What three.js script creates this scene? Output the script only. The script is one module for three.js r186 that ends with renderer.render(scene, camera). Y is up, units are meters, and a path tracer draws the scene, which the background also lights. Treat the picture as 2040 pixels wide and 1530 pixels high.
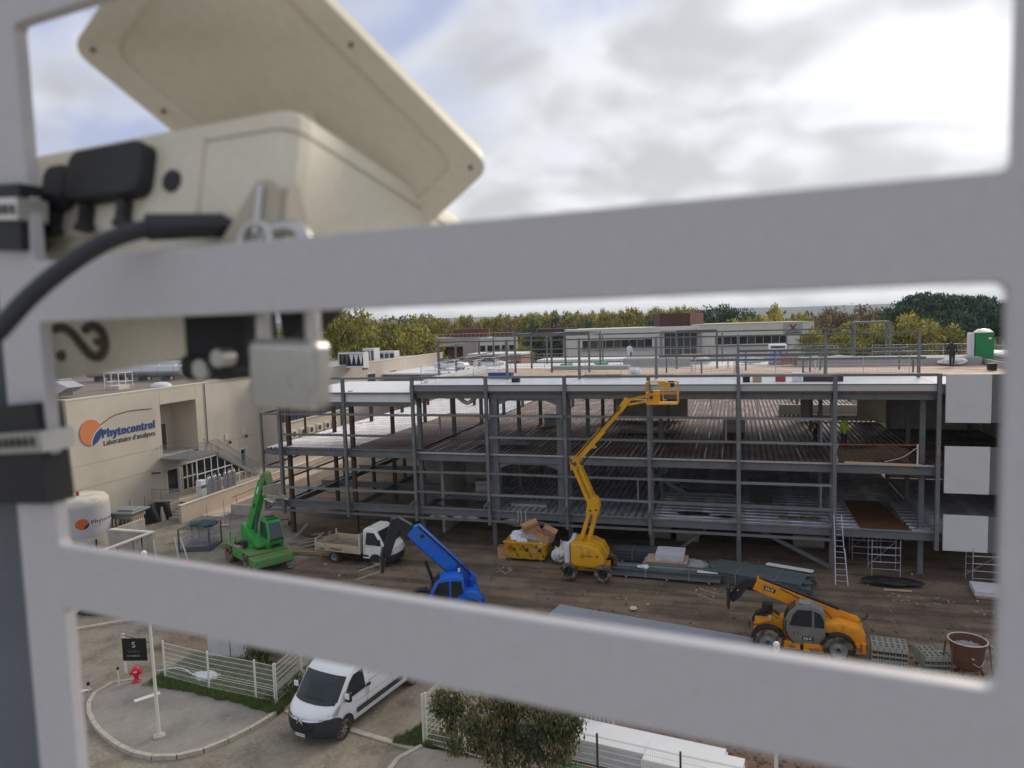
import * as THREE from 'three';
import { mergeGeometries, toCreasedNormals } from 'three/addons/utils/BufferGeometryUtils.js';
import { FontLoader } from 'three/addons/loaders/FontLoader.js';
import { TextGeometry } from 'three/addons/geometries/TextGeometry.js';
import { MarchingCubes } from 'three/addons/objects/MarchingCubes.js';
import { RoundedBoxGeometry } from 'three/addons/geometries/RoundedBoxGeometry.js';

// ---------------------------------------------------------------- camera, sky, sun, exposure
const scene = new THREE.Scene();
const camera = new THREE.PerspectiveCamera(55.58, 4 / 3, 0.02, 9000);
camera.position.set(30.064, 14.5, 42.962);
camera.rotation.set(-0.086084, 0.298237, -0.029724, 'YXZ');
camera.focus = 42; camera.userData.fStop = 4.6;
const renderer = new THREE.WebGLRenderer({ antialias: true });
renderer.toneMapping = THREE.LinearToneMapping;
renderer.toneMappingExposure = 1.52;
renderer.shadowMap.enabled = true; renderer.shadowMap.type = THREE.PCFSoftShadowMap;
renderer.setSize(1024, 768);

function rng(seed) { let s = seed >>> 0; return () => { s = (s + 0x6D2B79F5) >>> 0; let t = Math.imul(s ^ (s >>> 15), 1 | s); t = (t + Math.imul(t ^ (t >>> 7), 61 | t)) ^ t; return ((t ^ (t >>> 14)) >>> 0) / 4294967296; }; }
const hash = (x, y, s) => { let h = Math.imul(x, 374761393) ^ Math.imul(y, 668265263) ^ Math.imul(s, 2147483647 ^ 97); h = Math.imul(h ^ (h >>> 13), 1274126177); return ((h ^ (h >>> 16)) >>> 0) / 4294967296; };
const sm = t => t * t * (3 - 2 * t), lerp = (a, b, t) => a + (b - a) * t, clamp = (x, a = 0, b = 1) => Math.min(b, Math.max(a, x));
const step = (a, b, x) => sm(clamp((x - a) / (b - a)));
function vnoise(x, y, per, seed) {               // value noise, periodic when per > 0
  const xi = Math.floor(x), yi = Math.floor(y), m = v => per ? ((v % per) + per) % per : v;
  const fx = sm(x - xi), fy = sm(y - yi), x0 = m(xi), x1 = m(xi + 1), y0 = m(yi), y1 = m(yi + 1);
  return lerp(lerp(hash(x0, y0, seed), hash(x1, y0, seed), fx), lerp(hash(x0, y1, seed), hash(x1, y1, seed), fx), fy);
}
function fbm(x, y, oct, per, seed) { let s = 0, a = .5, n = 0; for (let i = 0; i < oct; i++) { s += a * vnoise(x, y, per, seed + i * 17); n += a; x *= 2; y *= 2; per *= 2; a *= .5; } return s / n; }

const sunDir = new THREE.Vector3(.37, .44, -.82).normalize();
{ // broken overcast: pale blue air, grey-white cloud deck, glare round the veiled sun
  const W = 1024, H = 512, d = new Float32Array(W * H * 4);
  for (let j = 0; j < H; j++) for (let i = 0; i < W; i++) {
    const lon = ((i + .5) / W - .5) * 2 * Math.PI, lat = ((j + .5) / H - .5) * Math.PI;
    const y = Math.sin(lat), c = Math.cos(lat), x = c * Math.cos(lon), z = c * Math.sin(lon);
    const g = clamp(x * sunDir.x + y * sunDir.y + z * sunDir.z, -1, 1), e = Math.max(y, 0);
    const px = x / (e + .2), pz = z / (e + .2);
    const wx = fbm(px * 1.1 + 5, pz * 1.1, 4, 0, 71) - .5, wz = fbm(px * 1.1, pz * 1.1 + 9, 4, 0, 91) - .5;
    const n = fbm(px * 1.45 + wx * 1.5 + 3.1, pz * 1.45 + wz * 1.5 + 7.7, 7, 0, 11), m = fbm(px * 4.4 + wx * 2.6 + 13, pz * 4.4 + wz * 2.6, 6, 0, 37);
    const near = Math.pow((g + 1) / 2, 6);                       // broad brightening towards the veiled sun
    const cover = step(.28, .5, n * .84 + m * .16 + near * .06);
    const thick = step(.38, .64, n * .4 + m * .6);
    const hor = Math.pow(1 - e, 10);
    const glare = .26 * Math.pow(Math.max(g, 0), 10) + .17 * near;
    const air = [.26 + .46 * hor, .305 + .41 * hor, .45 + .25 * hor];
    const cl = [.515, .53, .56].map((v, k) => (v * (1 - .33 * thick) + glare * .62 * (1 - .4 * thick)) * (1 - .06 * hor) + [.26, .25, .22][k] * hor);
    for (let k = 0; k < 3; k++) {
      let v = lerp(air[k] + glare * .36, cl[k], cover);
      if (y < 0) v = [.16, .145, .12][k];
      d[(j * W + i) * 4 + k] = v;
    }
    d[(j * W + i) * 4 + 3] = 1;
  }
  const t = new THREE.DataTexture(d, W, H, THREE.RGBAFormat, THREE.FloatType);
  t.mapping = THREE.EquirectangularReflectionMapping; t.magFilter = t.minFilter = THREE.LinearFilter; t.colorSpace = THREE.LinearSRGBColorSpace; t.needsUpdate = true;
  scene.background = t; scene.environment = t;
}
const sun = new THREE.DirectionalLight(0xffefd8, 1.5);
sun.position.copy(sunDir).multiplyScalar(140); sun.target.position.set(20, 0, -5); sun.castShadow = true; sun.shadow.radius = 42;
sun.position.add(sun.target.position);
Object.assign(sun.shadow.camera, { left: -90, right: 90, top: 90, bottom: -90, near: 1, far: 400 }); sun.shadow.mapSize.set(4096, 4096);
scene.add(sun, sun.target);
scene.fog = new THREE.FogExp2(0xc9d3e0, 0.00016);

// ---------------------------------------------------------------- materials
const toS = v => { v = clamp(v); return 255 * (v <= .0031308 ? 12.92 * v : 1.055 * Math.pow(v, 1 / 2.4) - .055); };
const N = 256, F = {};
{
  const mk = f => { const a = new Float32Array(N * N); for (let j = 0; j < N; j++) for (let i = 0; i < N; i++) a[j * N + i] = f(i / N, j / N); let lo = 1e9, hi = -1e9; for (const v of a) { lo = Math.min(lo, v); hi = Math.max(hi, v); } return a.map(v => (v - lo) / (hi - lo)); };
  F.fine = mk((u, v) => fbm(u * 32, v * 32, 3, 32, 3));
  F.blotch = mk((u, v) => fbm(u * 4, v * 4, 6, 4, 5));
  F.big = mk((u, v) => fbm(u * 3, v * 3, 4, 3, 25));
  F.streak = mk((u, v) => .65 * fbm(u * 40, v * 2, 3, 2, 7) + .35 * fbm(u * 5, v * 3, 4, 1, 9));
  F.grain = mk((u, v) => fbm(u * 3, v * 48, 4, 3, 13));
  F.dots = mk((u, v) => Math.pow(fbm(u * 24, v * 24, 2, 24, 43), 5));
}
function dtex(fn, n = N, srgb = true) { const d = new Uint8Array(n * n * 4); for (let j = 0; j < n; j++) for (let i = 0; i < n; i++) { const c = fn(j * n + i, i / n, j / n), o = (j * n + i) * 4; for (let k = 0; k < 3; k++) d[o + k] = srgb ? toS(c[k]) : clamp(c[k]) * 255; d[o + 3] = 255; } const t = new THREE.DataTexture(d, n, n); t.wrapS = t.wrapT = THREE.RepeatWrapping; t.magFilter = THREE.LinearFilter; t.minFilter = THREE.LinearMipmapLinearFilter; t.generateMipmaps = true; if (srgb) t.colorSpace = THREE.SRGBColorSpace; t.needsUpdate = true; return t; }
const bumpTex = { fine: dtex(k => [F.fine[k], F.fine[k], F.fine[k]], N, false), blotch: dtex(k => [F.blotch[k], F.blotch[k], F.blotch[k]], N, false) };
const grains = {};
// M(base colour linear, {rough, metal, var, f, f2, to, tile, bump}); tile = metres one texture repeat covers
function M(c, o = {}) {
  const m = new (o.phys ? THREE.MeshPhysicalMaterial : THREE.MeshStandardMaterial)({ roughness: o.rough ?? .7, metalness: o.metal ?? 0, side: THREE.DoubleSide });
  if (o.phys) Object.assign(m, o.phys);
  if (o.var) {
    const a = F[o.f || 'blotch'], b = F[o.f2 || 'fine'], to = o.to;
    if (to) m.map = dtex(k => c.map((v, i) => lerp(v, to[i], step(o.lo ?? .5, o.hi ?? .8, a[k])) * (1 + (b[k] - .5) * o.var)));
    else { // shared grey grain maps, tinted by the base colour
      const q = [.05, .1, .16, .24, .35].reduce((s, v) => Math.abs(v - o.var) < Math.abs(s - o.var) ? v : s, .05), key = `${o.f || 'blotch'}|${o.f2 || 'fine'}|${q}`, mx = 1 + q * 1.1;
      m.map = grains[key] ??= dtex(k => { const t = (1 + (a[k] - .5) * q * 1.4 + (b[k] - .5) * q * .8) / mx; return [t, t, t]; });
      m.color.setRGB(...c.map(v => v * mx));
    }
    m.userData.tile = o.tile || 2;
    if (o.bump) { m.bumpMap = o.f === 'blotch' || !o.f ? bumpTex.blotch : bumpTex.fine; m.bumpScale = o.bump; }
  } else m.color.setRGB(...c);
  return m;
}
const MAT = {
  rail: M([.515, .505, .53], { rough: .5, var: .06, f: 'fine', tile: .12 }),
  mast: M([.13, .15, .175], { rough: .45, metal: .1, var: .1, tile: .2 }),
  rubber: M([.012, .013, .018], { rough: .6 }),
  rubberSoft: M([.02, .022, .028], { rough: .38 }),
  clamp: M([.55, .54, .52], { rough: .35, metal: .7 }),
  shell: M([.72, .67, .545], { rough: .5, var: .05, f: 'fine', tile: .15 }),
  shellSeam: M([.46, .42, .33], { rough: .6 }),
  darkPlug: M([.02, .022, .027], { rough: .6 }),
  padlock: M([.55, .54, .53], { rough: .36, metal: .75, var: .14, f: 'streak', tile: .06 }),
  steel: M([.14, .145, .15], { rough: .5, var: .24, tile: 1.6 }),
  steelDark: M([.085, .095, .11], { rough: .55, var: .2, tile: 1.6 }),
  steelLight: M([.20, .215, .225], { rough: .5, var: .12, tile: 1.6 }),
  rustSteel: M([.10, .055, .035], { rough: .8, var: .35, tile: 1.2 }),
  fascia: M([.42, .45, .45], { rough: .42, var: .08, f: 'streak', tile: 3 }),
  galv: M([.42, .43, .47], { rough: .38, metal: .35, var: .18, tile: 1.5 }),
  galvRib: M([.56, .57, .62], { rough: .36, metal: .3, var: .22, to: [.34, .34, .37], lo: .5, hi: .8, tile: 2.5 }),
  deckRed: M([.15, .14, .14], { rough: .6, metal: .1, var: .3, to: [.125, .05, .033], lo: .30, hi: .62, tile: 3.5 }),
  deckDark: M([.075, .08, .09], { rough: .55, metal: .2, var: .3, tile: 2.5 }),
  roofWhite: M([.66, .68, .72], { rough: .3, var: .12, tile: 3 }),
  membrane: M([.72, .73, .73], { rough: .6, var: .12, tile: 4 }),
  membraneGrey: M([.20, .19, .185], { rough: .7, var: .2, tile: 1 }),
  beigeBoard: M([.50, .375, .29], { rough: .85, var: .22, tile: 3.5 }),
  greyBoard: M([.36, .36, .35], { rough: .85, var: .16, tile: 2.5 }),
  white: M([.74, .74, .75], { rough: .4, var: .04, tile: 2 }),
  panelGrey: M([.60, .60, .60], { rough: .42, var: .05, tile: 2 }),
  panelSide: M([.13, .135, .145], { rough: .6 }),
  concrete: M([.52, .475, .395], { rough: .9, var: .2, f: 'blotch', f2: 'big', tile: 11, bump: .004 }),
  concreteB: M([.53, .48, .405], { rough: .9, var: .18, f: 'blotch', f2: 'big', tile: 9 }),
  concreteC: M([.52, .43, .345], { rough: .9, var: .16, tile: 6 }),
  concGrey: M([.38, .355, .315], { rough: .92, var: .3, f: 'blotch', tile: 3 }),
  cap: M([.62, .57, .49], { rough: .85, var: .12, tile: 2 }),
  glassDark: M([.025, .032, .036], { rough: .08, phys: { specularIntensity: .8 } }),
  glassBlue: M([.05, .065, .075], { rough: .1 }),
  black: M([.012, .012, .014], { rough: .65, var: .3, tile: .6 }),
  blackPl: M([.018, .019, .022], { rough: .5 }),
  tyre: M([.030, .028, .026], { rough: .9, var: .7, to: [.16, .125, .09], lo: .45, hi: .85, tile: .9 }),
  tyreMud: M([.22, .17, .125], { rough: .95, var: .4, to: [.05, .043, .037], lo: .45, hi: .8, tile: .7 }),
  rimGrey: M([.32, .33, .33], { rough: .5, metal: .3, var: .25, tile: .4 }),
  wood: M([.40, .27, .16], { rough: .85, var: .35, f: 'grain', tile: 1.2 }),
  woodPale: M([.55, .42, .29], { rough: .85, var: .25, f: 'grain', tile: 1.2 }),
  woodGrey: M([.30, .26, .215], { rough: .9, var: .35, f: 'grain', tile: 1.2 }),
  cardboard: M([.47, .27, .15], { rough: .9, var: .14, tile: 1 }),
  paper: M([.62, .66, .72], { rough: .7, var: .2, tile: .6 }),
  bag: M([.60, .60, .60], { rough: .85, var: .22, tile: .9 }),
  green: M([.018, .36, .06], { rough: .42, var: .3, to: [.07, .26, .06], lo: .5, hi: .85, tile: 1.5 }),
  mudSplash: M([.20, .145, .095], { rough: .95, var: .3, tile: .5 }),
  greenDusty: M([.05, .27, .06], { rough: .7, var: .3, to: [.15, .21, .07], lo: .35, hi: .75, tile: 1.1 }),
  blue: M([.006, .13, .66], { rough: .35, var: .14, to: [.03, .14, .5], lo: .55, hi: .85, tile: 1.4 }),
  blueDark: M([.004, .05, .36], { rough: .45, var: .12, tile: 1.2 }),
  yellow: M([.72, .36, .008], { rough: .42, var: .16, to: [.52, .27, .03], lo: .7, hi: .92, tile: 1.6 }),
  yellowSkip: M([.58, .32, .012], { rough: .6, var: .3, f: 'blotch', f2: 'fine', to: [.10, .05, .02], lo: .66, hi: .8, tile: .8 }),
  orange: M([.74, .28, .006], { rough: .42, var: .16, to: [.5, .21, .03], lo: .66, hi: .9, tile: 1.4 }),
  greyCab: M([.175, .165, .15], { rough: .5, var: .2, f: 'grain', f2: 'blotch', tile: 1.2 }),
  vanWhite: M([.76, .77, .80], { rough: .28, phys: { clearcoat: .6, clearcoatRoughness: .12 } }),
  truckWhite: M([.70, .70, .67], { rough: .4, var: .1, tile: 1 }),
  truckTan: M([.47, .39, .27], { rough: .7, var: .22, tile: 1.2 }),
  bumper: M([.03, .035, .042], { rough: .65 }),
  chrome: M([.62, .62, .70], { rough: .22, metal: .8 }),
  lampGlass: M([.42, .44, .44], { rough: .12 }),
  red: M([.62, .012, .05], { rough: .45, var: .1, tile: .4 }),
  redDull: M([.36, .05, .04], { rough: .7 }),
  fence: M([.66, .67, .60], { rough: .5 }),
  fenceDark: M([.035, .05, .07], { rough: .5 }),
  rust: M([.12, .055, .034], { rough: .85, var: .4, f: 'streak', to: [.19, .085, .045], lo: .55, hi: .85, tile: .8 }),
  block: M([.33, .325, .285], { rough: .95, var: .16, f: 'fine', tile: .5 }),
  gravel: M([.30, .285, .29], { rough: .95, var: .5, f: 'fine', tile: .3 }),
  tarp: M([.010, .012, .013], { rough: .55, var: .4, tile: .8 }),
  toilet: M([.012, .22, .07], { rough: .5, var: .1, tile: 1 }),
  insul: M([.60, .60, .64], { rough: .6, var: .16, tile: 1 }),
  duct: M([.50, .52, .56], { rough: .3, metal: .6, var: .14, f: 'streak', tile: 1.5 }),
  brownClad: M([.075, .028, .025], { rough: .7, var: .2, f: 'streak', tile: 3 }),
  farWhite: M([.68, .645, .60], { rough: .8, var: .08, tile: 8 }),
  farGrey: M([.42, .385, .36], { rough: .8, var: .1, tile: 6 }),
  farBeige: M([.50, .42, .36], { rough: .85, var: .1, tile: 6 }),
  bark: M([.10, .08, .062], { rough: .95, var: .35, f: 'streak', tile: 1 }),
  skin: M([.42, .24, .16], { rough: .6 }),
  hair: M([.02, .015, .012], { rough: .8 }),
  hivis: M([.50, .72, .03], { rough: .6, var: .1, tile: .4 }),
  hivisDull: M([.55, .34, .02], { rough: .7, var: .1, tile: .4 }),
  cloth: M([.035, .04, .055], { rough: .9, var: .2, tile: .4 }),
  shirt: M([.55, .60, .70], { rough: .85, var: .1, tile: .4 }),
  logoOrange: M([.62, .20, .075], { rough: .55 }),
  logoBlue: M([.01, .06, .24], { rough: .5 }),
  logoDark: M([.04, .045, .05], { rough: .6 }),
  paint: M([.66, .64, .58], { rough: .8, var: .2, tile: .8 }),
};
for (const k in MAT) MAT[k].name = k;

// ---------------------------------------------------------------- geometry helpers
const R = Math.PI / 180, V = (x, y, z) => new THREE.Vector3(x, y, z);
const flat = g => g.index ? g.toNonIndexed() : g;
const place = (g, x = 0, y = 0, z = 0, ry = 0, rz = 0, rx = 0) => { if (rx) g.rotateX(rx); if (rz) g.rotateZ(rz); if (ry) g.rotateY(ry); g.translate(x, y, z); return g; };
const B = (w, h, d, x, y, z, ry, rz, rx) => place(flat(new THREE.BoxGeometry(w, h, d)), x, y, z, ry, rz, rx);
const RB = (w, h, d, r, x, y, z, ry, rz, rx, s = 2) => place(flat(new RoundedBoxGeometry(w, h, d, s, r)), x, y, z, ry, rz, rx);
const lo = (x0, x1, y0, y1, z0, z1) => B(x1 - x0, y1 - y0, z1 - z0, (x0 + x1) / 2, (y0 + y1) / 2, (z0 + z1) / 2);
function orient(g, p, q) { const d = V(q[0] - p[0], q[1] - p[1], q[2] - p[2]), L = d.length(); d.normalize(); const up = Math.abs(d.y) > .99 ? V(0, 0, 1) : V(0, 1, 0), x = V().crossVectors(up, d).normalize(), y = V().crossVectors(d, x); g.applyMatrix4(new THREE.Matrix4().makeBasis(x, y, d)); g.translate((p[0] + q[0]) / 2, (p[1] + q[1]) / 2, (p[2] + q[2]) / 2); return g; }
const len = (p, q) => Math.hypot(q[0] - p[0], q[1] - p[1], q[2] - p[2]);
const bar = (p, q, w, h = w) => orient(flat(new THREE.BoxGeometry(w, h, len(p, q))), p, q);
const rod = (p, q, r, r2 = r, n = 8) => { const g = flat(new THREE.CylinderGeometry(r2, r, len(p, q), n)); g.rotateX(Math.PI / 2); return orient(g, p, q); };
const tube = (pts, r, seg = 24, n = 8) => flat(new THREE.TubeGeometry(new THREE.CatmullRomCurve3(pts.map(p => V(...p))), seg, r, n));
const lathe = (pts, n = 20) => flat(new THREE.LatheGeometry(pts.map(p => new THREE.Vector2(...p)), n));
const shp = pts => { const s = new THREE.Shape(); pts.forEach((p, i) => i ? s.lineTo(...p) : s.moveTo(...p)); return s; };
const ext = (pts, d, bev = 0, holes = []) => { const s = pts.isShape || pts instanceof THREE.Shape ? pts : shp(pts); holes.forEach(h => s.holes.push(h)); return flat(new THREE.ExtrudeGeometry(s, { depth: d, bevelEnabled: bev > 0, bevelSize: bev, bevelThickness: bev, bevelSegments: 2, curveSegments: 10 })); };
const rrect = (x0, y0, x1, y1, r, cls = THREE.Shape) => { const s = new cls(); s.moveTo(x0 + r, y0); s.lineTo(x1 - r, y0); s.quadraticCurveTo(x1, y0, x1, y0 + r); s.lineTo(x1, y1 - r); s.quadraticCurveTo(x1, y1, x1 - r, y1); s.lineTo(x0 + r, y1); s.quadraticCurveTo(x0, y1, x0, y1 - r); s.lineTo(x0, y0 + r); s.quadraticCurveTo(x0, y0, x0 + r, y0); return s; };
// H section beam between two points (flanges on top/bottom in the beam's own frame)
const hbeam = (p, q, w, h, t = .02) => { const L = len(p, q), gs = [B(w, t, L, 0, h / 2 - t / 2, 0), B(w, t, L, 0, -h / 2 + t / 2, 0), B(t, h - 2 * t, L, 0, 0, 0)]; return gs.map(g => orient(g, p, q)); };
function boxUV(g, tile) {
  const p = g.attributes.position, n = g.attributes.normal, uv = new Float32Array(p.count * 2);
  for (let i = 0; i < p.count; i += 3) {
    const ax = p.getX(i + 1) - p.getX(i), ay = p.getY(i + 1) - p.getY(i), az = p.getZ(i + 1) - p.getZ(i), bx = p.getX(i + 2) - p.getX(i), by = p.getY(i + 2) - p.getY(i), bz = p.getZ(i + 2) - p.getZ(i);
    const nx = Math.abs(ay * bz - az * by), ny = Math.abs(az * bx - ax * bz), nz = Math.abs(ax * by - ay * bx);
    for (let k = i; k < i + 3; k++) {
      const X = p.getX(k), Y = p.getY(k), Z = p.getZ(k), a = nx > ny && nx > nz ? [Z, Y] : ny > nz ? [X, Z] : [X, Y];
      uv[k * 2] = a[0] / tile + .137; uv[k * 2 + 1] = a[1] / tile + .291;
    }
  }
  g.setAttribute('uv', new THREE.BufferAttribute(uv, 2)); return g;
}
const clean = g => { g = flat(g); for (const k of Object.keys(g.attributes)) if (!['position', 'normal', 'uv', 'color'].includes(k)) g.deleteAttribute(k); if (!g.attributes.normal) g.computeVertexNormals(); if (!g.attributes.uv) g.setAttribute('uv', new THREE.BufferAttribute(new Float32Array(g.attributes.position.count * 2), 2)); return g; };
function merge(gs, m) { let g = Array.isArray(gs) ? (gs.flat(3).length > 1 ? mergeGeometries(gs.flat(3).map(clean)) : clean(gs.flat(3)[0])) : clean(gs); if (m && m.userData.tile && !g.userData.keepUV) boxUV(g, m.userData.tile); return g; }
const used = {};
function numbered(n) { const k = used[n] = (used[n] ?? -1) + 1; return k ? `${n}_${String(k).padStart(3, '0')}` : n; }
function mesh(name, gs, m, parent) { const o = new THREE.Mesh(merge(gs, m), m); o.name = name; o.castShadow = o.receiveShadow = true; parent && parent.add(o); return o; }
function part(parent, name, gs, m, label) { const o = mesh(name, gs, m, parent); if (label) o.userData.label = label; return o; }
function tag(o, label, category, group) { o.userData.label = label; o.userData.category = category; if (group) o.userData.group = group; return o; }
function thing(name, label, category, pos = [0, 0, 0], ry = 0, group) { const o = new THREE.Group(); o.name = numbered(name); o.position.set(...pos); o.rotation.y = ry; scene.add(o); return tag(o, label, category, group); }
function single(name, gs, m, label, category, group) { const o = mesh(numbered(name), gs, m, scene); return tag(o, label, category, group); }
function struct(name, gs, m) { const o = mesh(numbered(name), gs, m, scene); o.userData.kind = 'structure'; return o; }
function copy(o, pos, ry, label, group) { const c = o.clone(); c.name = numbered(o.name.replace(/_\d{3}$/, '')); c.userData = { ...o.userData }; scene.add(c); c.position.set(...pos); if (ry !== undefined) c.rotation.y = ry; if (label) c.userData.label = label; if (group) c.userData.group = group; return c; }
function textTex(w, h, draw) { const c = document.createElement('canvas'); c.width = w; c.height = h; const x = c.getContext('2d'); draw(x, w, h); const t = new THREE.CanvasTexture(c); t.colorSpace = THREE.SRGBColorSpace; t.anisotropy = 8; return t; }
const cap = geo => { geo.userData.keepUV = true; return geo; };
// ---------------------------------------------------------------- ground
{
  const far = struct('terrain', [place(flat(new THREE.PlaneGeometry(9000, 9000, 60, 60)), 0, -.12, 0, 0, 0, -Math.PI / 2)], M([.085, .09, .045], { rough: 1, var: .3, tile: 40 }));
  far.receiveShadow = true;
  const x0 = -30, x1 = 66, z0 = -48, z1 = 46, st = .2, nx = Math.round((x1 - x0) / st), nz = Math.round((z1 - z0) / st);
  const pos = new Float32Array((nx + 1) * (nz + 1) * 3), col = new Float32Array((nx + 1) * (nz + 1) * 3), uv = new Float32Array((nx + 1) * (nz + 1) * 2), idx = [];
  const dirt = [.25, .18, .122], dirt2 = [.19, .137, .093], wet = [.105, .075, .053], dust = [.32, .27, .205], road = [.285, .25, .195], asph = [.19, .178, .16], rub = [.17, .105, .075], grass = [.06, .085, .025];
  for (let j = 0; j <= nz; j++) for (let i = 0; i <= nx; i++) {
    const x = x0 + i * st, z = z0 + j * st, k = j * (nx + 1) + i;
    const n1 = fbm(x * .35, z * .35, 4, 0, 101), n2 = fbm(x * .9 + 7, z * .9, 4, 0, 131), n3 = fbm(x * .12, z * .12, 3, 0, 151), tr = fbm(x * .18 + 3, z * 1.6, 3, 0, 171);
    const edge = (z > 3 ? 4.2 : lerp(-5, 4.2, clamp((z + 5) / 8))) + (n1 - .5) * 3;
    const inYard = step(edge - .5, edge + .5, x) * (1 - step(16.6, 17.6, z + (n1 - .5) * 2.4));
    let c = dirt.map((v, a) => lerp(lerp(v, dirt2[a], step(.4, .65, n1)), wet[a], step(.52, .7, tr) * .8));
    c = c.map((v, a) => lerp(v, dust[a], .35 * step(.55, .75, n3) * step(.4, .7, n2)));
    let r = road.map((v, a) => lerp(v, dust[a], step(.4, .7, n1)) * (1 - .25 * step(.5, .8, n2)));
    r = r.map((v, a) => lerp(v, asph[a], (1 - step(-3, 3, z + (n1 - .5) * 5)) * .85));
    const behindGate = step(12.6, 13.6, x) * (1 - step(19.6, 20.2, x));
    let y = (n2 - .5) * .035 * inYard + (n1 - .5) * .07 * inYard;
    let rut = 0, lip = 0; for (const [zc, am, fr, ph] of [[6.3, .9, .13, 0], [8.1, 1.2, .09, 2], [3.9, .5, .2, 1]]) for (const o2 of [-.85, .85]) { const d = Math.abs(z - (zc + am * Math.sin(x * fr + ph) + o2 + (n2 - .5) * .3)); rut = Math.max(rut, 1 - step(.1, .26, d)); lip = Math.max(lip, step(.2, .32, d) * (1 - step(.32, .5, d))); }
    rut *= step(.3, .6, n3 + .1 * n1) * inYard; lip *= inYard;
    y += -.055 * rut + .03 * lip * n1; c = c.map((v, a) => lerp(v, wet[a] * (.75 + .4 * n2), rut * .7));
    let o = c.map((v, a) => lerp(r[a], v, inYard));
    const rb = step(20.4, 21.4, x + (n1 - .5)) * step(15.5, 17, z + (n2 - .5) * 3) * (1 - step(21.2, 21.6, z));   // rubble by the right fence
    o = o.map((v, a) => lerp(v, rub[a] * (.7 + .7 * n2), rb));
    y += rb * n2 * .12;
    const gs = step(6.2, 7.2, x) * (1 - step(13.0, 13.4, x)) * step(16.8, 18, z + (n1 - .5) * 2) * (1 - step(19.9, 20.4, z));    // green strip behind the left fence
    o = o.map((v, a) => lerp(v, grass[a] * (.6 + .9 * n2), gs * step(.3, .5, n2 + .08)));
    pos.set([x, y - .02, z], k * 3); col.set(o, k * 3); uv.set([x / 3.1, z / 3.1], k * 2);
    if (i < nx && j < nz) { const a = k, b = k + 1, cc = k + nx + 1, d = cc + 1; idx.push(a, cc, b, b, cc, d); }
  }
  const g = new THREE.BufferGeometry(); g.setAttribute('position', new THREE.BufferAttribute(pos, 3)); g.setAttribute('color', new THREE.BufferAttribute(col, 3)); g.setAttribute('uv', new THREE.BufferAttribute(uv, 2)); g.setIndex(idx); g.computeVertexNormals();
  const m = new THREE.MeshStandardMaterial({ vertexColors: true, roughness: .95 });
  m.map = dtex(k => { const t = .78 + .3 * (F.fine[k] - .5) + .42 * (F.blotch[k] - .5) + .55 * F.dots[k]; return [t, t, t]; }); m.bumpMap = bumpTex.blotch; m.bumpScale = .02;
  const o = new THREE.Mesh(g, m); o.name = 'construction_yard_ground'; o.receiveShadow = true; o.userData.kind = 'structure'; scene.add(o);
}
// pavement island with kerb stones, and the pavement right of the gate
{
  const outline = [[5.4, 20.2], [5.35, 21.0], [5.85, 21.8], [6.7, 22.5], [7.9, 23.2], [9.4, 23.8], [10.6, 24.05], [11.6, 23.9], [12.4, 23.35], [13.0, 22.3], [13.4, 21.1], [13.5, 20.1], [9.9, 19.75], [6.1, 19.5]];
  const pv = struct('pavement', [place(ext(outline.map(p => [p[0], -p[1]]), .115, 0), 0, -.02, 0, 0, 0, -Math.PI / 2)], M([.245, .225, .20], { rough: .95, var: .35, tile: 4.5, bump: .004 }));
  const kerb = [[6.1, 19.7], [5.4, 20.2], [5.35, 21.0], [5.85, 21.8], [6.7, 22.5], [7.9, 23.2], [9.4, 23.8], [10.6, 24.05], [11.6, 23.9], [12.4, 23.35], [13.0, 22.3], [13.4, 21.1], [13.5, 20.1]];
  const pts = new THREE.CatmullRomCurve3(kerb.map(p => V(p[0], 0, p[1])), false, 'catmullrom', .35).getSpacedPoints(16);
  const km = M([.42, .38, .315], { rough: .9, var: .2, tile: .7 });
  for (let i = 0; i < 16; i++) { const a = pts[i], b = pts[i + 1], d = b.clone().sub(a).setLength(.012); part(pv, 'kerb_stone', [bar([a.x + d.x, .055, a.z + d.z], [b.x - d.x, .055, b.z - d.z], .16, .15)], km); }
  part(pv, 'white_marking', [bar([7.5, .1, 21.2], [6.2, .1, 20.45].map((v, i) => [8.0, .1, 20.4][i]), .26, .006)], MAT.paint);
  const pr = struct('pavement', [place(ext([[19.6, -21.25], [34, -22.6], [34, -25], [21, -25.2], [19.3, -23.2], [19.2, -22]], .115, 0), 0, -.02, 0, 0, 0, -Math.PI / 2)], pv.material);
  const k2 = new THREE.CatmullRomCurve3([[19.75, 21.2], [19.3, 22], [19.3, 23.2], [20.2, 24.6], [21.2, 25.3]].map(p => V(p[0], 0, p[1]))).getSpacedPoints(5);
  for (let i = 0; i < 5; i++) part(pr, 'kerb_stone', [bar([k2[i].x, .055, k2[i].z], [k2[i + 1].x, .055, k2[i + 1].z], .16, .15)], km);
  // gate threshold and old road kerbs
  struct('gate_threshold', [bar([13.7, 0, 20.2], [19.6, 0, 21.3], .22, .05)], km);
  struct('kerb_line', [bar([-2.4, .03, 17.4], [1.3, .03, 14.2], .25, .14)], km);
  for (const [x, z, l, r] of [[4.4, 21.0, 1.2, .5], [5.2, 22.8, 1.0, -.6], [6.3, 24.2, 1.6, -.35]]) struct('worn_road_marking', [place(ext([[-l / 2, -.1], [l * .2, -.14], [l / 2, .02], [l * .3, .12], [-l * .4, .1]], .004), x, -.002 + .006, z, r, 0, -Math.PI / 2)], MAT.paint);
}
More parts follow.
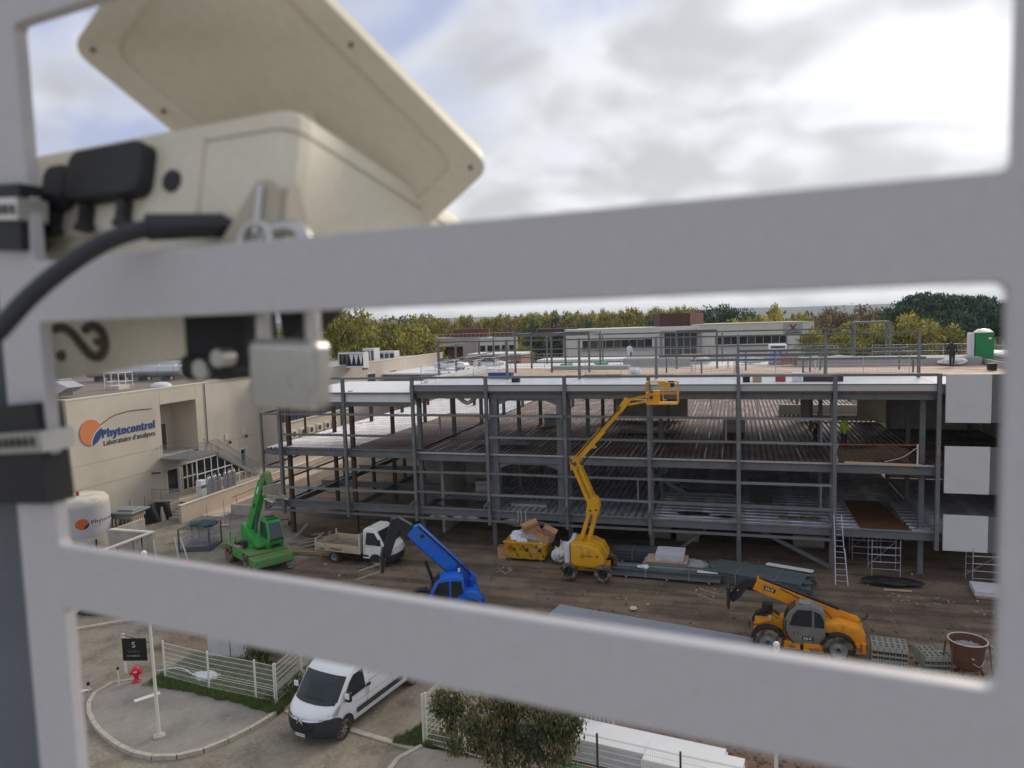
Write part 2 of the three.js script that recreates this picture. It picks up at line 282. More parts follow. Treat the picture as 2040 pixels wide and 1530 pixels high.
// ---------------------------------------------------------------- steel frame building under construction
const XC = i => 5.041 * i;                 // facade grid
function deck(x0, x1, z0, z1, y, along, pitch = .3, dep = .08) {  // trapezoidal deck sheet; ribs run along 'x' or 'z'
  const a0 = along === 'z' ? x0 : z0, a1 = along === 'z' ? x1 : z1, b0 = along === 'z' ? z0 : x0, b1 = along === 'z' ? z1 : x1;
  const prof = []; const n = Math.max(1, Math.round((a1 - a0) / pitch)), p = (a1 - a0) / n;
  for (let i = 0; i < n; i++) { const s = a0 + i * p; prof.push([s, 0], [s + p * .55, 0], [s + p * .66, -dep], [s + p * .89, -dep]); } prof.push([a1, 0]);
  const pos = []; const P = (q, b) => along === 'z' ? [q[0], y + q[1], b] : [b, y + q[1], q[0]];
  for (let i = 0; i < prof.length - 1; i++) { const A = P(prof[i], b0), Bq = P(prof[i + 1], b0), C = P(prof[i + 1], b1), D = P(prof[i], b1); along === 'z' ? pos.push(...A, ...D, ...Bq, ...Bq, ...D, ...C) : pos.push(...A, ...Bq, ...D, ...Bq, ...C, ...D); }
  const g = new THREE.BufferGeometry(); g.setAttribute('position', new THREE.Float32BufferAttribute(pos, 3)); g.computeVertexNormals(); return g;
}
{
  const T = thing('steel_frame_building', 'unfinished grey steel frame building with three open floors and ribbed metal decks', 'building');
  const S = MAT.steel, D = MAT.steel, L = MAT.steelLight;
  const yF1 = 2.5, yF2 = 6.12, yR = 10.52;
  // facade posts, standing off the floor edges
  for (let i = 0; i <= 8; i++) {
    const x = XC(i), w = i === 0 ? .26 : .2;
    part(T, 'facade_post', hbeam([x, 1.62, 0], [x, i < 2 ? 11.05 : 11.1, 0], .2, w, .03), S);
    const c = part(T, 'column', hbeam([x - (i === 8 ? .55 : 0), 0, -1.0], [x - (i === 8 ? .55 : 0), 10.1, -1.0], .26, .26, .03), i < 2 ? MAT.rustSteel : S);
    part(c, 'base_plate', [B(.45, .03, .45, x - (i === 8 ? .55 : 0), .0, -1)], D);
    for (const y of [3.35, 7.0]) { const sp = part(T, 'splice_plate', [lo(x - .085, x + .085, y - .26, y + .26, .092 + (w - .2) / 2 + .009, .118 + (w - .2) / 2)], L); for (const dx of [-.05, .05]) for (const dy of [-.18, -.06, .06, .18]) part(sp, 'bolt', [lo(x + dx - .017, x + dx + .017, y + dy - .017, y + dy + .017, .118 + (w - .2) / 2, .14 + (w - .2) / 2)], S); }
    for (const y of [yF1 - .2, yF2 - .2, 9.9]) if (!(i < 2 && y > 9)) part(T, 'bracket', hbeam([x, y, -.13], [x - (i === 8 ? .5 : 0), y, -.9], .12, .2), S);
  }
  for (let r = 1; r < 7; r++) for (let i = 0; i <= 9; i++) {
    const z = -1 - 6.1 * r, x = XC(i), top = i < 2 ? 9.1 : r < 4 ? 10.1 : 8.4;
    if (r > 5 && i > 6) continue;
    part(T, 'column', hbeam([x, 0, z], [x, top, z], .24, .24, .03), i < 2 ? MAT.rustSteel : D);
  }
  // floor edge beams and cladding rails, bay by bay
  for (let i = 0; i < 8; i++) {
    const a = XC(i) + .11, b = XC(i + 1) - .11, last = i === 7, lowL = i < 2;
    part(T, 'edge_beam', hbeam([a - .11, yF1 - .27, -.35], [b + .11, yF1 - .27, -.35], .18, .42), S);
    part(T, 'edge_beam', hbeam([a - .11, yF2 - .30 + (lowL ? .1 : 0), -.35], [b + .11, yF2 - .30 + (lowL ? .1 : 0), -.35], .18, .42), S);
    part(T, 'floor_edge_trim', [lo(a - .1, b + .1, yF1 - .05, yF1 + .035, -.27, -.235)], lowL ? S : L);
    part(T, 'floor_edge_trim', [lo(a - .1, b + .1, yF2 - .06 + (lowL ? .1 : 0), yF2 + .05 + (lowL ? .1 : 0), -.27, -.235)], lowL ? S : MAT.galv);
    const rails = last ? [] : lowL ? [1.86, 3.5, 4.88, 7.2, 8.6, 11.03] : [1.86, 3.58, 4.92, 7.25, 8.62, 11.05];
    for (const y of rails) { if (i === 2 && y === 7.25) continue; const dy = (hash(i, Math.round(y * 10), 4) - .5) * .05; part(T, 'cladding_rail', [bar([a, y + dy, -.01], [b, y - dy * .6, -.01], .13, .14)], hash(i, Math.round(y * 7), 8) > .7 ? MAT.steelLight : S); }
    if (last) part(T, 'cladding_rail', [lo(a, b, 10.98, 11.12, -.075, .055)], S);
    if (i > 1 && !last && i !== 3) for (const [y0, y1] of [[3.65, 4.85], [7.32, 8.55]]) { const x = lerp(a, b, i < 4 ? .36 : .88); if ((i + (y0 > 5)) % 3 !== 2) part(T, 'rail_stud', [lo(x - .05, x + .05, y0, y1, -.06, .05)], S); }
    if (!lowL) {   // roof fascia: pale sheet between two dark trims
      part(T, 'roof_fascia', [lo(a - .01, b + .01, 10.17, 10.5, -.12, -.06)], i === 2 ? MAT.steelLight : MAT.fascia);
      part(T, 'fascia_trim', [lo(a, b, 10.503, 10.56, -.2, -.03)], D);
      part(T, 'fascia_trim', [lo(a, b, 10.06, 10.167, -.3, -.04)], MAT.rustSteel);
      part(T, 'roof_beam', hbeam([a, 9.86, -.35], [b, 9.86, -.35], .18, .36), D);
    } else {
      part(T, 'low_roof_beam', hbeam([a, 9.28, -.3], [b, 9.28, -.3], .16, .3), S);
      part(T, 'low_roof_edge', [lo(a, b, 9.44, 10.05, -.22, -.12)], MAT.membrane);
      part(T, 'cladding_rail', [lo(a, b, 9.98, 10.09, -.075, .055)], S);
    }
  }
  part(T, 'low_roof_slab', [lo(.4, 9.9, 9.45, 10.06, -9, -.23)], MAT.membrane);
  part(T, 'low_roof_upstand', [lo(9.78, 9.9, 10.06, 10.5, -9, -.23)], MAT.membrane);
  // portal frame in the fourth bay
  {
    const a = XC(3) + .42, b = XC(4) - .42;
    for (const x of [a, b]) part(T, 'portal_post', hbeam([x, 1.9, -.5], [x, 9.95, -.5], .38, .42, .04), S);
    for (const y of [9.55, 5.5]) part(T, 'portal_beam', [place(ext([[a + .2, -.3], [a + .9, -.02], [b - .9, -.02], [b - .2, -.3], [b - .2, .32], [a + .2, .32]], .16), 0, y, -.58)], S);
  }
  // left end: short cantilevered return and a row of slender posts going back
  for (let r = 0; r < 6; r++) {
    const z = -r * 5.4; part(T, 'end_post', hbeam([-1.5, r ? 1.6 : 1.75, z], [-1.5, 8.66, z], .12, .14, .02), r ? MAT.rustSteel : S);
    if (r < 5) for (const y of [1.9, 3.5, 4.88, 8.6]) part(T, 'end_rail', [lo(-1.56, -1.45, y - .06, y + .06, z - 5.33, z - .08)], S);
    if (r < 5) part(T, 'end_beam', hbeam([-1.5, yF2 - .18, z - .07], [-1.5, yF2 - .18, z - 5.33], .14, .3), S);
  }
  for (const y of [1.86, 4.88, 8.6]) part(T, 'cladding_rail', [lo(-1.43, -.14, y - .07, y + .07, -.07, .05)], S);
  for (const y of [yF1 - .27, yF2 - .2]) part(T, 'edge_beam', hbeam([-1.43, y, -.1], [-.14, y, -.1], .14, .3), S);
  part(T, 'top_brace', [bar([-1.5, 8.62, -.05], [-1.5, 8.62, -5.3], .1)], S);
  // stub brackets sticking out of the facade
  for (const [i, y] of [[2, 2.9], [3, 3.0], [4, 2.9], [5, 2.9], [3, 8.6], [4, 8.6], [5, 8.55]]) part(T, 'stub_bracket', [bar([XC(i) - .05, y + .12, -.02], [XC(i) - .1, y - .08, .72], .1, .14)], S);
  // inner floor beams
  for (let r = 0; r < 6; r++) { const z = -1 - 6.1 * r; for (const y of [yF1 - .34, yF2 - .34]) part(T, 'floor_beam', hbeam([-1.4, y, z], [XC(8), y, z], .2, .44), D); if (r < 4) part(T, 'roof_beam', hbeam([XC(2), 9.8, z], [XC(8), 9.8, z], .2, .4), D); }
  for (let i = 0; i <= 8; i++) { part(T, 'floor_beam', hbeam([XC(i), yF1 - .34, -.45], [XC(i), yF1 - .34, -37], .18, .36), D); part(T, 'floor_beam', hbeam([XC(i), yF2 - .34, -.45], [XC(i), yF2 - .34, -37], .18, .36), D); if (i > 1) part(T, 'roof_beam', hbeam([XC(i), 9.8, -.45], [XC(i), 9.8, -20.4], .18, .36), D); }
  // decks: one sheet per bay
  for (let i = 0; i < 9; i++) {
    const a = i ? XC(i) + .02 : -1.4, b = XC(i + 1) - .02;
    if (i === 8) { part(T, 'roof_deck', deck(a, b + 5, -5.2, -.3, yR, 'x', .3, .03), MAT.roofWhite); continue; }
    for (let r = 0; r < 6; r++) {
      const z1 = -.24 - (r ? 6.1 * r + .8 : 0), z0 = -.24 - 6.1 * (r + 1) - .78;
      // first floor: left bays still open, middle bays dark, right bays silver
      if (i > 1) {
        if (i === 7 && r === 0) { part(T, 'floor_deck', deck(a, a + 1.35, z0, z1, yF1, 'x', .7, .12), MAT.galvRib); part(T, 'rusty_plate', [place(ext([[a + 1.35, 0], [b - 1.05, 0], [b - 1.6, 6.8], [a + .9, 6.8]], .03), 0, yF1 - .07, z1, 0, 0, -Math.PI / 2)], M([.155, .058, .024], { rough: .9, var: .3, tile: 2 }), 'rust brown plate laid over the gap in the first floor'); part(T, 'floor_deck', deck(b - 1.05, b, z0, z1, yF1, 'x', .7, .12), MAT.galvRib); }
        else if (i === 2 && r === 0) part(T, 'floor_deck', deck(a, b, z0, z1 - 2.4, yF1, 'z'), MAT.galvRib);
        else part(T, 'floor_deck', deck(a, b, z0, z1, yF1, i >= 5 ? 'x' : 'z', i >= 5 ? .7 : .42, .12), i >= 5 ? MAT.galvRib : MAT.galvRib);
      }
      part(T, 'floor_deck', deck(a, b, z0, z1, yF2 + (i < 2 ? .1 : 0), 'z', .33, .09), i < 2 ? (i === 0 || r > 2 ? MAT.galvRib : MAT.deckRed) : MAT.deckRed);
      if (i > 1 && i < 8) { const gs = []; for (let x = a + .1; x < b - .1; x += .33) if (hash(Math.round(x * 50), r, 6) > (r < 2 ? .72 : .3)) { const za = lerp(z0, z1, hash(Math.round(x * 50), r, 7) * .5), zb = lerp(za, z1, .4 + .6 * hash(Math.round(x * 50), r, 8)); gs.push(lo(x, x + .055, yF2 + .002, yF2 + .008, za, zb)); } if (gs.length) part(T, 'pale_rib_strip', gs, MAT.galv).userData.kind = 'stuff'; }  // thin pale strips along some rib tops, more of them further back
      if (i > 1 && r < 3) part(T, 'roof_deck', r === 0 ? deck(a, b, -5.6, z1, yR, 'x', .3, .03) : [lo(a, b, yR - .12, yR - .03, z0, z1)], r === 0 ? MAT.roofWhite : MAT.greyBoard);
    }
  }
  // back walls and cores inside
  part(T, 'back_wall', [lo(XC(4) + .5, XC(5) + 1.2, 6.3, 7.7, -17.2, -17), lo(XC(4) + .5, XC(4) + 1.6, 7.7, 9.6, -17.2, -17), lo(XC(5) - .2, XC(5) + 1.2, 7.7, 9.6, -17.2, -17)], MAT.concGrey);
  part(T, 'back_wall', [lo(34.9, XC(8) + 8, 6.2, 6.62, -17.2, -17), lo(34.9, 35.7, 6.62, 9.9, -17.2, -17), lo(38.9, 41.7, 6.62, 9.9, -17.2, -17), lo(44.3, XC(8) + 8, 6.62, 9.9, -17.2, -17)], MAT.concGrey, 'grey wall with window openings behind the second floor');
  part(T, 'white_parapet', [lo(33.5, 46, 6.13, 6.98, -20.8, -20.6)], MAT.white);
  part(T, 'shaft_wall', [lo(XC(1) + 1.2, XC(1) + 4.6, 0, 5.6, -10.4, -10.2), lo(XC(2) - .4, XC(2) + 3.5, 0, 5.6, -7.6, -7.4), lo(XC(2) + .5, XC(2) + .7, 0, 5.6, -7.4, -3)], MAT.concGrey);
  part(T, 'cellar_wall', [lo(XC(2), XC(8) + 6, -.1, 2.0, -9.4, -9.1)], MAT.concGrey);
  part(T, 'back_wall', [lo(XC(5) + .4, XC(8) + 8, 2.5, 5.5, -16.3, -16)], MAT.concGrey);
  // steel stair between first and second floor
  { const st = part(T, 'stair_stringer', [bar([XC(4) + .8, 6.0, -6.2], [XC(5) + 1.8, 2.6, -6.2], .06, .3), bar([XC(4) + .8, 6.0, -7.4], [XC(5) + 1.8, 2.6, -7.4], .06, .3), bar([XC(3) + 1.4, 6.0, -8.6], [XC(3) + 4.4, 2.6, -8.6], .06, .28), bar([XC(3) + 1.4, 6.0, -9.6], [XC(3) + 4.4, 2.6, -9.6], .06, .28)], D);
    for (let k = 0; k < 12; k++) part(st, 'tread', [B(.26, .03, 1.14, lerp(XC(4) + .95, XC(5) + 1.6, k / 11), lerp(5.8, 2.75, k / 11), -6.8)], D); }
  // diagonal props below the first floor
  part(T, 'diagonal_prop', hbeam([XC(6) + 1.2, 1.95, -.7], [XC(7) - .2, .25, -.35], .16, .2), S);
  part(T, 'diagonal_prop', hbeam([XC(5) + 3.3, 1.95, -.9], [XC(5) + 1.3, .3, -.7], .14, .16), S);
  // white cladding cassettes on the return wing at the right
  for (const [y0, y1] of [[8.53, 11.08], [4.78, 7.28], [1.68, 3.62]]) { const c = part(T, 'cladding_panel', [RB(2.08, y1 - y0, .12, .015, 41.63, (y0 + y1) / 2, .16)], MAT.panelGrey); for (const [dx, dy] of [[-.98, .06], [.98, .06], [-.98, -.06], [.98, -.06]]) part(c, 'fixing', [place(flat(new THREE.CylinderGeometry(.022, .022, .01, 8)), 41.63 + dx, dy > 0 ? y1 - .1 : y0 + .1, .225, 0, 0, Math.PI / 2)], dx > 0 && dy > 0 ? MAT.redDull : MAT.steelLight); part(c, 'panel_return', [lo(42.69, 45.6, y0 + .02, y1 - .02, .06, .2)], MAT.panelSide); }
  part(T, 'wing_wall', [lo(40.5, 50, 2.6, 10.2, -13.9, -13.7)], MAT.concGrey); part(T, 'wing_end', [lo(46.2, 46.4, 1.6, 11, -13.6, -.2)], MAT.concGrey); part(T, 'wing_roof_slab', [lo(40.45, 46.1, 10.25, 10.46, -13.6, -.62)], MAT.greyBoard);
  for (const y of [yF1 - .3, yF2 - .3, 10.2]) part(T, 'edge_beam', hbeam([XC(8) + .12, y, -.4], [46, y, -.4], .18, .4), S);
  for (const x of [43.5, 46]) part(T, 'column', hbeam([x, 0, -1], [x, 10.3, -1], .24, .24, .03), D);
  part(T, 'floor_deck', deck(XC(8) + .05, 46, -14, -.25, yF2, 'z', .27), MAT.deckRed);
  part(T, 'floor_deck', deck(XC(8) + .05, 46, -14, -.25, yF1, 'x', .3), MAT.galvRib);
  // roof build-up behind the metal strip
  const beige = (x0, x1, z0, z1, y) => { let k = 0; for (let z = z1; z > z0 + .1; z -= 1.2) { let x = x0 - (k % 2) * 1.2; for (; x < x1 - .05; x += 2.4) part(T, 'insulation_board', [lo(Math.max(x, x0) + .006, Math.min(x + 2.4, x1) - .006, y, y + .1 + .008 * ((k * 7 + Math.round(x)) % 3), Math.max(z - 1.2, z0) + .006, z - .006)], MAT.beigeBoard); k++; } };
  beige(XC(2) + 1.6, 48, -14.4, -5.7, yR - .03);
  part(T, 'roof_membrane', [lo(XC(2) - .1, 48, yR - .03, yR + .05, -21.5, -14.5)], MAT.membrane);
  part(T, 'roof_kerb', [bar([XC(2) + .1, yR + .15, -2], [XC(2) + 3.6, yR + .15, -14.2].map((v, k) => k === 0 ? XC(2) + .1 : v), .3, .34)], MAT.membrane);
  part(T, 'roof_kerb', [lo(XC(3) + 1.2, XC(4) + 2.2, yR, yR + .36, -13.4, -12.2)], MAT.greyBoard, 'low grey insulated kerb of the steel roof box');
  part(T, 'roof_kerb', [lo(XC(4) + 1.4, XC(5) + 1.6, yR + .02, yR + .75, -17.6, -14.9)], MAT.greyBoard);
  part(T, 'roof_kerb', [lo(XC(7) - .9, 46, yR + .03, yR + .62, -16.4, -13.2)], MAT.greyBoard);
  // tall posts standing on the roof, with rails
  for (let i = 2; i <= 8; i++) {
    const p = part(T, 'roof_post', hbeam([XC(i), yR + .02, -4.6], [XC(i), 13.24, -4.6], .15, .15, .02), S);
    part(p, 'jacking_sleeve', [rod([XC(i), yR, -4.6], [XC(i), yR + .75, -4.6], .09, .09, 10), ...[0, 1, 2, 3, 4].map(k => rod([XC(i), yR + .1 + k * .13, -4.6], [XC(i), yR + .15 + k * .13, -4.6], .115, .115, 10))], D);
    part(T, 'roof_post', hbeam([XC(i) - 1.2, yR + .02, -20.5], [XC(i) - 1.2, 13.2, -20.5], .12, .12, .02), S);
    if (i < 8) { part(T, 'roof_rail', hbeam([XC(i) + .1, 13.16, -4.6], [XC(i + 1) - .1, 13.16, -4.6], .07, .09, .012), S); part(T, 'roof_rail', hbeam([XC(i) + .1, 12.0, -4.6], [XC(i + 1) - .1, 12.0, -4.6], .06, .07, .012), S); part(T, 'roof_rail', hbeam([XC(i) - 1.1, 13.12, -20.5], [XC(i + 1) - 1.3, 13.12, -20.5], .1, .12, .015), S); part(T, 'roof_rail', hbeam([XC(i) - 1.1, 11.9, -20.5], [XC(i + 1) - 1.3, 11.9, -20.5], .1, .1, .015), S); }
  }
  for (const z of [-10, -15.4]) { part(T, 'roof_post', hbeam([XC(2) - .8, yR, z], [XC(2) - .8, 13.1, z], .14, .14, .02), S); }
  part(T, 'roof_rail', [bar([XC(2), 12.9, -4.6], [XC(2) - .8, 13, -20], .1)], S); part(T, 'roof_rail', [bar([XC(2), 11.8, -4.6], [XC(2) - .8, 11.8, -20], .08)], S);
  // steel box frame on the roof between the fourth and fifth grid lines
  { const fx0 = XC(3) - .9, fx1 = XC(4) - .3, z0 = -14.2, z1 = -9.6;
    for (const [x, z] of [[fx0, z1], [fx1, z1], [fx0, z0], [fx1, z0], [(fx0 + fx1) / 2, z0], [(fx0 + fx1) / 2, z1]]) part(T, 'frame_post', hbeam([x, yR, z], [x, 13.3, z], .13, .13, .02), S);
    for (const z of [z0, z1]) part(T, 'frame_beam', hbeam([fx0 - .08, 13.42, z], [fx1 + .08, 13.42, z], .16, .2), S);
    for (const x of [fx0, (fx0 + fx1) / 2, fx1]) part(T, 'frame_beam', hbeam([x, 13.42, z0 + .1], [x, 13.42, z1 - .1], .16, .2), L); }
  { const fx0 = XC(8) - 1.3, fx1 = XC(8) + 1.2, z0 = -21, z1 = -19.5; for (const [x, z] of [[fx0, z1], [fx1, z1], [fx0, z0], [fx1, z0]]) part(T, 'frame_post', hbeam([x, yR, z], [x, 13.5, z], .16, .16, .02), S); part(T, 'frame_beam', [lo(fx0, fx1, 13.5, 13.66, z0, z1)], S); }
  { const fx0 = XC(5) + .7, fx1 = XC(5) + 3.6, z = -12.4; for (const x of [fx0, fx1]) part(T, 'frame_post', hbeam([x, yR, z], [x, 13.3, z], .14, .14, .02), S); part(T, 'frame_beam', hbeam([fx0, 13.35, z], [fx1, 13.35, z], .18, .22), S); }
  for (const [a, b, y, z] of [[XC(5) - .2, XC(7), 11.75, -8.4], [XC(5) + 2, XC(8) + 1, 11.5, -7.4], [XC(6), XC(8) + .6, 11.95, -10.2]]) { part(T, 'roof_purlin', hbeam([a, y, z], [b, y, z], .12, .16), S); for (let k = 0; k < 3; k++) { const x = lerp(a, b, .05 + k * .45); part(T, 'purlin_stub', [rod([x, yR, z], [x, y - .1, z], .06)], D); } }
}
// ---------------------------------------------------------------- laboratory building on the left
const fontBold = await new FontLoader().loadAsync('fonts/droid/droid_sans_bold.typeface.json');
const fontReg = await new FontLoader().loadAsync('fonts/droid/droid_sans_regular.typeface.json');
function lettering(str, font, width, depth = .03) { const g = flat(new TextGeometry(str, { font, size: 1, depth: .1, curveSegments: 4, bevelEnabled: false })); g.computeBoundingBox(); const b = g.boundingBox, s = width / (b.max.x - b.min.x); g.translate(-b.min.x, 0, 0); g.scale(s, s, depth / .1); return g; }
{
  const T = thing('laboratory_building', 'beige concrete laboratory building with an orange and blue company logo', 'building');
  const WX = -15, C1 = MAT.concrete, C2 = MAT.concreteB;
  const wall = (z0, z1, y0, y1, m = C1) => part(T, 'wall_panel', [lo(WX - .35, WX, y0, y1, z0 + .012, z1 - .012)], m);
  // cast panels with open joints
  wall(-5.3, 3.4, 5.02, 9.8); wall(-5.3, 3.4, 3.32, 5.0); wall(-5.3, 3.4, -.1, 3.3);
  wall(-9.45, -5.3, 8.54, 9.8); wall(-10.6, -9.45, 4.2, 9.8); wall(-18.6, -10.6, 4.2, 9.8, C2); wall(-18.6, -15.9, -.1, 4.18, C2);
  wall(-15.0, -9.4, -.1, 4.18, C2); wall(-15.9, -15.0, 3.1, 4.18, C2);
  part(T, 'wall_core', [lo(WX - .5, WX - .36, -.1, 9.7, -5.28, 3.3), lo(WX - .5, WX - .36, 3.2, 9.7, -18.6, -9.46), lo(WX - .5, WX - .36, -.1, 3, -18.6, -15.9), lo(WX - .5, WX - .36, 8.6, 9.7, -9.4, -5.3)], C1);
  part(T, 'end_wall', [lo(-45, WX - .36, -.1, 9.8, 3.0, 3.4)], C1);
  part(T, 'coping', [lo(WX - .42, WX + .03, 9.803, 9.9, -18.7, 3.45)], MAT.cap); part(T, 'coping', [lo(-45, WX - .43, 9.803, 9.9, 2.95, 3.45)], MAT.cap);
  part(T, 'roof', [lo(-60, WX - .51, 9.2, 9.4, -34, 2.9)], M([.19, .155, .13], { rough: .95, var: .25, tile: 5 }));
  // upper recess with door
  part(T, 'recess_wall', [lo(-17.9, -17.7, 4.2, 8.7, -9.6, -5.1)], C1); part(T, 'recess_wall', [lo(-17.7, WX - .36, 4.2, 8.7, -5.28, -5.1)], C1); part(T, 'recess_wall', [lo(-17.7, WX - .36, 4.2, 8.7, -9.65, -9.47)], C1);
  part(T, 'recess_ceiling', [lo(-17.7, WX - .36, 8.55, 8.7, -9.47, -5.28)], C1); part(T, 'recess_floor', [lo(-17.7, WX, 4.05, 4.2, -9.47, -5.28)], MAT.concGrey);
  const door = part(T, 'door', [lo(-17.7, -17.62, 4.2, 6.5, -8.6, -7.7)], M([.10, .075, .045], { rough: .6, var: .2, tile: 1 })); part(door, 'door_frame', [lo(-17.69, -17.58, 4.2, 6.62, -8.72, -8.61), lo(-17.69, -17.58, 4.2, 6.62, -7.69, -7.58), lo(-17.69, -17.58, 6.5, 6.62, -8.61, -7.69)], MAT.cap);
  part(T, 'wall_lamp', [place(lathe([[0, .1], [.14, .09], [.2, .02], [.2, 0]], 18), -17.69, 7.1, -6.3, 0, -Math.PI / 2)], MAT.logoDark);
  // ground floor doors
  for (const [z0, z1, y1] of [[-7.0, -5.6, 3.0], [-15.85, -15.05, 3.05]]) { const d = part(T, 'door', [lo(WX - .34, WX - .25, .2, y1, z0, z1)], MAT.glassDark); part(d, 'door_frame', [lo(WX - .3, WX + .02, .2, y1, z0 - .06, z0), lo(WX - .3, WX + .02, .2, y1, z1, z1 + .06), lo(WX - .3, WX + .02, y1, y1 + .08, z0 - .06, z1 + .06)], MAT.white); }
  part(T, 'wall_panel', [lo(WX - .35, WX, 3.1, 4.18, -9.38, -5.32)], C1); part(T, 'wall_panel', [lo(WX - .35, WX, -.1, 3.02, -5.54, -5.32)], C1); part(T, 'wall_panel', [lo(WX - .35, WX, -.1, 3.02, -7.4, -7.06)], C1);
  const gl = part(T, 'glazed_wall', [lo(WX - .3, WX - .24, .9, 3.05, -9.38, -7.4)], MAT.glassDark); for (const z of [-8.05, -8.7, -9.35]) part(gl, 'mullion', [lo(WX - .23, WX - .14, .9, 3.05, z - .04, z + .04)], MAT.white); part(gl, 'mullion', [lo(WX - .23, WX - .15, 1.9, 2.0, -9.3, -7.42)], MAT.white);
  for (const [y, z] of [[4.5, -15.8], [4.3, -13.4]]) { part(T, 'wall_vent', [lo(WX, WX + .08, y, y + .55, z, z + .5)], MAT.cap); part(T, 'wall_lamp', [place(flat(new THREE.SphereGeometry(.14, 12, 8)), WX + .12, y - .25, z - .1)], MAT.logoDark); }
  part(T, 'bracket', [bar([WX, 3.15, -3.9], [WX + .35, 3.05, -4.5], .1)], MAT.black);
  { const r = rng(915), gs = []; for (let y of [1.2, 2.4, 4.1, 5.9, 7.0, 9.2]) for (let z = 2.6; z > -18; z -= 1.3) { if (z < -5 && z > -9.8) continue; gs.push(place(flat(new THREE.CylinderGeometry(.03, .03, .012, 8)), WX, y + (r() - .5) * .05, z, 0, Math.PI / 2)); } part(T, 'tie_holes', gs, MAT.concGrey).userData.kind = 'stuff'; }
  part(T, 'downpipe', [rod([WX + .06, 4.3, -10.6], [WX + .06, 9.8, -10.6], .035)], MAT.steelDark);
  // company logo: raised letters, disc, leaf and swoosh
  const put = (g, z, y) => place(g, WX + .004, y, z, Math.PI / 2);
  const L = part(T, 'logo_lettering', [put(lettering('Phytocontrol', fontBold, 5.15, .05), .55, 6.74)], MAT.logoBlue, 'blue raised company name lettering');
  part(T, 'logo_lettering', [put(lettering("Laboratoire d'analyses", fontReg, 5.05, .03), .45, 6.14)], MAT.logoDark, 'small grey raised lettering under the company name');
  const disc = new THREE.Shape(); disc.absarc(0, 0, .95, 0, Math.PI * 2);
  part(T, 'logo_disc', [put(ext(disc, .06), 1.55, 7.3)], MAT.logoOrange, 'orange round logo disc');
  const leaf = new THREE.Shape(); leaf.moveTo(-.0, -1.0); leaf.quadraticCurveTo(.05, -.1, .98, .25); leaf.quadraticCurveTo(.95, -.75, 0, -1.0);
  part(T, 'logo_leaf', [put(ext(leaf, .075), 1.55, 7.3)], MAT.logoBlue, 'blue leaf on the orange disc');
  part(T, 'logo_leaf_edge', [put(ext((() => { const s = new THREE.Shape(); s.moveTo(-.05, -1.0); s.quadraticCurveTo(.0, -.05, .98, .31); s.lineTo(.98, .25); s.quadraticCurveTo(.05, -.1, 0, -1.0); return s; })(), .073), 1.55, 7.3)], MAT.white);
  part(T, 'logo_swoosh', [tube([[WX + .03, 7.75, .65], [WX + .03, 8.25, -.6], [WX + .03, 8.42, -2.2], [WX + .03, 8.33, -4.4]], .03, 30, 6)], MAT.logoDark);
  // landing, outside stair, glazed gallery below
  part(T, 'landing', [lo(WX + .01, -12.2, 4.02, 4.18, -8.6, -4.9)], MAT.steelLight);
  const zt = -8.5, zb = -14, ft = z => lerp(4.1, .95, (z - zt) / (zb - zt));
  const st = part(T, 'outside_stair', [bar([-12.25, 3.98, zt], [-12.25, .85, zb], .08, .28), bar([-13.55, 3.98, zt], [-13.55, .85, zb], .08, .28)], MAT.steelLight);
  for (let k = 0; k < 17; k++) part(st, 'tread', [B(1.24, .04, .3, -12.9, lerp(4.0, 1.05, k / 16), lerp(zt - .1, zb + .1, k / 16))], MAT.steelDark);
  const balus = (pts, h = 1.0) => { for (let s = 0; s < pts.length - 1; s++) { const [a, b] = [pts[s], pts[s + 1]], n = Math.max(2, Math.round(len(a, b) / .13)), gs = [bar([a[0], a[1] + h, a[2]], [b[0], b[1] + h, b[2]], .045), bar([a[0], a[1] + .1, a[2]], [b[0], b[1] + .1, b[2]], .03)]; for (let i = 0; i <= n; i++) { const t = i / n, q = [0, 1, 2].map(k => lerp(a[k], b[k], t)); gs.push(bar([q[0], q[1] + .1, q[2]], [q[0], q[1] + h, q[2]], .018)); } part(T, 'balustrade', gs, MAT.steelLight); } };
  balus([[-14.9, 4.2, -4.95], [-12.25, 4.2, -4.95], [-12.25, 4.2, zt], [-12.25, 1.0, zb]]); balus([[-13.6, 4.2, zt], [-13.6, 1.0, zb]]);
  const gal = part(T, 'gallery_frame', [bar([-12.35, 3.9, -4.95], [-12.35, 3.9, zt], .08, .14), bar([-12.35, 3.8, zt], [-12.35, .95, zb], .08, .14)], MAT.white);
  for (const z of [-6.0, -6.9, -7.7, -8.5, -9.4, -10.3, -11.2, -12.1, -13]) part(gal, 'mullion', [lo(-12.39, -12.31, .95, Math.min(3.85, ft(z) - .15), z - .035, z + .035)], MAT.white);
  part(gal, 'mullion', [lo(-12.38, -12.32, 2.62, 2.7, -10.6, -6)], MAT.white); part(gal, 'mullion', [lo(-12.38, -12.32, 1.72, 1.8, -12.4, -8.5)], MAT.white);
  part(gal, 'pane', [place(ext([[6, 1.8], [8.5, 1.8], [12.0, 1.8], [8.5, 3.8], [6, 3.8]], .012), -12.36, 0, 0, Math.PI / 2)], M([.06, .075, .075], { rough: .08, phys: { transmission: .75, thickness: 0 } }));
  // terrace, retaining walls, steps, ramp
  part(T, 'terrace', [lo(WX + .01, -10.32, -.1, 1.0, -30, -3.6)], MAT.concreteC); part(T, 'retaining_wall', [lo(-10.3, -10.05, -.1, 1.3, -30, -1.4)], MAT.concreteC); part(T, 'wall_coping', [lo(-10.34, -10.0, 1.303, 1.36, -30, -1.35)], MAT.cap);
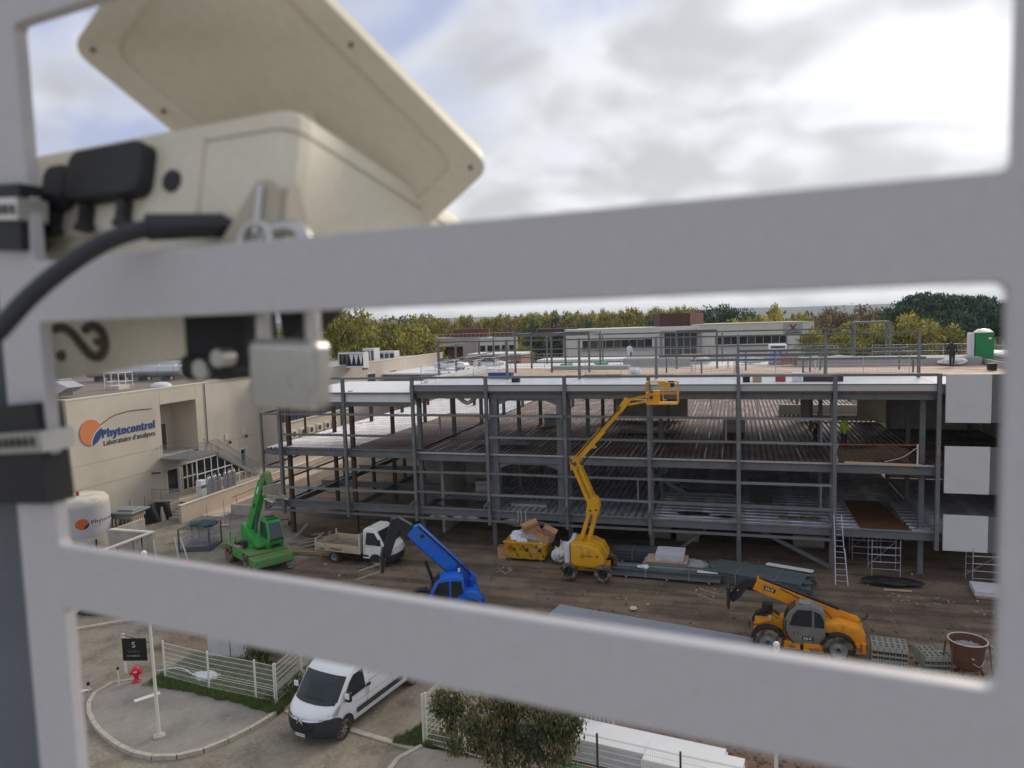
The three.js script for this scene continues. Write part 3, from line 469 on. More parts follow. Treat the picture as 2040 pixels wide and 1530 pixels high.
  part(T, 'retaining_wall', [lo(-12.3, -12.05, -.1, 1.1, -3.59, -1.6)], MAT.concreteC);
  for (let k = 0; k < 6; k++) part(T, 'step', [lo(-12.04, -10.32, -.1, .165 * (k + 1) - .003, -2.1 - .3 * (k + 1), -2.1 - .3 * k)], MAT.concGrey);
  part(T, 'ramp', [place(ext([[3.5, -.1], [30, -.1], [30, .9], [3.5, .02]], 2.0), -10.03, 0, 0, Math.PI / 2)], MAT.concreteC);
  part(T, 'ramp_wall', [lo(-8.0, -7.8, -.1, .75, -30, -4.6)], MAT.concreteC); part(T, 'ramp_wall', [lo(-7.9, -6.0, -.1, .8, -4.5, -4.3)], MAT.concGrey);
  balus([[-10.18, 1.36, -3.4], [-10.18, 1.36, -14]], .9); balus([[-12.18, 1.1, -1.7], [-12.18, 1.1, -3.6], [-14.9, 1.0, -3.7]], .9);
  part(T, 'handrail', [bar([-7.9, 1.3, -4.5], [-7.9, 1.9, -30], .04), ...[-5, -9, -13, -17].map(z => bar([-7.9, .7, z], [-7.9, 1.3 + (-z - 4.5) * .0235, z], .03))], MAT.steelDark);
  // long rear wing
  const WW = -12.5, W2 = M([.55, .475, .405], { rough: .9, var: .1, f: 'big', tile: 9 });
  for (let k = 0; k < 9; k++) { const z1 = -18.6 - k * 4.6, z0 = z1 - 4.6; part(T, 'wing_panel', [lo(WW - .3, WW, 6.75, 10.0, z0 + .012, z1 - .012)], W2); part(T, 'wing_panel', [lo(WW - .3, WW, -.1, k < 3 ? 5.15 : 6.73, z0 + .012, z1 - .012)], W2); }
  part(T, 'coping', [lo(WW - .45, WW + .05, 10.003, 10.1, -60, -18.6)], MAT.cap); part(T, 'wing_end_wall', [lo(-15, WW - .31, -.1, 10, -18.9, -18.62)], W2); part(T, 'wing_roof', [lo(-40, WW - .46, 9.5, 9.7, -60, -34.1)], MAT.greyBoard);
  const win = part(T, 'window_band', [lo(WW - .2, WW - .12, 5.17, 6.73, -32.3, -18.7)], MAT.glassBlue); for (let z = -18.8; z > -32.4; z -= 2.26) part(win, 'window_frame', [lo(WW - .14, WW - .02, 5.17, 6.73, z - .05, z + .05)], MAT.steelDark); part(win, 'sill', [lo(WW, WW + .12, 5.05, 5.15, -32.4, -18.6)], MAT.white);
  for (const [z0, z1, y0, y1] of [[-38, -36, 7.3, 8.6], [-44, -42, 7.3, 8.6], [-22.4, -20.6, 7.4, 8.8]]) { const w = part(T, 'window', [lo(WW - .02, WW + .02, y0, y1, z0, z1)], MAT.glassBlue); part(w, 'window_frame', [lo(WW, WW + .06, y0, y1, z0 - .06, z0), lo(WW, WW + .06, y0, y1, z1, z1 + .06), lo(WW, WW + .06, y1, y1 + .06, z0, z1)], MAT.white); }
  for (let k = 0; k < 6; k++) { const z = -19.6 - k * 1.55; const u = thing('air_conditioner', 'beige outdoor air conditioning unit in the row under the window band', 'air conditioner', [WW + .28, 3.5, z], 0, 'air conditioners along the rear wing'); part(u, 'casing', [RB(.5, .8, 1.1, .03, 0, .4, 0)], MAT.cap); part(u, 'fan_grille', [place(flat(new THREE.CylinderGeometry(.27, .27, .03, 18)), .26, .4, .1, 0, Math.PI / 2)], MAT.logoDark); part(u, 'bracket', [lo(-.27, .2, -.06, 0, -.4, -.36), lo(-.27, .2, -.06, 0, .36, .4)], MAT.steelDark); }
}
// things on the laboratory roof
{
  const D1 = thing('ventilation_duct', 'round silver ventilation duct lying on the laboratory roof', 'duct', [-36, 9.4, -18.2]);
  part(D1, 'pipe', [rod([0, 1.0, 0], [11.2, 1.0, -1], .62, .62, 24), rod([1, 1.5, -1.7], [10.8, 1.5, -2.4], .5, .5, 24)], MAT.duct); for (let k = 0; k < 6; k++) part(D1, 'joint_ring', [rod([1 + k * 1.9, 1.0, -.09 - .17 * k], [1.07 + k * 1.9, 1.0, -.1 - .17 * k], .66, .66, 24)], MAT.clamp); for (let k = 0; k < 4; k++) part(D1, 'support', [lo(1 + k * 2.9, 1.15 + k * 2.9, 0, .5, -.8, .4), lo(1 + k * 2.9, 1.15 + k * 2.9, 0, 1.05, -2.6, -1.3)], MAT.steelDark);
  part(D1, 'end_cap', [rod([11.2, 1, -1], [11.3, 1, -1.01], .63, .5, 24)], MAT.clamp);
  const D2 = thing('ventilation_duct', 'wide rectangular silver duct with a bend beside the laboratory roof edge', 'duct', [-31, 9.4, -2.0]);
  part(D2, 'run', [RB(9, .95, 1.5, .06, 4, .85, 0), RB(9, .8, 1.3, .06, 3, 1.0, -2.2)], MAT.duct); part(D2, 'bend', [place(ext([[0, 0], [1.7, .15], [2.6, .55], [1.5, .95], [0, .95]], 1.5, .02), 8.5, .38, -.75)], MAT.duct); for (let k = 0; k < 5; k++) part(D2, 'flange', [lo(k * 2, k * 2 + .06, .36, 1.36, -.8, .8)], MAT.clamp); for (const x of [.5, 4, 8]) { part(D2, 'support', [lo(x, x + .15, 0, .38, -.7, .7)], MAT.steelDark); part(D2, 'support', [lo(x - .6, x - .45, 0, .6, -2.8, -1.6)], MAT.steelDark); };
  const cage = thing('roof_hatch_rail', 'white guard rail cage round the roof hatch between the silver ducts', 'railing', [-24.4, 9.4, -9.0]);
  for (const [x, z] of [[0, 0], [1.6, 0], [0, -1.6], [1.6, -1.6], [.8, 0], [.8, -1.6]]) part(cage, 'upright', [rod([x, 0, z], [x, 1.5, z], .035)], MAT.white); for (const y of [.7, 1.5]) part(cage, 'hoop', [bar([0, y, 0], [1.6, y, 0], .05), bar([0, y, -1.6], [1.6, y, -1.6], .05), bar([0, y, 0], [0, y, -1.6], .05), bar([1.6, y, 0], [1.6, y, -1.6], .05)], MAT.white); part(cage, 'hatch', [lo(.1, 1.5, 0, .35, -1.5, -.1)], MAT.cap);
  const dome = single('roof_dome', [place(lathe([[0, .42], [.5, .36], [.85, .18], [.95, 0]], 18), -21.4, 9.4, -12.5)], MAT.insul, 'low white skylight dome beside the round duct', 'skylight', 'skylights on the laboratory roof'); copy(dome, [3.2, 0, -3.2], 0, 'low white skylight dome beside the round duct');
  const pl = thing('plant_room', 'low rooftop plant room with dark glass and white mullions', 'building', [-36, 9.3, -32]); part(pl, 'wall', [lo(-8, 6, 0, .9, 0, .2)], MAT.cap); const pg = part(pl, 'glass_band', [lo(-8, 6, .9, 2.6, .02, .1)], M([.03, .06, .055], { rough: .15 })); for (let k = 0; k < 9; k++) part(pg, 'mullion', [lo(-8 + k * 1.7, -7.9 + k * 1.7, .9, 2.6, .1, .2)], MAT.white); part(pl, 'roof', [lo(-8.4, 6.4, 2.6, 2.8, -5, .6)], MAT.cap);
  const ld = thing('roof_ladder', 'white access ladder leaning on the rooftop plant room', 'ladder', [-28.6, 9.4, -29]); part(ld, 'rail', [bar([0, 0, 0], [.6, 3, -2], .05), bar([.7, 0, 0], [1.3, 3, -2], .05)], MAT.white); for (let k = 1; k < 9; k++) part(ld, 'rung', [bar([k * .066, k * .333, -k * .222], [k * .066 + .7, k * .333, -k * .222], .035)], MAT.white);
  const rp = thing('roof_pipework', 'small cluster of dark red pipe valves on the laboratory roof', 'pipes', [-21.2, 9.4, -20]); for (let k = 0; k < 4; k++) part(rp, 'valve', [rod([k * .35, 0, 0], [k * .35, .75, 0], .07), place(flat(new THREE.SphereGeometry(.14, 10, 8)), k * .35, .6, .05)], k % 2 ? MAT.redDull : MAT.logoDark); part(rp, 'manifold', [bar([-.2, .3, 0], [1.3, .3, 0], .1)], MAT.steelLight);
  // chillers on the rear wing
  const ch = thing('chiller_unit', 'large white rooftop chiller with dark V shaped coil openings', 'chiller', [-13.4, 9.5, -31]); ch.scale.setScalar(.62);
  part(ch, 'casing', [lo(0, 5.2, .3, .7, -2, 0), lo(0, 5.2, 2.9, 3.2, -2, 0), lo(0, .12, .7, 2.9, -2, 0), lo(5.08, 5.2, .7, 2.9, -2, 0)], MAT.white); part(ch, 'coil_bank', [lo(.14, 5.06, .72, 2.88, -1.9, -.25)], MAT.black); for (let k = 0; k < 5; k++) part(ch, 'v_panel', [place(ext([[0, 2.1], [.9, 2.1], [.45, .15]], .05), .3 + k * .95, .75, -.2)], k < 2 ? MAT.steelDark : MAT.white); for (let k = 0; k < 4; k++) part(ch, 'fan', [rod([.7 + k * 1.25, 3.2, -1], [.7 + k * 1.25, 3.35, -1], .5, .5, 16)], MAT.steelDark); part(ch, 'feet', [lo(.2, .5, -.05, .3, -1.8, -.2), lo(4.7, 5, -.05, .3, -1.8, -.2)], MAT.steelDark);
  for (const [x, z, w, h, lab] of [[-13.6, -36, 2.3, 1.5, 'row of grey louvred rooftop units beside the large chiller'], [-13.4, -40.5, 1.6, 1.9, 'tall pale rooftop unit behind the louvred units'], [-13.3, -46, 2.3, 1.3, 'low grey rooftop unit at the far end of the rear wing']]) { const u = thing('rooftop_unit', lab, 'air handler', [x - w, 9.7, z]); part(u, 'casing', [RB(w, h, 1.6, .05, w / 2, h / 2, 0)], MAT.insul); for (let k = 0; k < 3; k++) part(u, 'louvre', [lo(.15 + k * w / 3, w / 3 - .1 + k * w / 3, .4, h - .3, .8, .84)], k % 2 ? MAT.steelDark : MAT.glassBlue); }
  // silver gas bottles below the stair
  for (let k = 0; k < 9; k++) { const b = thing('gas_bottle', 'tall silver gas bottle in the rack below the glazed gallery', 'gas bottle', [-11.0 - (k % 2) * .12, 1.0, -5.6 - k * .34 - (k > 4 ? .5 : 0)], 0, 'gas bottles in the rack'); part(b, 'cylinder', [lathe([[0, 0], [.14, 0], [.15, .05], [.15, 1.35], [.1, 1.52], [.05, 1.58], [0, 1.58]], 16)], MAT.duct); part(b, 'valve', [rod([0, 1.58, 0], [0, 1.7, 0], .03), B(.1, .05, .05, 0, 1.7, 0)], MAT.clamp); }
  const tk = thing('label_cabinet', 'small white cabinet with a blue stripe at the end of the gas bottle row', 'cabinet', [-11.1, 1.0, -4.9]); part(tk, 'box', [RB(.5, 1.5, .6, .03, 0, .75, 0)], MAT.white); part(tk, 'stripe', [lo(.25, .265, .85, 1.1, -.3, .3)], MAT.logoBlue);
}
// storage tank with banner, boundary wall, louvred hut, tarped skip
{
  const T = thing('storage_tank', 'round white storage tank with a company banner wrapped round it', 'tank', [-12.2, 0, 5.4]);
  part(T, 'shell', [lathe([[0, 3.75], [1.2, 3.72], [1.55, 3.62], [1.72, 3.4], [1.75, 3.2], [1.75, 0]], 40)], M([.52, .49, .42], { rough: .85, var: .3, f: 'blotch', tile: 2.4 }));
  const tex = textTex(1024, 512, (x, w, h) => { x.fillStyle = '#b3b0b5'; x.fillRect(0, 0, w, h); x.fillStyle = '#c05f22'; x.beginPath(); x.arc(250, 270, 92, 0, 7); x.fill(); x.fillStyle = '#1f2b58'; x.beginPath(); x.moveTo(262, 360); x.quadraticCurveTo(270, 290, 342, 262); x.quadraticCurveTo(350, 340, 262, 360); x.fill(); x.font = 'bold 92px sans-serif'; x.fillText('Phytocontrol', 360, 290); x.font = '34px sans-serif'; x.fillStyle = '#6d6f7d'; x.fillText("Laboratoire d'analyses", 372, 345); });
  const bg = cap(new THREE.CylinderGeometry(1.765, 1.765, 2.0, 48, 1, true, -.75, 2.6).toNonIndexed()); bg.translate(0, 2.1, 0); bg.rotateY(.98);
  part(T, 'banner', [bg], new THREE.MeshStandardMaterial({ map: tex, roughness: .6, side: THREE.DoubleSide }), 'pale banner with orange disc and dark lettering');
  part(T, 'valve_stub', [rod([.2, 3.7, .3], [.2, 4.0, .3], .1)], MAT.redDull); part(T, 'ladder_ring', [rod([1.7, .2, .5], [1.7, .9, .5], .05)], MAT.black);
  const W = thing('boundary_wall', 'low stained grey concrete wall with a pale coping in front of the tank', 'wall', [0, 0, 0]);
  part(W, 'wall_body', [lo(-5.95, -5.75, -.05, 1.6, 6.0, 14.3)], MAT.concGrey); part(W, 'wall_body', [lo(-9.2, -5.96, -.05, 1.6, 5.8, 6.0)], MAT.concGrey); part(W, 'coping', [lo(-6.0, -5.7, 1.603, 1.7, 5.76, 14.35)], MAT.cap); part(W, 'coping', [lo(-9.2, -6.01, 1.603, 1.7, 5.76, 6.06)], MAT.cap); part(W, 'wall_body', [lo(-9.4, -9.21, -.05, 1.6, 3, 6)], MAT.concGrey);
  { const r = rng(3321); for (let k = 0; k < 16; k++) { const z = 6.2 + r() * 7.8, l = .25 + r() * .9, w = .03 + r() * .05; part(W, 'drip_stain', [place(ext([[-w, 0], [w, 0], [w * .7, -l * .5], [w * .2, -l], [-w * .3, -l * .8], [-w * .8, -l * .4]], .003), -5.75, 1.6, z, Math.PI / 2)], M([.19, .175, .15], { rough: .95 })); } }
  const K = thing('low_wall_block', 'short pale concrete block wall beside a pile of dark pipes', 'wall', [-2.9, 0, 14.0]); part(K, 'block', [RB(1.2, .95, 1.0, .03, 0, .45, 0, .4)], MAT.cap); part(K, 'coping_cap', [RB(1.3, .08, 1.1, .02, 0, .96, 0, .4)], MAT.concGrey);
  const H = thing('louvred_hut', 'small wooden louvred hut with a flat lead roof beside the tank', 'hut', [-10.9, 0, 2.8], .15);
  part(H, 'base', [lo(-.8, .8, 0, .3, -.7, .7)], MAT.concGrey); part(H, 'core', [lo(-.45, .45, .3, 1.6, -.35, .35)], MAT.woodGrey); for (let k = 0; k < 6; k++) { part(H, 'slat', [lo(-.78 + k * .28, -.66 + k * .28, .3, 1.6, .62, .72)], MAT.woodGrey); part(H, 'slat', [lo(.72, .8, .3, 1.6, -.62 + k * .22, -.52 + k * .22)], MAT.woodPale); } part(H, 'frieze', [lo(-.85, .85, 1.6, 1.95, -.75, .76)], MAT.woodGrey); part(H, 'roof', [RB(2.2, .14, 2.0, .04, 0, 2.03, 0), RB(1.2, .16, 1.1, .06, .3, 2.16, .1)], MAT.steelLight);
  const S = thing('tarped_skip', 'black plastic sheet draped over a low fence beside the steps', 'tarpaulin', [-12.35, 0, -.6]); const g = new THREE.PlaneGeometry(3.6, 1.5, 24, 10); const p = g.attributes.position; for (let i = 0; i < p.count; i++) p.setXYZ(i, p.getX(i), p.getY(i) + .72 + .08 * Math.sin(p.getX(i) * 3), .16 * Math.sin(p.getX(i) * 5 + p.getY(i) * 2) * (1 - (p.getY(i) + .75) / 3)); g.computeVertexNormals(); part(S, 'sheet', [place(flat(g), 0, 0, 0, Math.PI / 2 - .25)], MAT.tarp); part(S, 'crate', [lo(-.9, -.2, 0, 1.15, -1.5, 1.5)], MAT.black); for (const z of [-1.5, .2, 1.6]) part(S, 'stake', [rod([-.1, 0, z], [-.1, 2.2, z], .02)], MAT.rustSteel);
}
// ---------------------------------------------------------------- vehicles (local frame: +x forward, y up, +z right side)
function inset(poly, d) { const n = poly.length, A = poly.reduce((s, p, i) => { const q = poly[(i + 1) % n]; return s + p[0] * q[1] - q[0] * p[1]; }, 0) > 0 ? 1 : -1; return poly.map((p, i) => { const a = poly[(i + n - 1) % n], b = poly[(i + 1) % n]; let e1 = [p[0] - a[0], p[1] - a[1]], e2 = [b[0] - p[0], b[1] - p[1]]; const l1 = Math.hypot(...e1) || 1, l2 = Math.hypot(...e2) || 1; let nx = -(e1[1] / l1 + e2[1] / l2) * A, ny = (e1[0] / l1 + e2[0] / l2) * A; const l = Math.hypot(nx, ny) || 1; return [p[0] + nx / l * d, p[1] + ny / l * d]; }); }
// closed side profile swept across the width, edges rounded by r, then bent by D(x, y, zn) -> [x, y, z]
function shellGeo(prof, r, D, crease = .62, inner = [-.8, -.45, 0, .45, .8]) {
  const zs = [[-1, r], [-1 + .3 * r, r * .45], [-1 + r * 1.0, 0], ...inner.map(z => [z, 0]), [1 - r * 1.0, 0], [1 - .3 * r, r * .45], [1, r]];
  const rings = zs.map(([zn, d]) => inset(prof, d).map(p => D(p[0], p[1], zn))), n = prof.length, pos = [];
  for (let k = 0; k < rings.length - 1; k++) for (let i = 0; i < n; i++) { const j = (i + 1) % n, a = rings[k][i], b = rings[k][j], c = rings[k + 1][j], d = rings[k + 1][i]; pos.push(...a, ...b, ...c, ...a, ...c, ...d); }
  const tri = THREE.ShapeUtils.triangulateShape(inset(prof, r).map(p => new THREE.Vector2(...p)), []);
  for (const t of tri) { pos.push(...rings[0][t[0]], ...rings[0][t[2]], ...rings[0][t[1]]); const e = rings.at(-1); pos.push(...e[t[0]], ...e[t[1]], ...e[t[2]]); }
  const g = new THREE.BufferGeometry(); g.setAttribute('position', new THREE.Float32BufferAttribute(pos, 3)); g.computeVertexNormals();
  return toCreasedNormals(g, crease);
}
function sideExt(poly, t, sgn, D, base = 0) { const g = ext(poly, t), p = g.attributes.position; for (let i = 0; i < p.count; i++) { const q = D(p.getX(i), p.getY(i), sgn); p.setXYZ(i, q[0], q[1], q[2] + sgn * (p.getZ(i) + base)); } g.computeVertexNormals(); return g; }
function across(pts, z0, z1, nz, off, D) { // strip following profile points, z normalised
  const pos = [], P = (p, zn) => D(p[0], p[1], zn), row = k => pts.map((p, i) => { const a = pts[Math.max(0, i - 1)], b = pts[Math.min(pts.length - 1, i + 1)], l = Math.hypot(b[0] - a[0], b[1] - a[1]); const nx = (b[1] - a[1]) / l, ny = -(b[0] - a[0]) / l; return P([p[0] + nx * off, p[1] + ny * off], lerp(z0, z1, k / nz)); });
  for (let k = 0; k < nz; k++) { const A = row(k), Bq = row(k + 1); for (let i = 0; i < pts.length - 1; i++) pos.push(...A[i], ...A[i + 1], ...Bq[i + 1], ...A[i], ...Bq[i + 1], ...Bq[i]); }
  const g = new THREE.BufferGeometry(); g.setAttribute('position', new THREE.Float32BufferAttribute(pos, 3)); g.computeVertexNormals(); return g;
}
function wheel(parent, x, y, z, r, w, o = {}) {
  const prof = [[r * .56, -w * .42], [r * .62, -w * .48], [r * .86, -w * .5], [r * .96, -w * .42], [r * (o.lugs ? .955 : 1), -w * .3], [r * (o.lugs ? .96 : 1.0), 0], [r * (o.lugs ? .955 : 1), w * .3], [r * .96, w * .42], [r * .86, w * .5], [r * .62, w * .48], [r * .56, w * .42]];
  const gs = [lathe(prof, 28)]; if (o.lugs) for (let k = 0; k < o.lugs; k++) for (const s of [-1, 1]) { const b = B(r * .09, w * .52, r * .13, 0, 0, 0, 0, 0, 0); b.rotateX(s * .55); b.translate(r * .965, s * w * .23, 0); b.rotateY((k + (s > 0 ? .5 : 0)) / o.lugs * Math.PI * 2); gs.push(b); }
  const T = part(parent, 'wheel', gs.map(g => place(g, 0, 0, 0, 0, 0, Math.PI / 2).translate(x, y, z)), o.tyre || MAT.tyre);
  const s = o.side ?? Math.sign(z), rim = lathe([[0, .05 * s * w * 4], [r * .2, .05 * s * w * 4], [r * .24, .02 * s], [r * .44, -.02 * s], [r * .5, s * w * .36], [r * .585, s * w * .44], [r * .57, 0], [0, 0]], 24);
  part(T, 'rim', [place(rim, 0, 0, 0, 0, 0, Math.PI / 2).translate(x, y, z)], o.rim || MAT.rimGrey);
  const bolts = []; for (let k = 0; k < 6; k++) bolts.push(rod([x + Math.cos(k * 1.047) * r * .17, y + Math.sin(k * 1.047) * r * .17, z + s * w * .18], [x + Math.cos(k * 1.047) * r * .17, y + Math.sin(k * 1.047) * r * .17, z + s * w * .27], r * .035, r * .035, 6));
  part(T, 'wheel_nuts', [...bolts, rod([x, y, z + s * w * .1], [x, y, z + s * w * .3], r * .11, r * .09, 14)], o.hub || MAT.black).userData.kind = 'stuff';
  if (o.spokes) for (let k = 0; k < 8; k++) { const a = k * Math.PI / 4; part(T, 'rim_spoke', [bar([x + Math.cos(a) * r * .12, y + Math.sin(a) * r * .12, z + s * w * .34], [x + Math.cos(a) * r * .52, y + Math.sin(a) * r * .52, z + s * w * .42], r * .1, .03)], MAT.rimGrey); }
  return T;
}
const plate = (parent, name, w, h, pos, rot, draw, m = {}) => { const g = cap(flat(new THREE.PlaneGeometry(w, h))); const k = mesh(name, g, new THREE.MeshStandardMaterial({ map: textTex(512, Math.round(512 * h / w), draw), roughness: .5, side: THREE.DoubleSide, ...m }), parent); k.position.set(...pos); k.rotation.set(...rot); return k; };

{ // white delivery van driving out of the gate
  const T = thing('delivery_van', 'white long high roof delivery van with dark bumper leaving the gate', 'van', [16.24, 0, 19.05], -1.7558);
  const w = y => 1.03 - Math.max(0, y - 1.25) * .085 - Math.max(0, .6 - y) * .12;
  const D = (x, y, zn) => [x - (x > 1 ? Math.pow((x - 1) / 2.1, 1.6) * .46 * Math.pow(Math.abs(zn), 2.6) : 0), y, zn * w(y) * (x > 2.2 ? 1 - .05 * (x - 2.2) : 1)];
  const P = [[2.92, .34], [3.1, .46], [3.16, .7], [3.14, .95], [3.08, 1.08], [2.98, 1.16], [2.8, 1.26], [2.58, 1.34], [2.28, 1.62], [2.0, 1.88], [1.78, 2.07], [1.5, 2.23], [1.1, 2.33], [.3, 2.38], [-2.9, 2.36], [-3.12, 2.26], [-3.2, 2.0], [-3.22, .5], [-3.15, .34]];
  part(T, 'body', [shellGeo(P, .05, D)], MAT.vanWhite);
  part(T, 'front_bumper', [shellGeo([[2.3, .3], [2.98, .3], [3.15, .44], [3.2, .7], [3.18, .97], [3.02, 1.0], [2.62, .9], [2.3, .7]], .03, (x, y, zn) => { const q = D(x, y, zn); return [q[0] + .01, q[1], q[2] * 1.022]; })], MAT.bumper, 'dark grey plastic front bumper');
  part(T, 'grille', [across([[3.205, .6], [3.215, .72], [3.19, .88]], -.55, .55, 8, .006, D)], MAT.black);
  const ch = part(T, 'grille_bar', [across([[3.195, .97], [3.17, 1.03]], -.8, .8, 14, .012, D)], MAT.chrome); part(ch, 'badge', [place(ext([[-.14, -.06], [0, .06], [.14, -.06], [.14, -.01], [0, .11], [-.14, -.01]], .02), 3.21, 1.0, 0, Math.PI / 2), place(ext([[-.14, -.16], [0, -.04], [.14, -.16], [.14, -.11], [0, .01], [-.14, -.11]], .02), 3.21, 1.0, 0, Math.PI / 2)], MAT.chrome);
  part(T, 'windscreen', [across([[2.54, 1.38], [2.28, 1.62], [2.0, 1.88], [1.8, 2.055]], -.93, .93, 12, .006, D)], MAT.glassDark); part(T, 'scuttle', [across([[2.66, 1.315], [2.52, 1.4]], -.9, .9, 10, .009, D)], MAT.blackPl);
  for (const s of [-1, 1]) {
    part(T, 'wiper', [across([[2.5, 1.42], [2.47, 1.45]], s * .1 - .1, s * .45, 4, .02, D)], MAT.black);
    const hl = part(T, 'headlamp', [shellGeo([[2.78, .98], [3.04, .98], [3.05, 1.08], [2.72, 1.26], [2.52, 1.31], [2.6, 1.18]], .02, (x, y, zn) => { const q = D(x + .012, y + .014, s * (.78 + .245 * (zn + 1) / 2)); return q; }, .62, [0])], MAT.lampGlass); part(hl, 'lamp_bowl', [place(flat(new THREE.SphereGeometry(.07, 10, 8)), ...D(2.9, 1.08, s * .86))], MAT.chrome);
    const dw = part(T, 'door_window', [sideExt([[2.1, 1.34], [2.12, 1.46], [1.75, 1.82], [1.5, 1.98], [.98, 2.0], [.92, 1.36]], .008, s, D)], MAT.glassDark); part(dw, 'window_seal', [sideExt([[2.16, 1.3], [2.2, 1.48], [1.78, 1.87], [1.51, 2.03], [.94, 2.05], [.88, 1.32]], .004, s, D)], MAT.blackPl);
    part(T, 'door_handle', [sideExt(rrect(.6, 1.3, .82, 1.4, .04), .02, s, D)], MAT.blackPl); part(T, 'rub_strip', [sideExt(rrect(-1.35, .6, 1.45, .78, .03), .022, s, D)], MAT.bumper); part(T, 'rub_strip', [sideExt(rrect(-3.1, .6, -2.75, .78, .03), .022, s, D)], MAT.bumper);
    part(T, 'fuel_flap', [sideExt(rrect(.5, 1.05, .7, 1.3, .03), .006, s, D)], MAT.vanWhite);
    for (const [x0, x1, y0, y1] of [[.8, .812, .55, 2.1], [-.7, -.688, .8, 2.1], [-2.9, .7, 1.46, 1.475], [-2.9, .7, 1.74, 1.755], [-2.9, 1.6, 1.02, 1.03]]) part(T, 'panel_seam', [sideExt([[x0, y0], [x1, y0], [x1, y1], [x0, y1]], .003, s, D)], MAT.steelLight);
    for (const x of [2.12, -2.12]) { const a = new THREE.Shape(); a.absarc(x, .36, .47, 0, Math.PI, false); a.lineTo(x - .47, .3); a.lineTo(x + .47, .3); part(T, 'wheel_arch', [sideExt(a, .006, s, D)], MAT.blackPl); wheel(T, x, .35, s * .93, .35, .23, { spokes: true, side: s, rim: MAT.blackPl }); }
    const mr = part(T, 'mirror', [RB(.16, .34, .24, .04, 2.0, 1.5, s * 1.17)], MAT.blackPl); part(mr, 'mirror_cap', [RB(.05, .2, .2, .02, 2.09, 1.56, s * 1.18)], MAT.vanWhite); part(mr, 'mirror_arm', [bar([1.96, 1.38, s * .98], [1.98, 1.4, s * 1.12], .06)], MAT.blackPl);
  }
  plate(T, 'number_plate', .5, .11, [3.215, .48, 0], [0, Math.PI / 2, 0], (x, W, H) => { x.fillStyle = '#dfe1e4'; x.fillRect(0, 0, W, H); x.fillStyle = '#20449a'; x.fillRect(0, 0, 36, H); x.fillRect(W - 36, 0, 36, H); x.fillStyle = '#222'; x.font = 'bold 84px sans-serif'; x.fillText('EZ-806-NW', 54, 88); });
  part(T, 'roof_antenna', [rod([1.0, 2.33, 0], [.9, 2.5, 0], .012), B(.08, .03, .05, 1.02, 2.34, 0)], MAT.black);
  for (const x of [-.2, -1.2, -2.2]) part(T, 'roof_rib', [RB(.08, .02, 1.5, .01, x, 2.385, 0)], MAT.vanWhite);
}
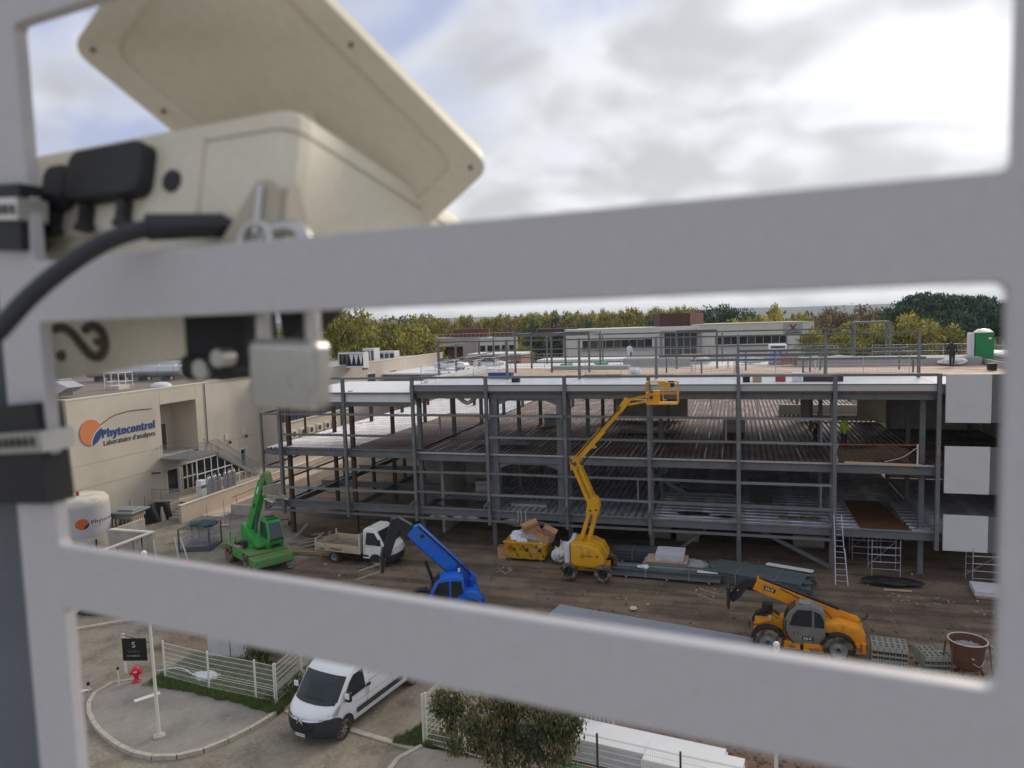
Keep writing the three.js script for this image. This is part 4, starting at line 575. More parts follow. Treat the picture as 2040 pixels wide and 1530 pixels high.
{ // orange telehandler
  const T = thing('orange_telehandler', 'orange telescopic handler with grey cab and black fork head', 'telehandler', [32.78, 0, 10.4], 3.1); T.scale.setScalar(.965);
  const O = MAT.orange, K = MAT.blackPl, wb = 1.42;
  for (const s of [-1, 1]) for (const x of [wb, -wb]) { wheel(T, x, .63, s * .93, .63, .44, { lugs: 16, tyre: x > 0 ? MAT.tyreMud : MAT.tyre, side: s }); part(T, 'mudguard', [place(ext((() => { const a = new THREE.Shape(); a.absarc(0, 0, .74, .25, Math.PI - .35, false); a.absarc(0, 0, .68, Math.PI - .35, .25, true); return a; })(), .44), x, .6, s * .93 - .22)], K); }
  part(T, 'chassis', [RB(4.1, .42, .9, .05, 0, .72, 0)], O); part(T, 'axle', [rod([wb, .6, -.8], [wb, .6, .8], .12), rod([-wb, .6, -.8], [-wb, .6, .8], .12)], K);
  // rear counterweight hood (boom pivot towers)
  part(T, 'rear_hood', [shellGeo([[-2.45, .62], [-1.95, .55], [-1.35, 1.2], [-.75, 1.28], [-.75, 1.62], [-1.5, 1.72], [-2.3, 1.5], [-2.48, 1.3]], .03, (x, y, z) => [x, y, z * .85], .5)], O);
  part(T, 'tail_skirt', [shellGeo([[-2.5, .55], [-2.1, .5], [-2.05, .95], [-2.5, 1.0]], .03, (x, y, z) => [x, y, z * 1.0], .5)], O); part(T, 'tail_skirt', [RB(.1, .25, .4, .03, -2.52, .75, -.6)], MAT.redDull);
  part(T, 'engine_pod', [shellGeo([[-.7, .72], [1.05, .72], [1.1, 1.05], [.6, 1.32], [-.7, 1.32]], .05, (x, y, z) => [x, y, .68 + z * .34], .5)], O);
  part(T, 'step_box', [RB(.85, .38, .34, .04, -.45, .58, -.86), RB(.7, .34, .3, .04, .45, .6, -.86)], O);
  // cab on the left
  const CP = [[-.62, .72], [.35, .68], [.62, .95], [.78, 1.35], [.74, 1.7], [.55, 2.1], [.28, 2.34], [-.05, 2.42], [-.5, 2.38], [-.86, 2.12], [-.92, 1.45], [-.9, 1.05]];
  const DC = (x, y, z) => [x, y, -.58 + z * (.44 - Math.max(0, y - 1.4) * .08)];
  const cab = part(T, 'cab', [shellGeo(CP, .06, DC, .5)], MAT.greyCab);
  part(cab, 'side_window', [sideExt([[.55, 1.5], [.4, 1.98], [.2, 2.2], [-.36, 2.22], [-.36, 1.5]], .012, -1, DC)], MAT.glassDark); part(cab, 'side_window', [sideExt([[-.46, 1.5], [-.46, 2.18], [-.7, 2.1], [-.83, 1.85], [-.85, 1.5]], .012, -1, DC)], MAT.glassDark);
  part(cab, 'windscreen', [across([[.66, 1.02], [.8, 1.36], [.755, 1.7], [.565, 2.12], [.29, 2.36]], -.85, .85, 6, .006, DC)], MAT.glassDark); part(cab, 'door_seam', [sideExt([[-.4, .74], [-.385, .74], [-.385, 2.24], [-.4, 2.24]], .005, -1, DC)], K);
  part(cab, 'door_trim', [sideExt((() => { const s = new THREE.Shape(); s.moveTo(.38, .7); s.lineTo(.62, .98); s.lineTo(.76, 1.36); s.lineTo(.7, 1.72); s.lineTo(.66, 1.7); s.lineTo(.7, 1.36); s.lineTo(.57, 1.0); s.lineTo(.34, .74); return s; })(), .014, -1, DC)], K); part(cab, 'roof_hatch', [RB(.5, .05, .55, .02, -.1, 2.43, -.58)], M([.22, .20, .19], { rough: .6 }));
  plate(cab, 'company_sign', .46, .16, [-.2, .98, -1.026], [0, Math.PI, 0], (x, W, H) => { x.fillStyle = '#15130f'; x.fillRect(0, 0, W, H); x.fillStyle = '#eee'; x.font = 'italic bold 140px sans-serif'; x.fillText('SALTI', 40, 142); });
  plate(cab, 'unit_number', .2, .1, [.26, 1.18, -1.026], [0, Math.PI, 0], (x, W, H) => { x.fillStyle = '#3c3934'; x.fillRect(0, 0, W, H); x.fillStyle = '#ddd'; x.font = 'bold 170px sans-serif'; x.fillText('CD', 130, 190); });
  // boom
  const bp = (x, y) => [x, y, .12];
  const boom = part(T, 'boom', [place(ext([[-2.2, 1.35], [-2.3, 1.62], [-1.9, 1.82], [1.86, 3.1], [2.05, 2.62], [-1.6, 1.3]], .34, .02), 0, 0, -.05)], O); part(boom, 'boom_top_track', [bar([-1.5, 2.02, .12], [1.8, 3.14, .12], .26, .07)], K); part(boom, 'boom_hose', [bar([-2.0, 1.9, -.02], [1.6, 3.12, -.02], .03)], K);
  plate(boom, 'company_sign', .5, .17, [1.35, 2.66, -.075], [0, Math.PI, -.33], (x, W, H) => { x.fillStyle = '#15130f'; x.fillRect(0, 0, W, H); x.fillStyle = '#eee'; x.font = 'italic bold 140px sans-serif'; x.fillText('SALTI', 40, 142); });
  const head = part(T, 'boom_head', [place(ext([[1.9, 2.68], [1.95, 3.06], [2.45, 3.02], [2.85, 2.55], [3.1, 2.1], [2.95, 1.9], [2.6, 2.2], [2.3, 2.72]], .22, .02), 0, 0, .01)], K); plate(head, 'digit', .16, .22, [2.72, 2.5, -.02], [0, Math.PI, -.5], (x, W, H) => { x.fillStyle = '#121212'; x.fillRect(0, 0, W, H); x.fillStyle = '#ddd'; x.font = 'bold 440px sans-serif'; x.fillText('2', 130, 520); });
  const car = part(T, 'fork_carriage', [RB(.1, .95, 1.2, .02, 3.12, 2.2, .12), RB(.16, .1, 1.24, .02, 3.16, 2.66, .12)], K); for (const z of [-.3, .5]) { part(car, 'fork', [bar([3.2, 1.82, z], [4.5, 2.22, z], .13, .045), bar([3.2, 1.82, z], [3.17, 2.6, z], .12, .05)], M([.24, .16, .12], { rough: .7, var: .3, tile: .6 })); }
  for (let k = 0; k < 5; k++) part(T, 'vent_slot', [B(.28, .03, .01, -1.5, .95 + k * .08, -.856, 0, .05)], K); part(T, 'hose', [tube([[-1.2, 1.7, -.3], [-.9, 2.0, -.25], [-.2, 2.25, -.1], [.9, 2.75, -.07]], .025, 24, 6), tube([[1.9, 2.9, -.05], [2.2, 3.15, -.05], [2.6, 2.8, -.06], [2.9, 2.3, -.05]], .02, 20, 6)], K); part(T, 'hazard_strip', [B(.06, .4, .01, -2.3, .8, -1.01)], MAT.redDull);
  part(T, 'lift_ram', [rod([-.9, 1.4, .12], [.6, 2.3, .12], .07), rod([.6, 2.3, .12], [1.3, 2.6, .12], .045)], MAT.clamp);
  part(T, 'mirror', [RB(.05, .34, .2, .02, 1.5, 2.1, -.72), rod([1.0, 1.6, -.7], [1.5, 2.0, -.72], .02)], K); part(T, 'mirror', [RB(.05, .26, .2, .02, 2.2, 1.35, -.9), rod([1.6, 1.25, -.8], [2.2, 1.35, -.9], .02)], K); part(T, 'mirror', [RB(.06, .1, .3, .02, -2.6, 1.95, -.2), rod([-2.3, 1.6, -.2], [-2.6, 1.95, -.2], .02)], K);
  part(T, 'front_frame', [RB(.5, .3, .7, .04, 1.75, 1.05, .1), place(ext([[.75, 1.3], [1.2, 1.55], [1.3, 1.42], [1.9, 1.2], [1.9, 1.05], [.8, 1.05]], .5, .02), 0, 0, -.45)], O); part(T, 'work_lamp', [RB(.1, .12, .2, .03, 1.35, 1.62, -.6)], MAT.lampGlass); part(T, 'spare_air_filter', [rod([1.45, 1.5, .55], [1.45, 1.78, .55], .24, .24, 18)], K);
}
{ // green rotating telehandler
  const T = thing('green_telehandler', 'dusty green rotating telescopic handler with boom raised beside the beige wall', 'telehandler', [1.54, 0, 5.38], -.546);
  const G = MAT.green, GD = MAT.greenDusty, K = MAT.blackPl;
  for (const s of [-1, 1]) for (const x of [1.45, -1.45]) { wheel(T, x, .55, s * 1.02, .55, .4, { lugs: 16, tyre: MAT.tyreMud, side: s, rim: MAT.tyreMud }); }
  part(T, 'chassis', [shellGeo([[-2.1, .55], [2.0, .5], [2.35, .62], [2.35, 1.0], [-2.1, 1.02]], .03, (x, y, z) => [x, y, z * .78], .5)], GD);
  part(T, 'deck_plate', [RB(3.9, .08, 2.35, .03, .0, 1.1, 0)], GD); part(T, 'side_skirt', [RB(1.6, .5, .1, .03, 0, .8, 1.12), RB(1.6, .5, .1, .03, 0, .8, -1.12)], G);
  part(T, 'stabiliser', [shellGeo([[1.9, .62], [2.6, .42], [2.75, .55], [2.7, .92], [1.9, 1.06]], .02, (x, y, z) => [x, y, z * 1.22], .5)], GD, 'wide dusty green front stabiliser beam'); part(T, 'stabiliser', [shellGeo([[-2.6, .5], [-2.0, .6], [-2.0, 1.0], [-2.6, .95]], .02, (x, y, z) => [x, y, z * 1.15], .5)], GD); for (const z of [-1.05, 1.05]) part(T, 'stabiliser_foot', [rod([2.5, .12, z], [2.5, .5, z], .07), rod([2.5, .06, z], [2.5, .12, z], .2, .16, 14)], MAT.steelLight);
  // upper carriage, turned towards the right
  const U = part(T, 'turret', [rod([0, 1.1, 0], [0, 1.35, 0], .75, .75, 24), shellGeo([[-1.15, 1.3], [1.35, 1.3], [1.35, 1.45], [-.6, 2.35], [-1.0, 2.4], [-1.2, 2.1]], .02, (x, y, z) => [x, y, .02 + z * .42], .5)], G); part(U, 'guard_rail', [tube([[-1.7, 1.12, .9], [-1.72, 1.75, .9], [-1.3, 1.8, .9], [-.9, 1.78, .9], [-.88, 1.14, .9]], .03, 20, 6)], G); part(U, 'hydraulic_block', [RB(.5, .35, .3, .04, .2, 1.45, .8), RB(.5, .25, .35, .04, -.6, 1.27, .85)], K); part(U, 'tool_box', [RB(.9, .12, .3, .02, -.2, 1.2, 1.0)], MAT.woodGrey);
  const CP = [[.42, 1.2], [1.5, 1.15], [1.72, 1.5], [1.78, 1.75], [1.62, 2.3], [1.35, 2.82], [.95, 2.92], [.48, 2.86], [.38, 2.4], [.36, 1.6]], DC = (x, y, z) => [x, y, -.62 + z * (.5 - Math.max(0, y - 1.7) * .06)];
  const cab = part(T, 'cab', [shellGeo(CP, .06, DC, .5)], G); part(cab, 'windscreen', [across([[1.745, 1.62], [1.79, 1.78], [1.63, 2.3], [1.43, 2.68]], -.82, .82, 6, .008, DC)], MAT.glassBlue); for (const s of [-1, 1]) part(cab, 'side_window', [sideExt([[1.5, 1.75], [1.5, 2.2], [1.25, 2.7], [.6, 2.72], [.52, 1.8]], .012, s, DC)], MAT.glassDark); part(cab, 'roof_grille', [RB(.7, .05, .8, .02, .95, 2.93, -.62)], G); for (let k = 0; k < 5; k++) part(cab, 'roof_slot', [B(.08, .02, .6, .68 + k * .13, 2.965, -.62)], K); part(cab, 'bumper_grille', [across([[1.56, 1.22], [1.68, 1.4]], -.5, .6, 4, .012, DC)], K); part(cab, 'mirror', [bar([1.4, 2.75, -1.1], [1.5, 2.7, -1.6], .04), RB(.06, .3, .18, .02, 1.5, 2.45, -1.6)], K);
  // boom leans back and up
  const p0 = [-.55, 1.95, .05], p1 = [1.3, 5.65, -.3], q = t => [0, 1, 2].map(k => lerp(p0[k], p1[k], t));
  const boom = part(T, 'boom', [bar(p0, q(.88), .42, .5)], G, 'green boom raised steeply'); part(boom, 'inner_section', [bar(q(.82), q(1.0), .32, .38)], GD); part(boom, 'boom_slot', [bar([q(.45)[0] + .03, q(.45)[1] - .06, q(.45)[2] + .22], [q(.52)[0] + .03, q(.52)[1] - .06, q(.52)[2] + .22], .02, .12)], K); part(boom, 'boom_logo', [bar([q(.68)[0], q(.68)[1], q(.68)[2] + .215], [q(.8)[0], q(.8)[1], q(.8)[2] + .215], .02, .12)], MAT.white); part(boom, 'lift_ram', [rod([.2, 1.5, .1], q(.5), .08)], MAT.steelDark);
  const hd = part(T, 'boom_head', [place(ext([[0, -.1], [.25, .3], [.5, .42], [.75, .3], [1.05, -.5], [.9, -.55], [.55, .05], [.25, -.35]], .3, .02), 1.12, 5.5, -.45)], GD); part(hd, 'fork_carriage', [RB(.12, .65, 1.1, .02, 2.25, 4.9, -.3), RB(1.3, .16, .14, .02, 2.47, 4.67, .1), RB(1.5, .1, .14, .02, 2.57, 4.57, -.65)], MAT.woodGrey); part(hd, 'fork', [bar([2.17, 4.45, .15], [3.3, 4.4, .15], .1, .05), bar([2.17, 4.45, -.75], [3.3, 4.4, -.75], .1, .05)], MAT.cap);
}
{ // blue telehandler
  const T = thing('blue_telehandler', 'bright blue telescopic handler with its boom lowered towards the white truck', 'telehandler', [16.45, 0, 10.85], -2.723);
  const Bl = MAT.blue, BD = MAT.blueDark, K = MAT.blackPl;
  for (const s of [-1, 1]) for (const x of [1.15, -1.15]) { wheel(T, x, .58, s * .95, .58, .4, { lugs: 16, tyre: MAT.tyreMud, side: s, rim: BD }); part(T, 'mudguard', [place(ext((() => { const a = new THREE.Shape(); a.absarc(0, 0, .7, .3, Math.PI - .3, false); a.absarc(0, 0, .65, Math.PI - .3, .3, true); return a; })(), .42), x, .58, s * .95 - .21)], K); }
  part(T, 'chassis', [RB(3.3, .45, .95, .05, 0, .72, 0)], BD); part(T, 'rear_hood', [shellGeo([[-1.75, .6], [-.7, .6], [-.7, 1.62], [-1.2, 1.7], [-1.6, 1.55], [-1.75, 1.3]], .06, (x, y, z) => [x, y, -.2 + z * .72], .5)], Bl); part(T, 'rear_bumper', [RB(.25, .3, 1.5, .04, -1.8, .75, 0), RB(.2, .45, .3, .03, -1.75, 1.05, -.75)], BD);
  const CP = [[-.85, .75], [.5, .72], [.75, 1.0], [.82, 1.35], [.72, 1.75], [.5, 2.2], [.22, 2.42], [-.5, 2.46], [-.88, 2.3], [-.95, 1.6]], DC = (x, y, z) => [x, y, -.55 + z * (.48 - Math.max(0, y - 1.4) * .07)];
  const cab = part(T, 'cab', [shellGeo(CP, .06, DC, .5)], Bl); part(cab, 'windscreen', [across([[.72, .98], [.84, 1.36], [.74, 1.76], [.52, 2.21], [.25, 2.42]], -.86, .86, 6, .006, DC)], MAT.glassDark); for (let k = 0; k < 6; k++) part(cab, 'guard_bar', [across([[.76, 1.05], [.84, 1.36], [.74, 1.76], [.52, 2.21], [.2, 2.45]], -.72 + k * .28, -.68 + k * .28, 1, .05, DC)], K);
  for (const s of [-1, 1]) { part(cab, 'side_window', [sideExt([[.62, 1.3], [.55, 1.75], [.3, 2.2], [-.18, 2.25], [-.18, 1.2]], .012, s, DC)], MAT.glassDark); part(cab, 'side_window', [sideExt([[-.28, 1.3], [-.28, 2.25], [-.75, 2.2], [-.85, 1.65]], .012, s, DC)], MAT.glassDark); } part(cab, 'beacon', [rod([-.7, 2.45, -.3], [-.7, 2.62, -.3], .07, .06, 12)], MAT.cap);
  part(T, 'filter_pot', [rod([-1.25, 1.6, -.25], [-1.25, 2.05, -.25], .14, .14, 16)], BD); part(T, 'hose_loop', [tube([[-.6, 2.3, .0], [-.7, 2.7, .0], [-1.1, 2.6, -.05], [-1.2, 2.0, -.1]], .03, 20, 6)], K); part(T, 'valve', [B(.1, .2, .1, -.4, 2.4, .4), B(.08, .16, .08, -.25, 2.42, .3)], MAT.redDull);
  const bm = part(T, 'boom', [place(ext([[-1.55, 1.55], [-1.55, 1.95], [1.1, 4.72], [1.36, 4.66], [1.68, 4.32], [1.6, 4.16], [-1.05, 1.45]], .34, .03), 0, 0, .15)], Bl, 'blue boom raised steeply'); part(bm, 'boom_rib', [bar([-.6, 1.95, .3], [1.5, 4.1, .3], .3, .22)], BD); for (const o of [0, .06]) part(bm, 'boom_hose', [tube([[-1.3, 2.1 + o, .1], [0, 3.5 + o, .08], [1.2, 4.7 + o, .1]], .022, 20, 6)], K); part(bm, 'lift_ram', [rod([.3, 1.0, .35], [.9, 2.9, .35], .08)], K); part(bm, 'boom_bolt', [rod([1.0, 4.2, .09], [1.0, 4.2, .13], .1, .1, 12)], K);
  const hd = part(T, 'boom_head', [place(ext([[1.4, 4.25], [1.5, 4.75], [2.1, 5.15], [2.45, 5.1], [3.0, 3.3], [2.65, 3.2], [2.1, 4.6], [1.8, 4.1]], .34, .03), 0, 0, .18), rod([2.2, 4.95, .05], [2.2, 4.95, .65], .15, .15, 14)], K); part(hd, 'fork_carriage', [RB(.14, .75, 1.5, .03, 2.95, 3.05, .35), RB(.1, .1, 1.6, .02, 3.0, 3.45, .35)], K); for (const z of [-.25, .95]) part(hd, 'fork', [bar([3.02, 2.75, z], [3.0, 3.4, z], .13, .06), bar([3.02, 2.73, z], [4.2, 2.4, z], .14, .05)], M([.30, .22, .17], { rough: .8, var: .3, tile: .6 }));
  part(T, 'mirror', [RB(.06, .36, .2, .02, .9, 2.1, -1.45), rod([.7, 1.7, -1.0], [.9, 2.0, -1.42], .02)], K);
}
{ // white tipper truck
  const T = thing('flatbed_truck', 'white cab flatbed truck with dusty tan drop side bed', 'truck', [7.95, 0, 3.58], -.09);
  for (const s of [-1, 1]) { wheel(T, 1.6, .36, s * .86, .36, .24, { side: s }); wheel(T, -1.45, .36, s * .8, .36, .42, { side: s }); }
  part(T, 'ladder_frame', [B(5.2, .16, .12, -.3, .55, .35), B(5.2, .16, .12, -.3, .55, -.35)], MAT.blackPl);
  const bed = part(T, 'bed_floor', [lo(-2.65, .5, .78, .86, -1.05, 1.05)], M([.22, .165, .13], { rough: .95, var: .3, tile: 1 })); part(T, 'drop_side', [RB(3.1, .48, .05, .02, -1.08, .98, 1.06)], MAT.truckTan); part(T, 'drop_side', [RB(3.1, .48, .05, .02, -1.08, .98, -1.06)], MAT.truckTan); part(T, 'tail_board', [RB(.05, .48, 2.1, .02, -2.66, .98, 0)], MAT.truckTan); part(T, 'head_board', [RB(.06, 1.2, 2.1, .02, .5, 1.35, 0)], MAT.truckTan); for (const [x, z] of [[-2.68, 1.08], [-2.68, -1.08], [.52, 1.08], [.52, -1.08]]) part(T, 'bed_post', [RB(.07, x > 0 ? 1.25 : .8, .07, .01, x, x > 0 ? 1.38 : 1.1, z)], MAT.cap); void bed;
  for (const [x, z, l, r] of [[-1.4, .2, 1.4, .3], [-.9, -.4, 1.6, -.2], [-1.8, -.2, .8, .8]]) part(T, 'rubble', [B(l, .06, .12, x, .9, z, r)], MAT.woodGrey);
  const CP = [[.68, .5], [2.0, .45], [2.62, .5], [2.68, .95], [2.6, 1.2], [2.25, 1.38], [1.62, 2.2], [1.35, 2.34], [.85, 2.34], [.68, 2.2]], DC = (x, y, z) => [x - (x > 2 ? (x - 2) * .5 * Math.pow(Math.abs(z), 3) : 0), y, z * (1.0 - Math.max(0, y - 1.3) * .12)];
  const cab = part(T, 'cab', [shellGeo(CP, .06, DC, .55)], MAT.truckWhite); part(cab, 'windscreen', [across([[2.22, 1.42], [2.05, 1.645], [1.85, 1.905], [1.66, 2.155]], -.9, .9, 12, .022, DC)], MAT.glassDark); for (const s of [-1, 1]) { part(cab, 'door_window', [sideExt([[2.0, 1.36], [1.5, 2.08], [.95, 2.1], [.9, 1.36]], .012, s, DC)], MAT.glassDark); part(cab, 'door_seam', [sideExt([[.82, .62], [.834, .62], [.834, 2.2], [.82, 2.2]], .004, s, DC)], MAT.blackPl); const a = new THREE.Shape(); a.absarc(1.6, .36, .48, 0, Math.PI, false); part(cab, 'wheel_arch', [sideExt(a, .006, s, DC)], MAT.blackPl); part(cab, 'mirror', [RB(.08, .34, .2, .03, 1.95, 1.6, s * 1.15)], MAT.blackPl); part(cab, 'side_trim', [sideExt([[.7, .62], [1.1, .62], [1.1, .74], [.7, .74]], .01, s, DC)], MAT.blackPl); }
  part(cab, 'bumper', [shellGeo([[2.3, .34], [2.66, .36], [2.74, .6], [2.7, .78], [2.3, .8]], .03, DC, .5)], MAT.blackPl); for (const s of [-1, 1]) part(cab, 'headlamp', [RB(.1, .2, .34, .04, 2.52, .95, s * .66)], MAT.lampGlass); 
  part(cab, 'aerial', [rod([1.0, 2.3, .5], [1.0, 2.75, .5], .012)], MAT.black);
}
{ // yellow articulated boom lift
  const T = thing('boom_lift', 'yellow articulated boom lift raised in front of the steel frame', 'boom lift', [22.1, 0, 3.1]);
  const Y = MAT.yellow, K = MAT.blackPl, z0 = -.3;
  for (const [x, z] of [[-.97, 1.05], [.97, 1.05], [-.97, -1.05], [.97, -1.05]]) wheel(T, x, .48, z, .48, .38, { lugs: 18, tyre: MAT.tyreMud, rim: MAT.blackPl });
  part(T, 'chassis', [RB(2.3, .34, 1.1, .05, 0, .55, 0)], Y); part(T, 'axle', [rod([-.97, .48, -.9], [-.97, .48, .9], .11), rod([.97, .48, -.9], [.97, .48, .9], .11)], K);
  const hood = s => shellGeo([[-.85, .78], [.75, .72], [1.0, .95], [1.02, 1.25], [.75, 1.75], [.2, 1.98], [-.85, 2.02]], .1, (x, y, z) => [x, y, s * .58 + z * .44], .6);
  part(T, 'turret_hood', [hood(1)], Y); part(T, 'turret_hood', [hood(-1)], Y); part(T, 'counterweight', [shellGeo([[-1.05, .76], [-.82, .74], [-.8, 2.06], [-1.0, 2.05], [-1.12, 1.8]], .06, (x, y, z) => [x - .14 * (1 - z * z) * -1 - .14, y, z * 1.06], .6)], MAT.insul, 'pale grey counterweight end of the lift turret');
  part(T, 'hood_mark', [place(flat(new THREE.TorusGeometry(.09, .022, 6, 20)), -.18, 1.36, 1.025), B(.42, .035, .006, .2, 1.38, 1.027), place(flat(new THREE.CylinderGeometry(.07, .07, .01, 16)), .62, 1.38, 1.025, 0, 0, Math.PI / 2)], MAT.rustSteel);
  const L = (nm, a, b, w, h, m, pr = T) => part(pr, nm, [bar([a[0] - 22.1, a[1], z0 + (a[2] || 0)], [b[0] - 22.1, b[1], z0 + (b[2] || 0)], w, h)], m);
  // lower parallelogram, upper parallelogram
  for (const s of [-.22, .22]) { L('lower_arm', [21.55, 1.7, s], [22.18, 3.75, s], .11, .2, Y); L('lower_arm', [22.0, 1.7, s], [22.55, 3.7, s], .11, .22, Y); L('upper_arm', [22.2, 3.95, s], [21.32, 6.1, s], .11, .2, Y); L('upper_arm', [22.5, 4.1, s], [21.62, 6.15, s], .11, .18, Y); }
  part(T, 'elbow_link', [place(ext([[21.98, 3.55], [22.6, 3.45], [22.72, 3.9], [22.66, 4.25], [22.5, 4.45], [22.1, 4.3]].map(p => [p[0] - 22.1, p[1]]), .56, .03), 0, 0, z0 - .28)], Y); part(T, 'elbow_pin', [rod([.45, 3.75, z0 - .34], [.45, 3.75, z0 + .34], .06), rod([.12, 3.7, z0 - .34], [.12, 3.7, z0 + .34], .06)], K);
  part(T, 'knee_link', [place(ext([[21.15, 6.0], [21.75, 6.05], [21.6, 6.5], [21.5, 6.75], [21.1, 6.6]].map(p => [p[0] - 22.1, p[1]]), .5, .03), 0, 0, z0 - .25)], MAT.yellowSkip);
  const mb = L('main_boom', [21.3, 6.4], [22.95, 8.25], .32, .4, Y); L('boom_section', [22.85, 8.14], [24.0, 9.45], .23, .26, Y, mb); L('hose_guide', [21.5, 6.8, .2], [24.0, 9.62, .2], .05, .06, K, mb); L('lift_ram', [21.7, 6.25], [22.5, 7.3], .1, .1, K, mb); part(mb, 'bracket', [place(ext([[22.2, 7.2], [22.6, 7.25], [22.35, 7.6]].map(p => [p[0] - 22.1, p[1]]), .2), 0, 0, z0 - .1)], Y);
  L('jib_knuckle', [23.9, 9.35], [24.35, 9.95], .26, .34, Y); const jb = L('jib', [24.25, 9.95], [25.9, 10.35], .16, .2, Y); L('jib_link', [24.4, 9.7], [25.9, 9.98], .1, .12, Y, jb); L('jib_hose', [24.4, 10.1, .12], [25.8, 10.42, .12], .05, .05, K, jb);
  const bx0 = 25.45 - 22.1, bx1 = 27.1 - 22.1, by = 9.8, bz0 = z0 - .45, bz1 = z0 + .45, bk = part(T, 'basket_floor', [RB(bx1 - bx0, .1, .9, .02, (bx0 + bx1) / 2, by, z0)], Y);
  for (const [x, z] of [[bx0, bz0], [bx1, bz0], [bx0, bz1], [bx1, bz1], [(bx0 + bx1) / 2, bz0]]) part(bk, 'upright', [rod([x, by, z], [x, by + 1.15, z], .025)], Y); for (const y of [.55, 1.15]) part(bk, 'guard_rail', [bar([bx0, by + y, bz0], [bx1, by + y, bz0], .045), bar([bx0, by + y, bz1], [bx1, by + y, bz1], .045), bar([bx0, by + y, bz0], [bx0, by + y, bz1], .045), bar([bx1, by + y, bz0], [bx1, by + y, bz1], .045)], Y); part(bk, 'control_box', [RB(.4, .3, .3, .03, 26.28 - 22.1, by + 1.1, bz1 - .1), RB(.25, .35, .2, .03, 26.6 - 22.1, by + .95, bz1 - .1)], Y); part(bk, 'tool_bag', [RB(.35, .35, .3, .1, 26.75 - 22.1, by + 1.05, z0)], MAT.cloth); part(T, 'basket_mount', [RB(.35, .7, .4, .04, 25.95 - 22.1, 10.15, z0)], Y);
}

{ // dried mud thrown up on the machines: thin irregular crusts on skirts and guards
  const crust = (T, spots) => { const r = rng(T.id * 13 + 7); for (const [x, y, z, w, h, ry] of spots) { const n = 14, pts = []; for (let k = 0; k < n; k++) { const a = k / n * 6.283, q = .55 + .45 * r(); pts.push([Math.cos(a) * w * q, Math.sin(a) * h * q]); } part(T, 'mud_crust', [place(ext(pts, .006), x, y, z, ry)], MAT.mudSplash); } };
  const find = n => scene.children.find(o => o.name === n);
  crust(find('green_telehandler'), [[-.3, .72, 1.172, .34, .16, 0], [.4, .68, 1.172, .22, .12, 0], [2.735, .6, .5, .3, .12, Math.PI / 2], [2.74, .62, -.5, .4, .1, Math.PI / 2]]);
  crust(find('orange_telehandler'), [[-.45, .5, -1.034, .3, .1, 0], [.45, .55, -1.014, .2, .1, 0], [-2.2, .7, -1.003, .14, .14, 0]]);
  crust(find('flatbed_truck'), [[-1.2, .92, 1.087, .7, .1, 0], [-2.2, .88, 1.087, .3, .08, 0]]);
  crust(find('boom_lift'), [[.1, .5, .552, .5, .08, 0]]);
}
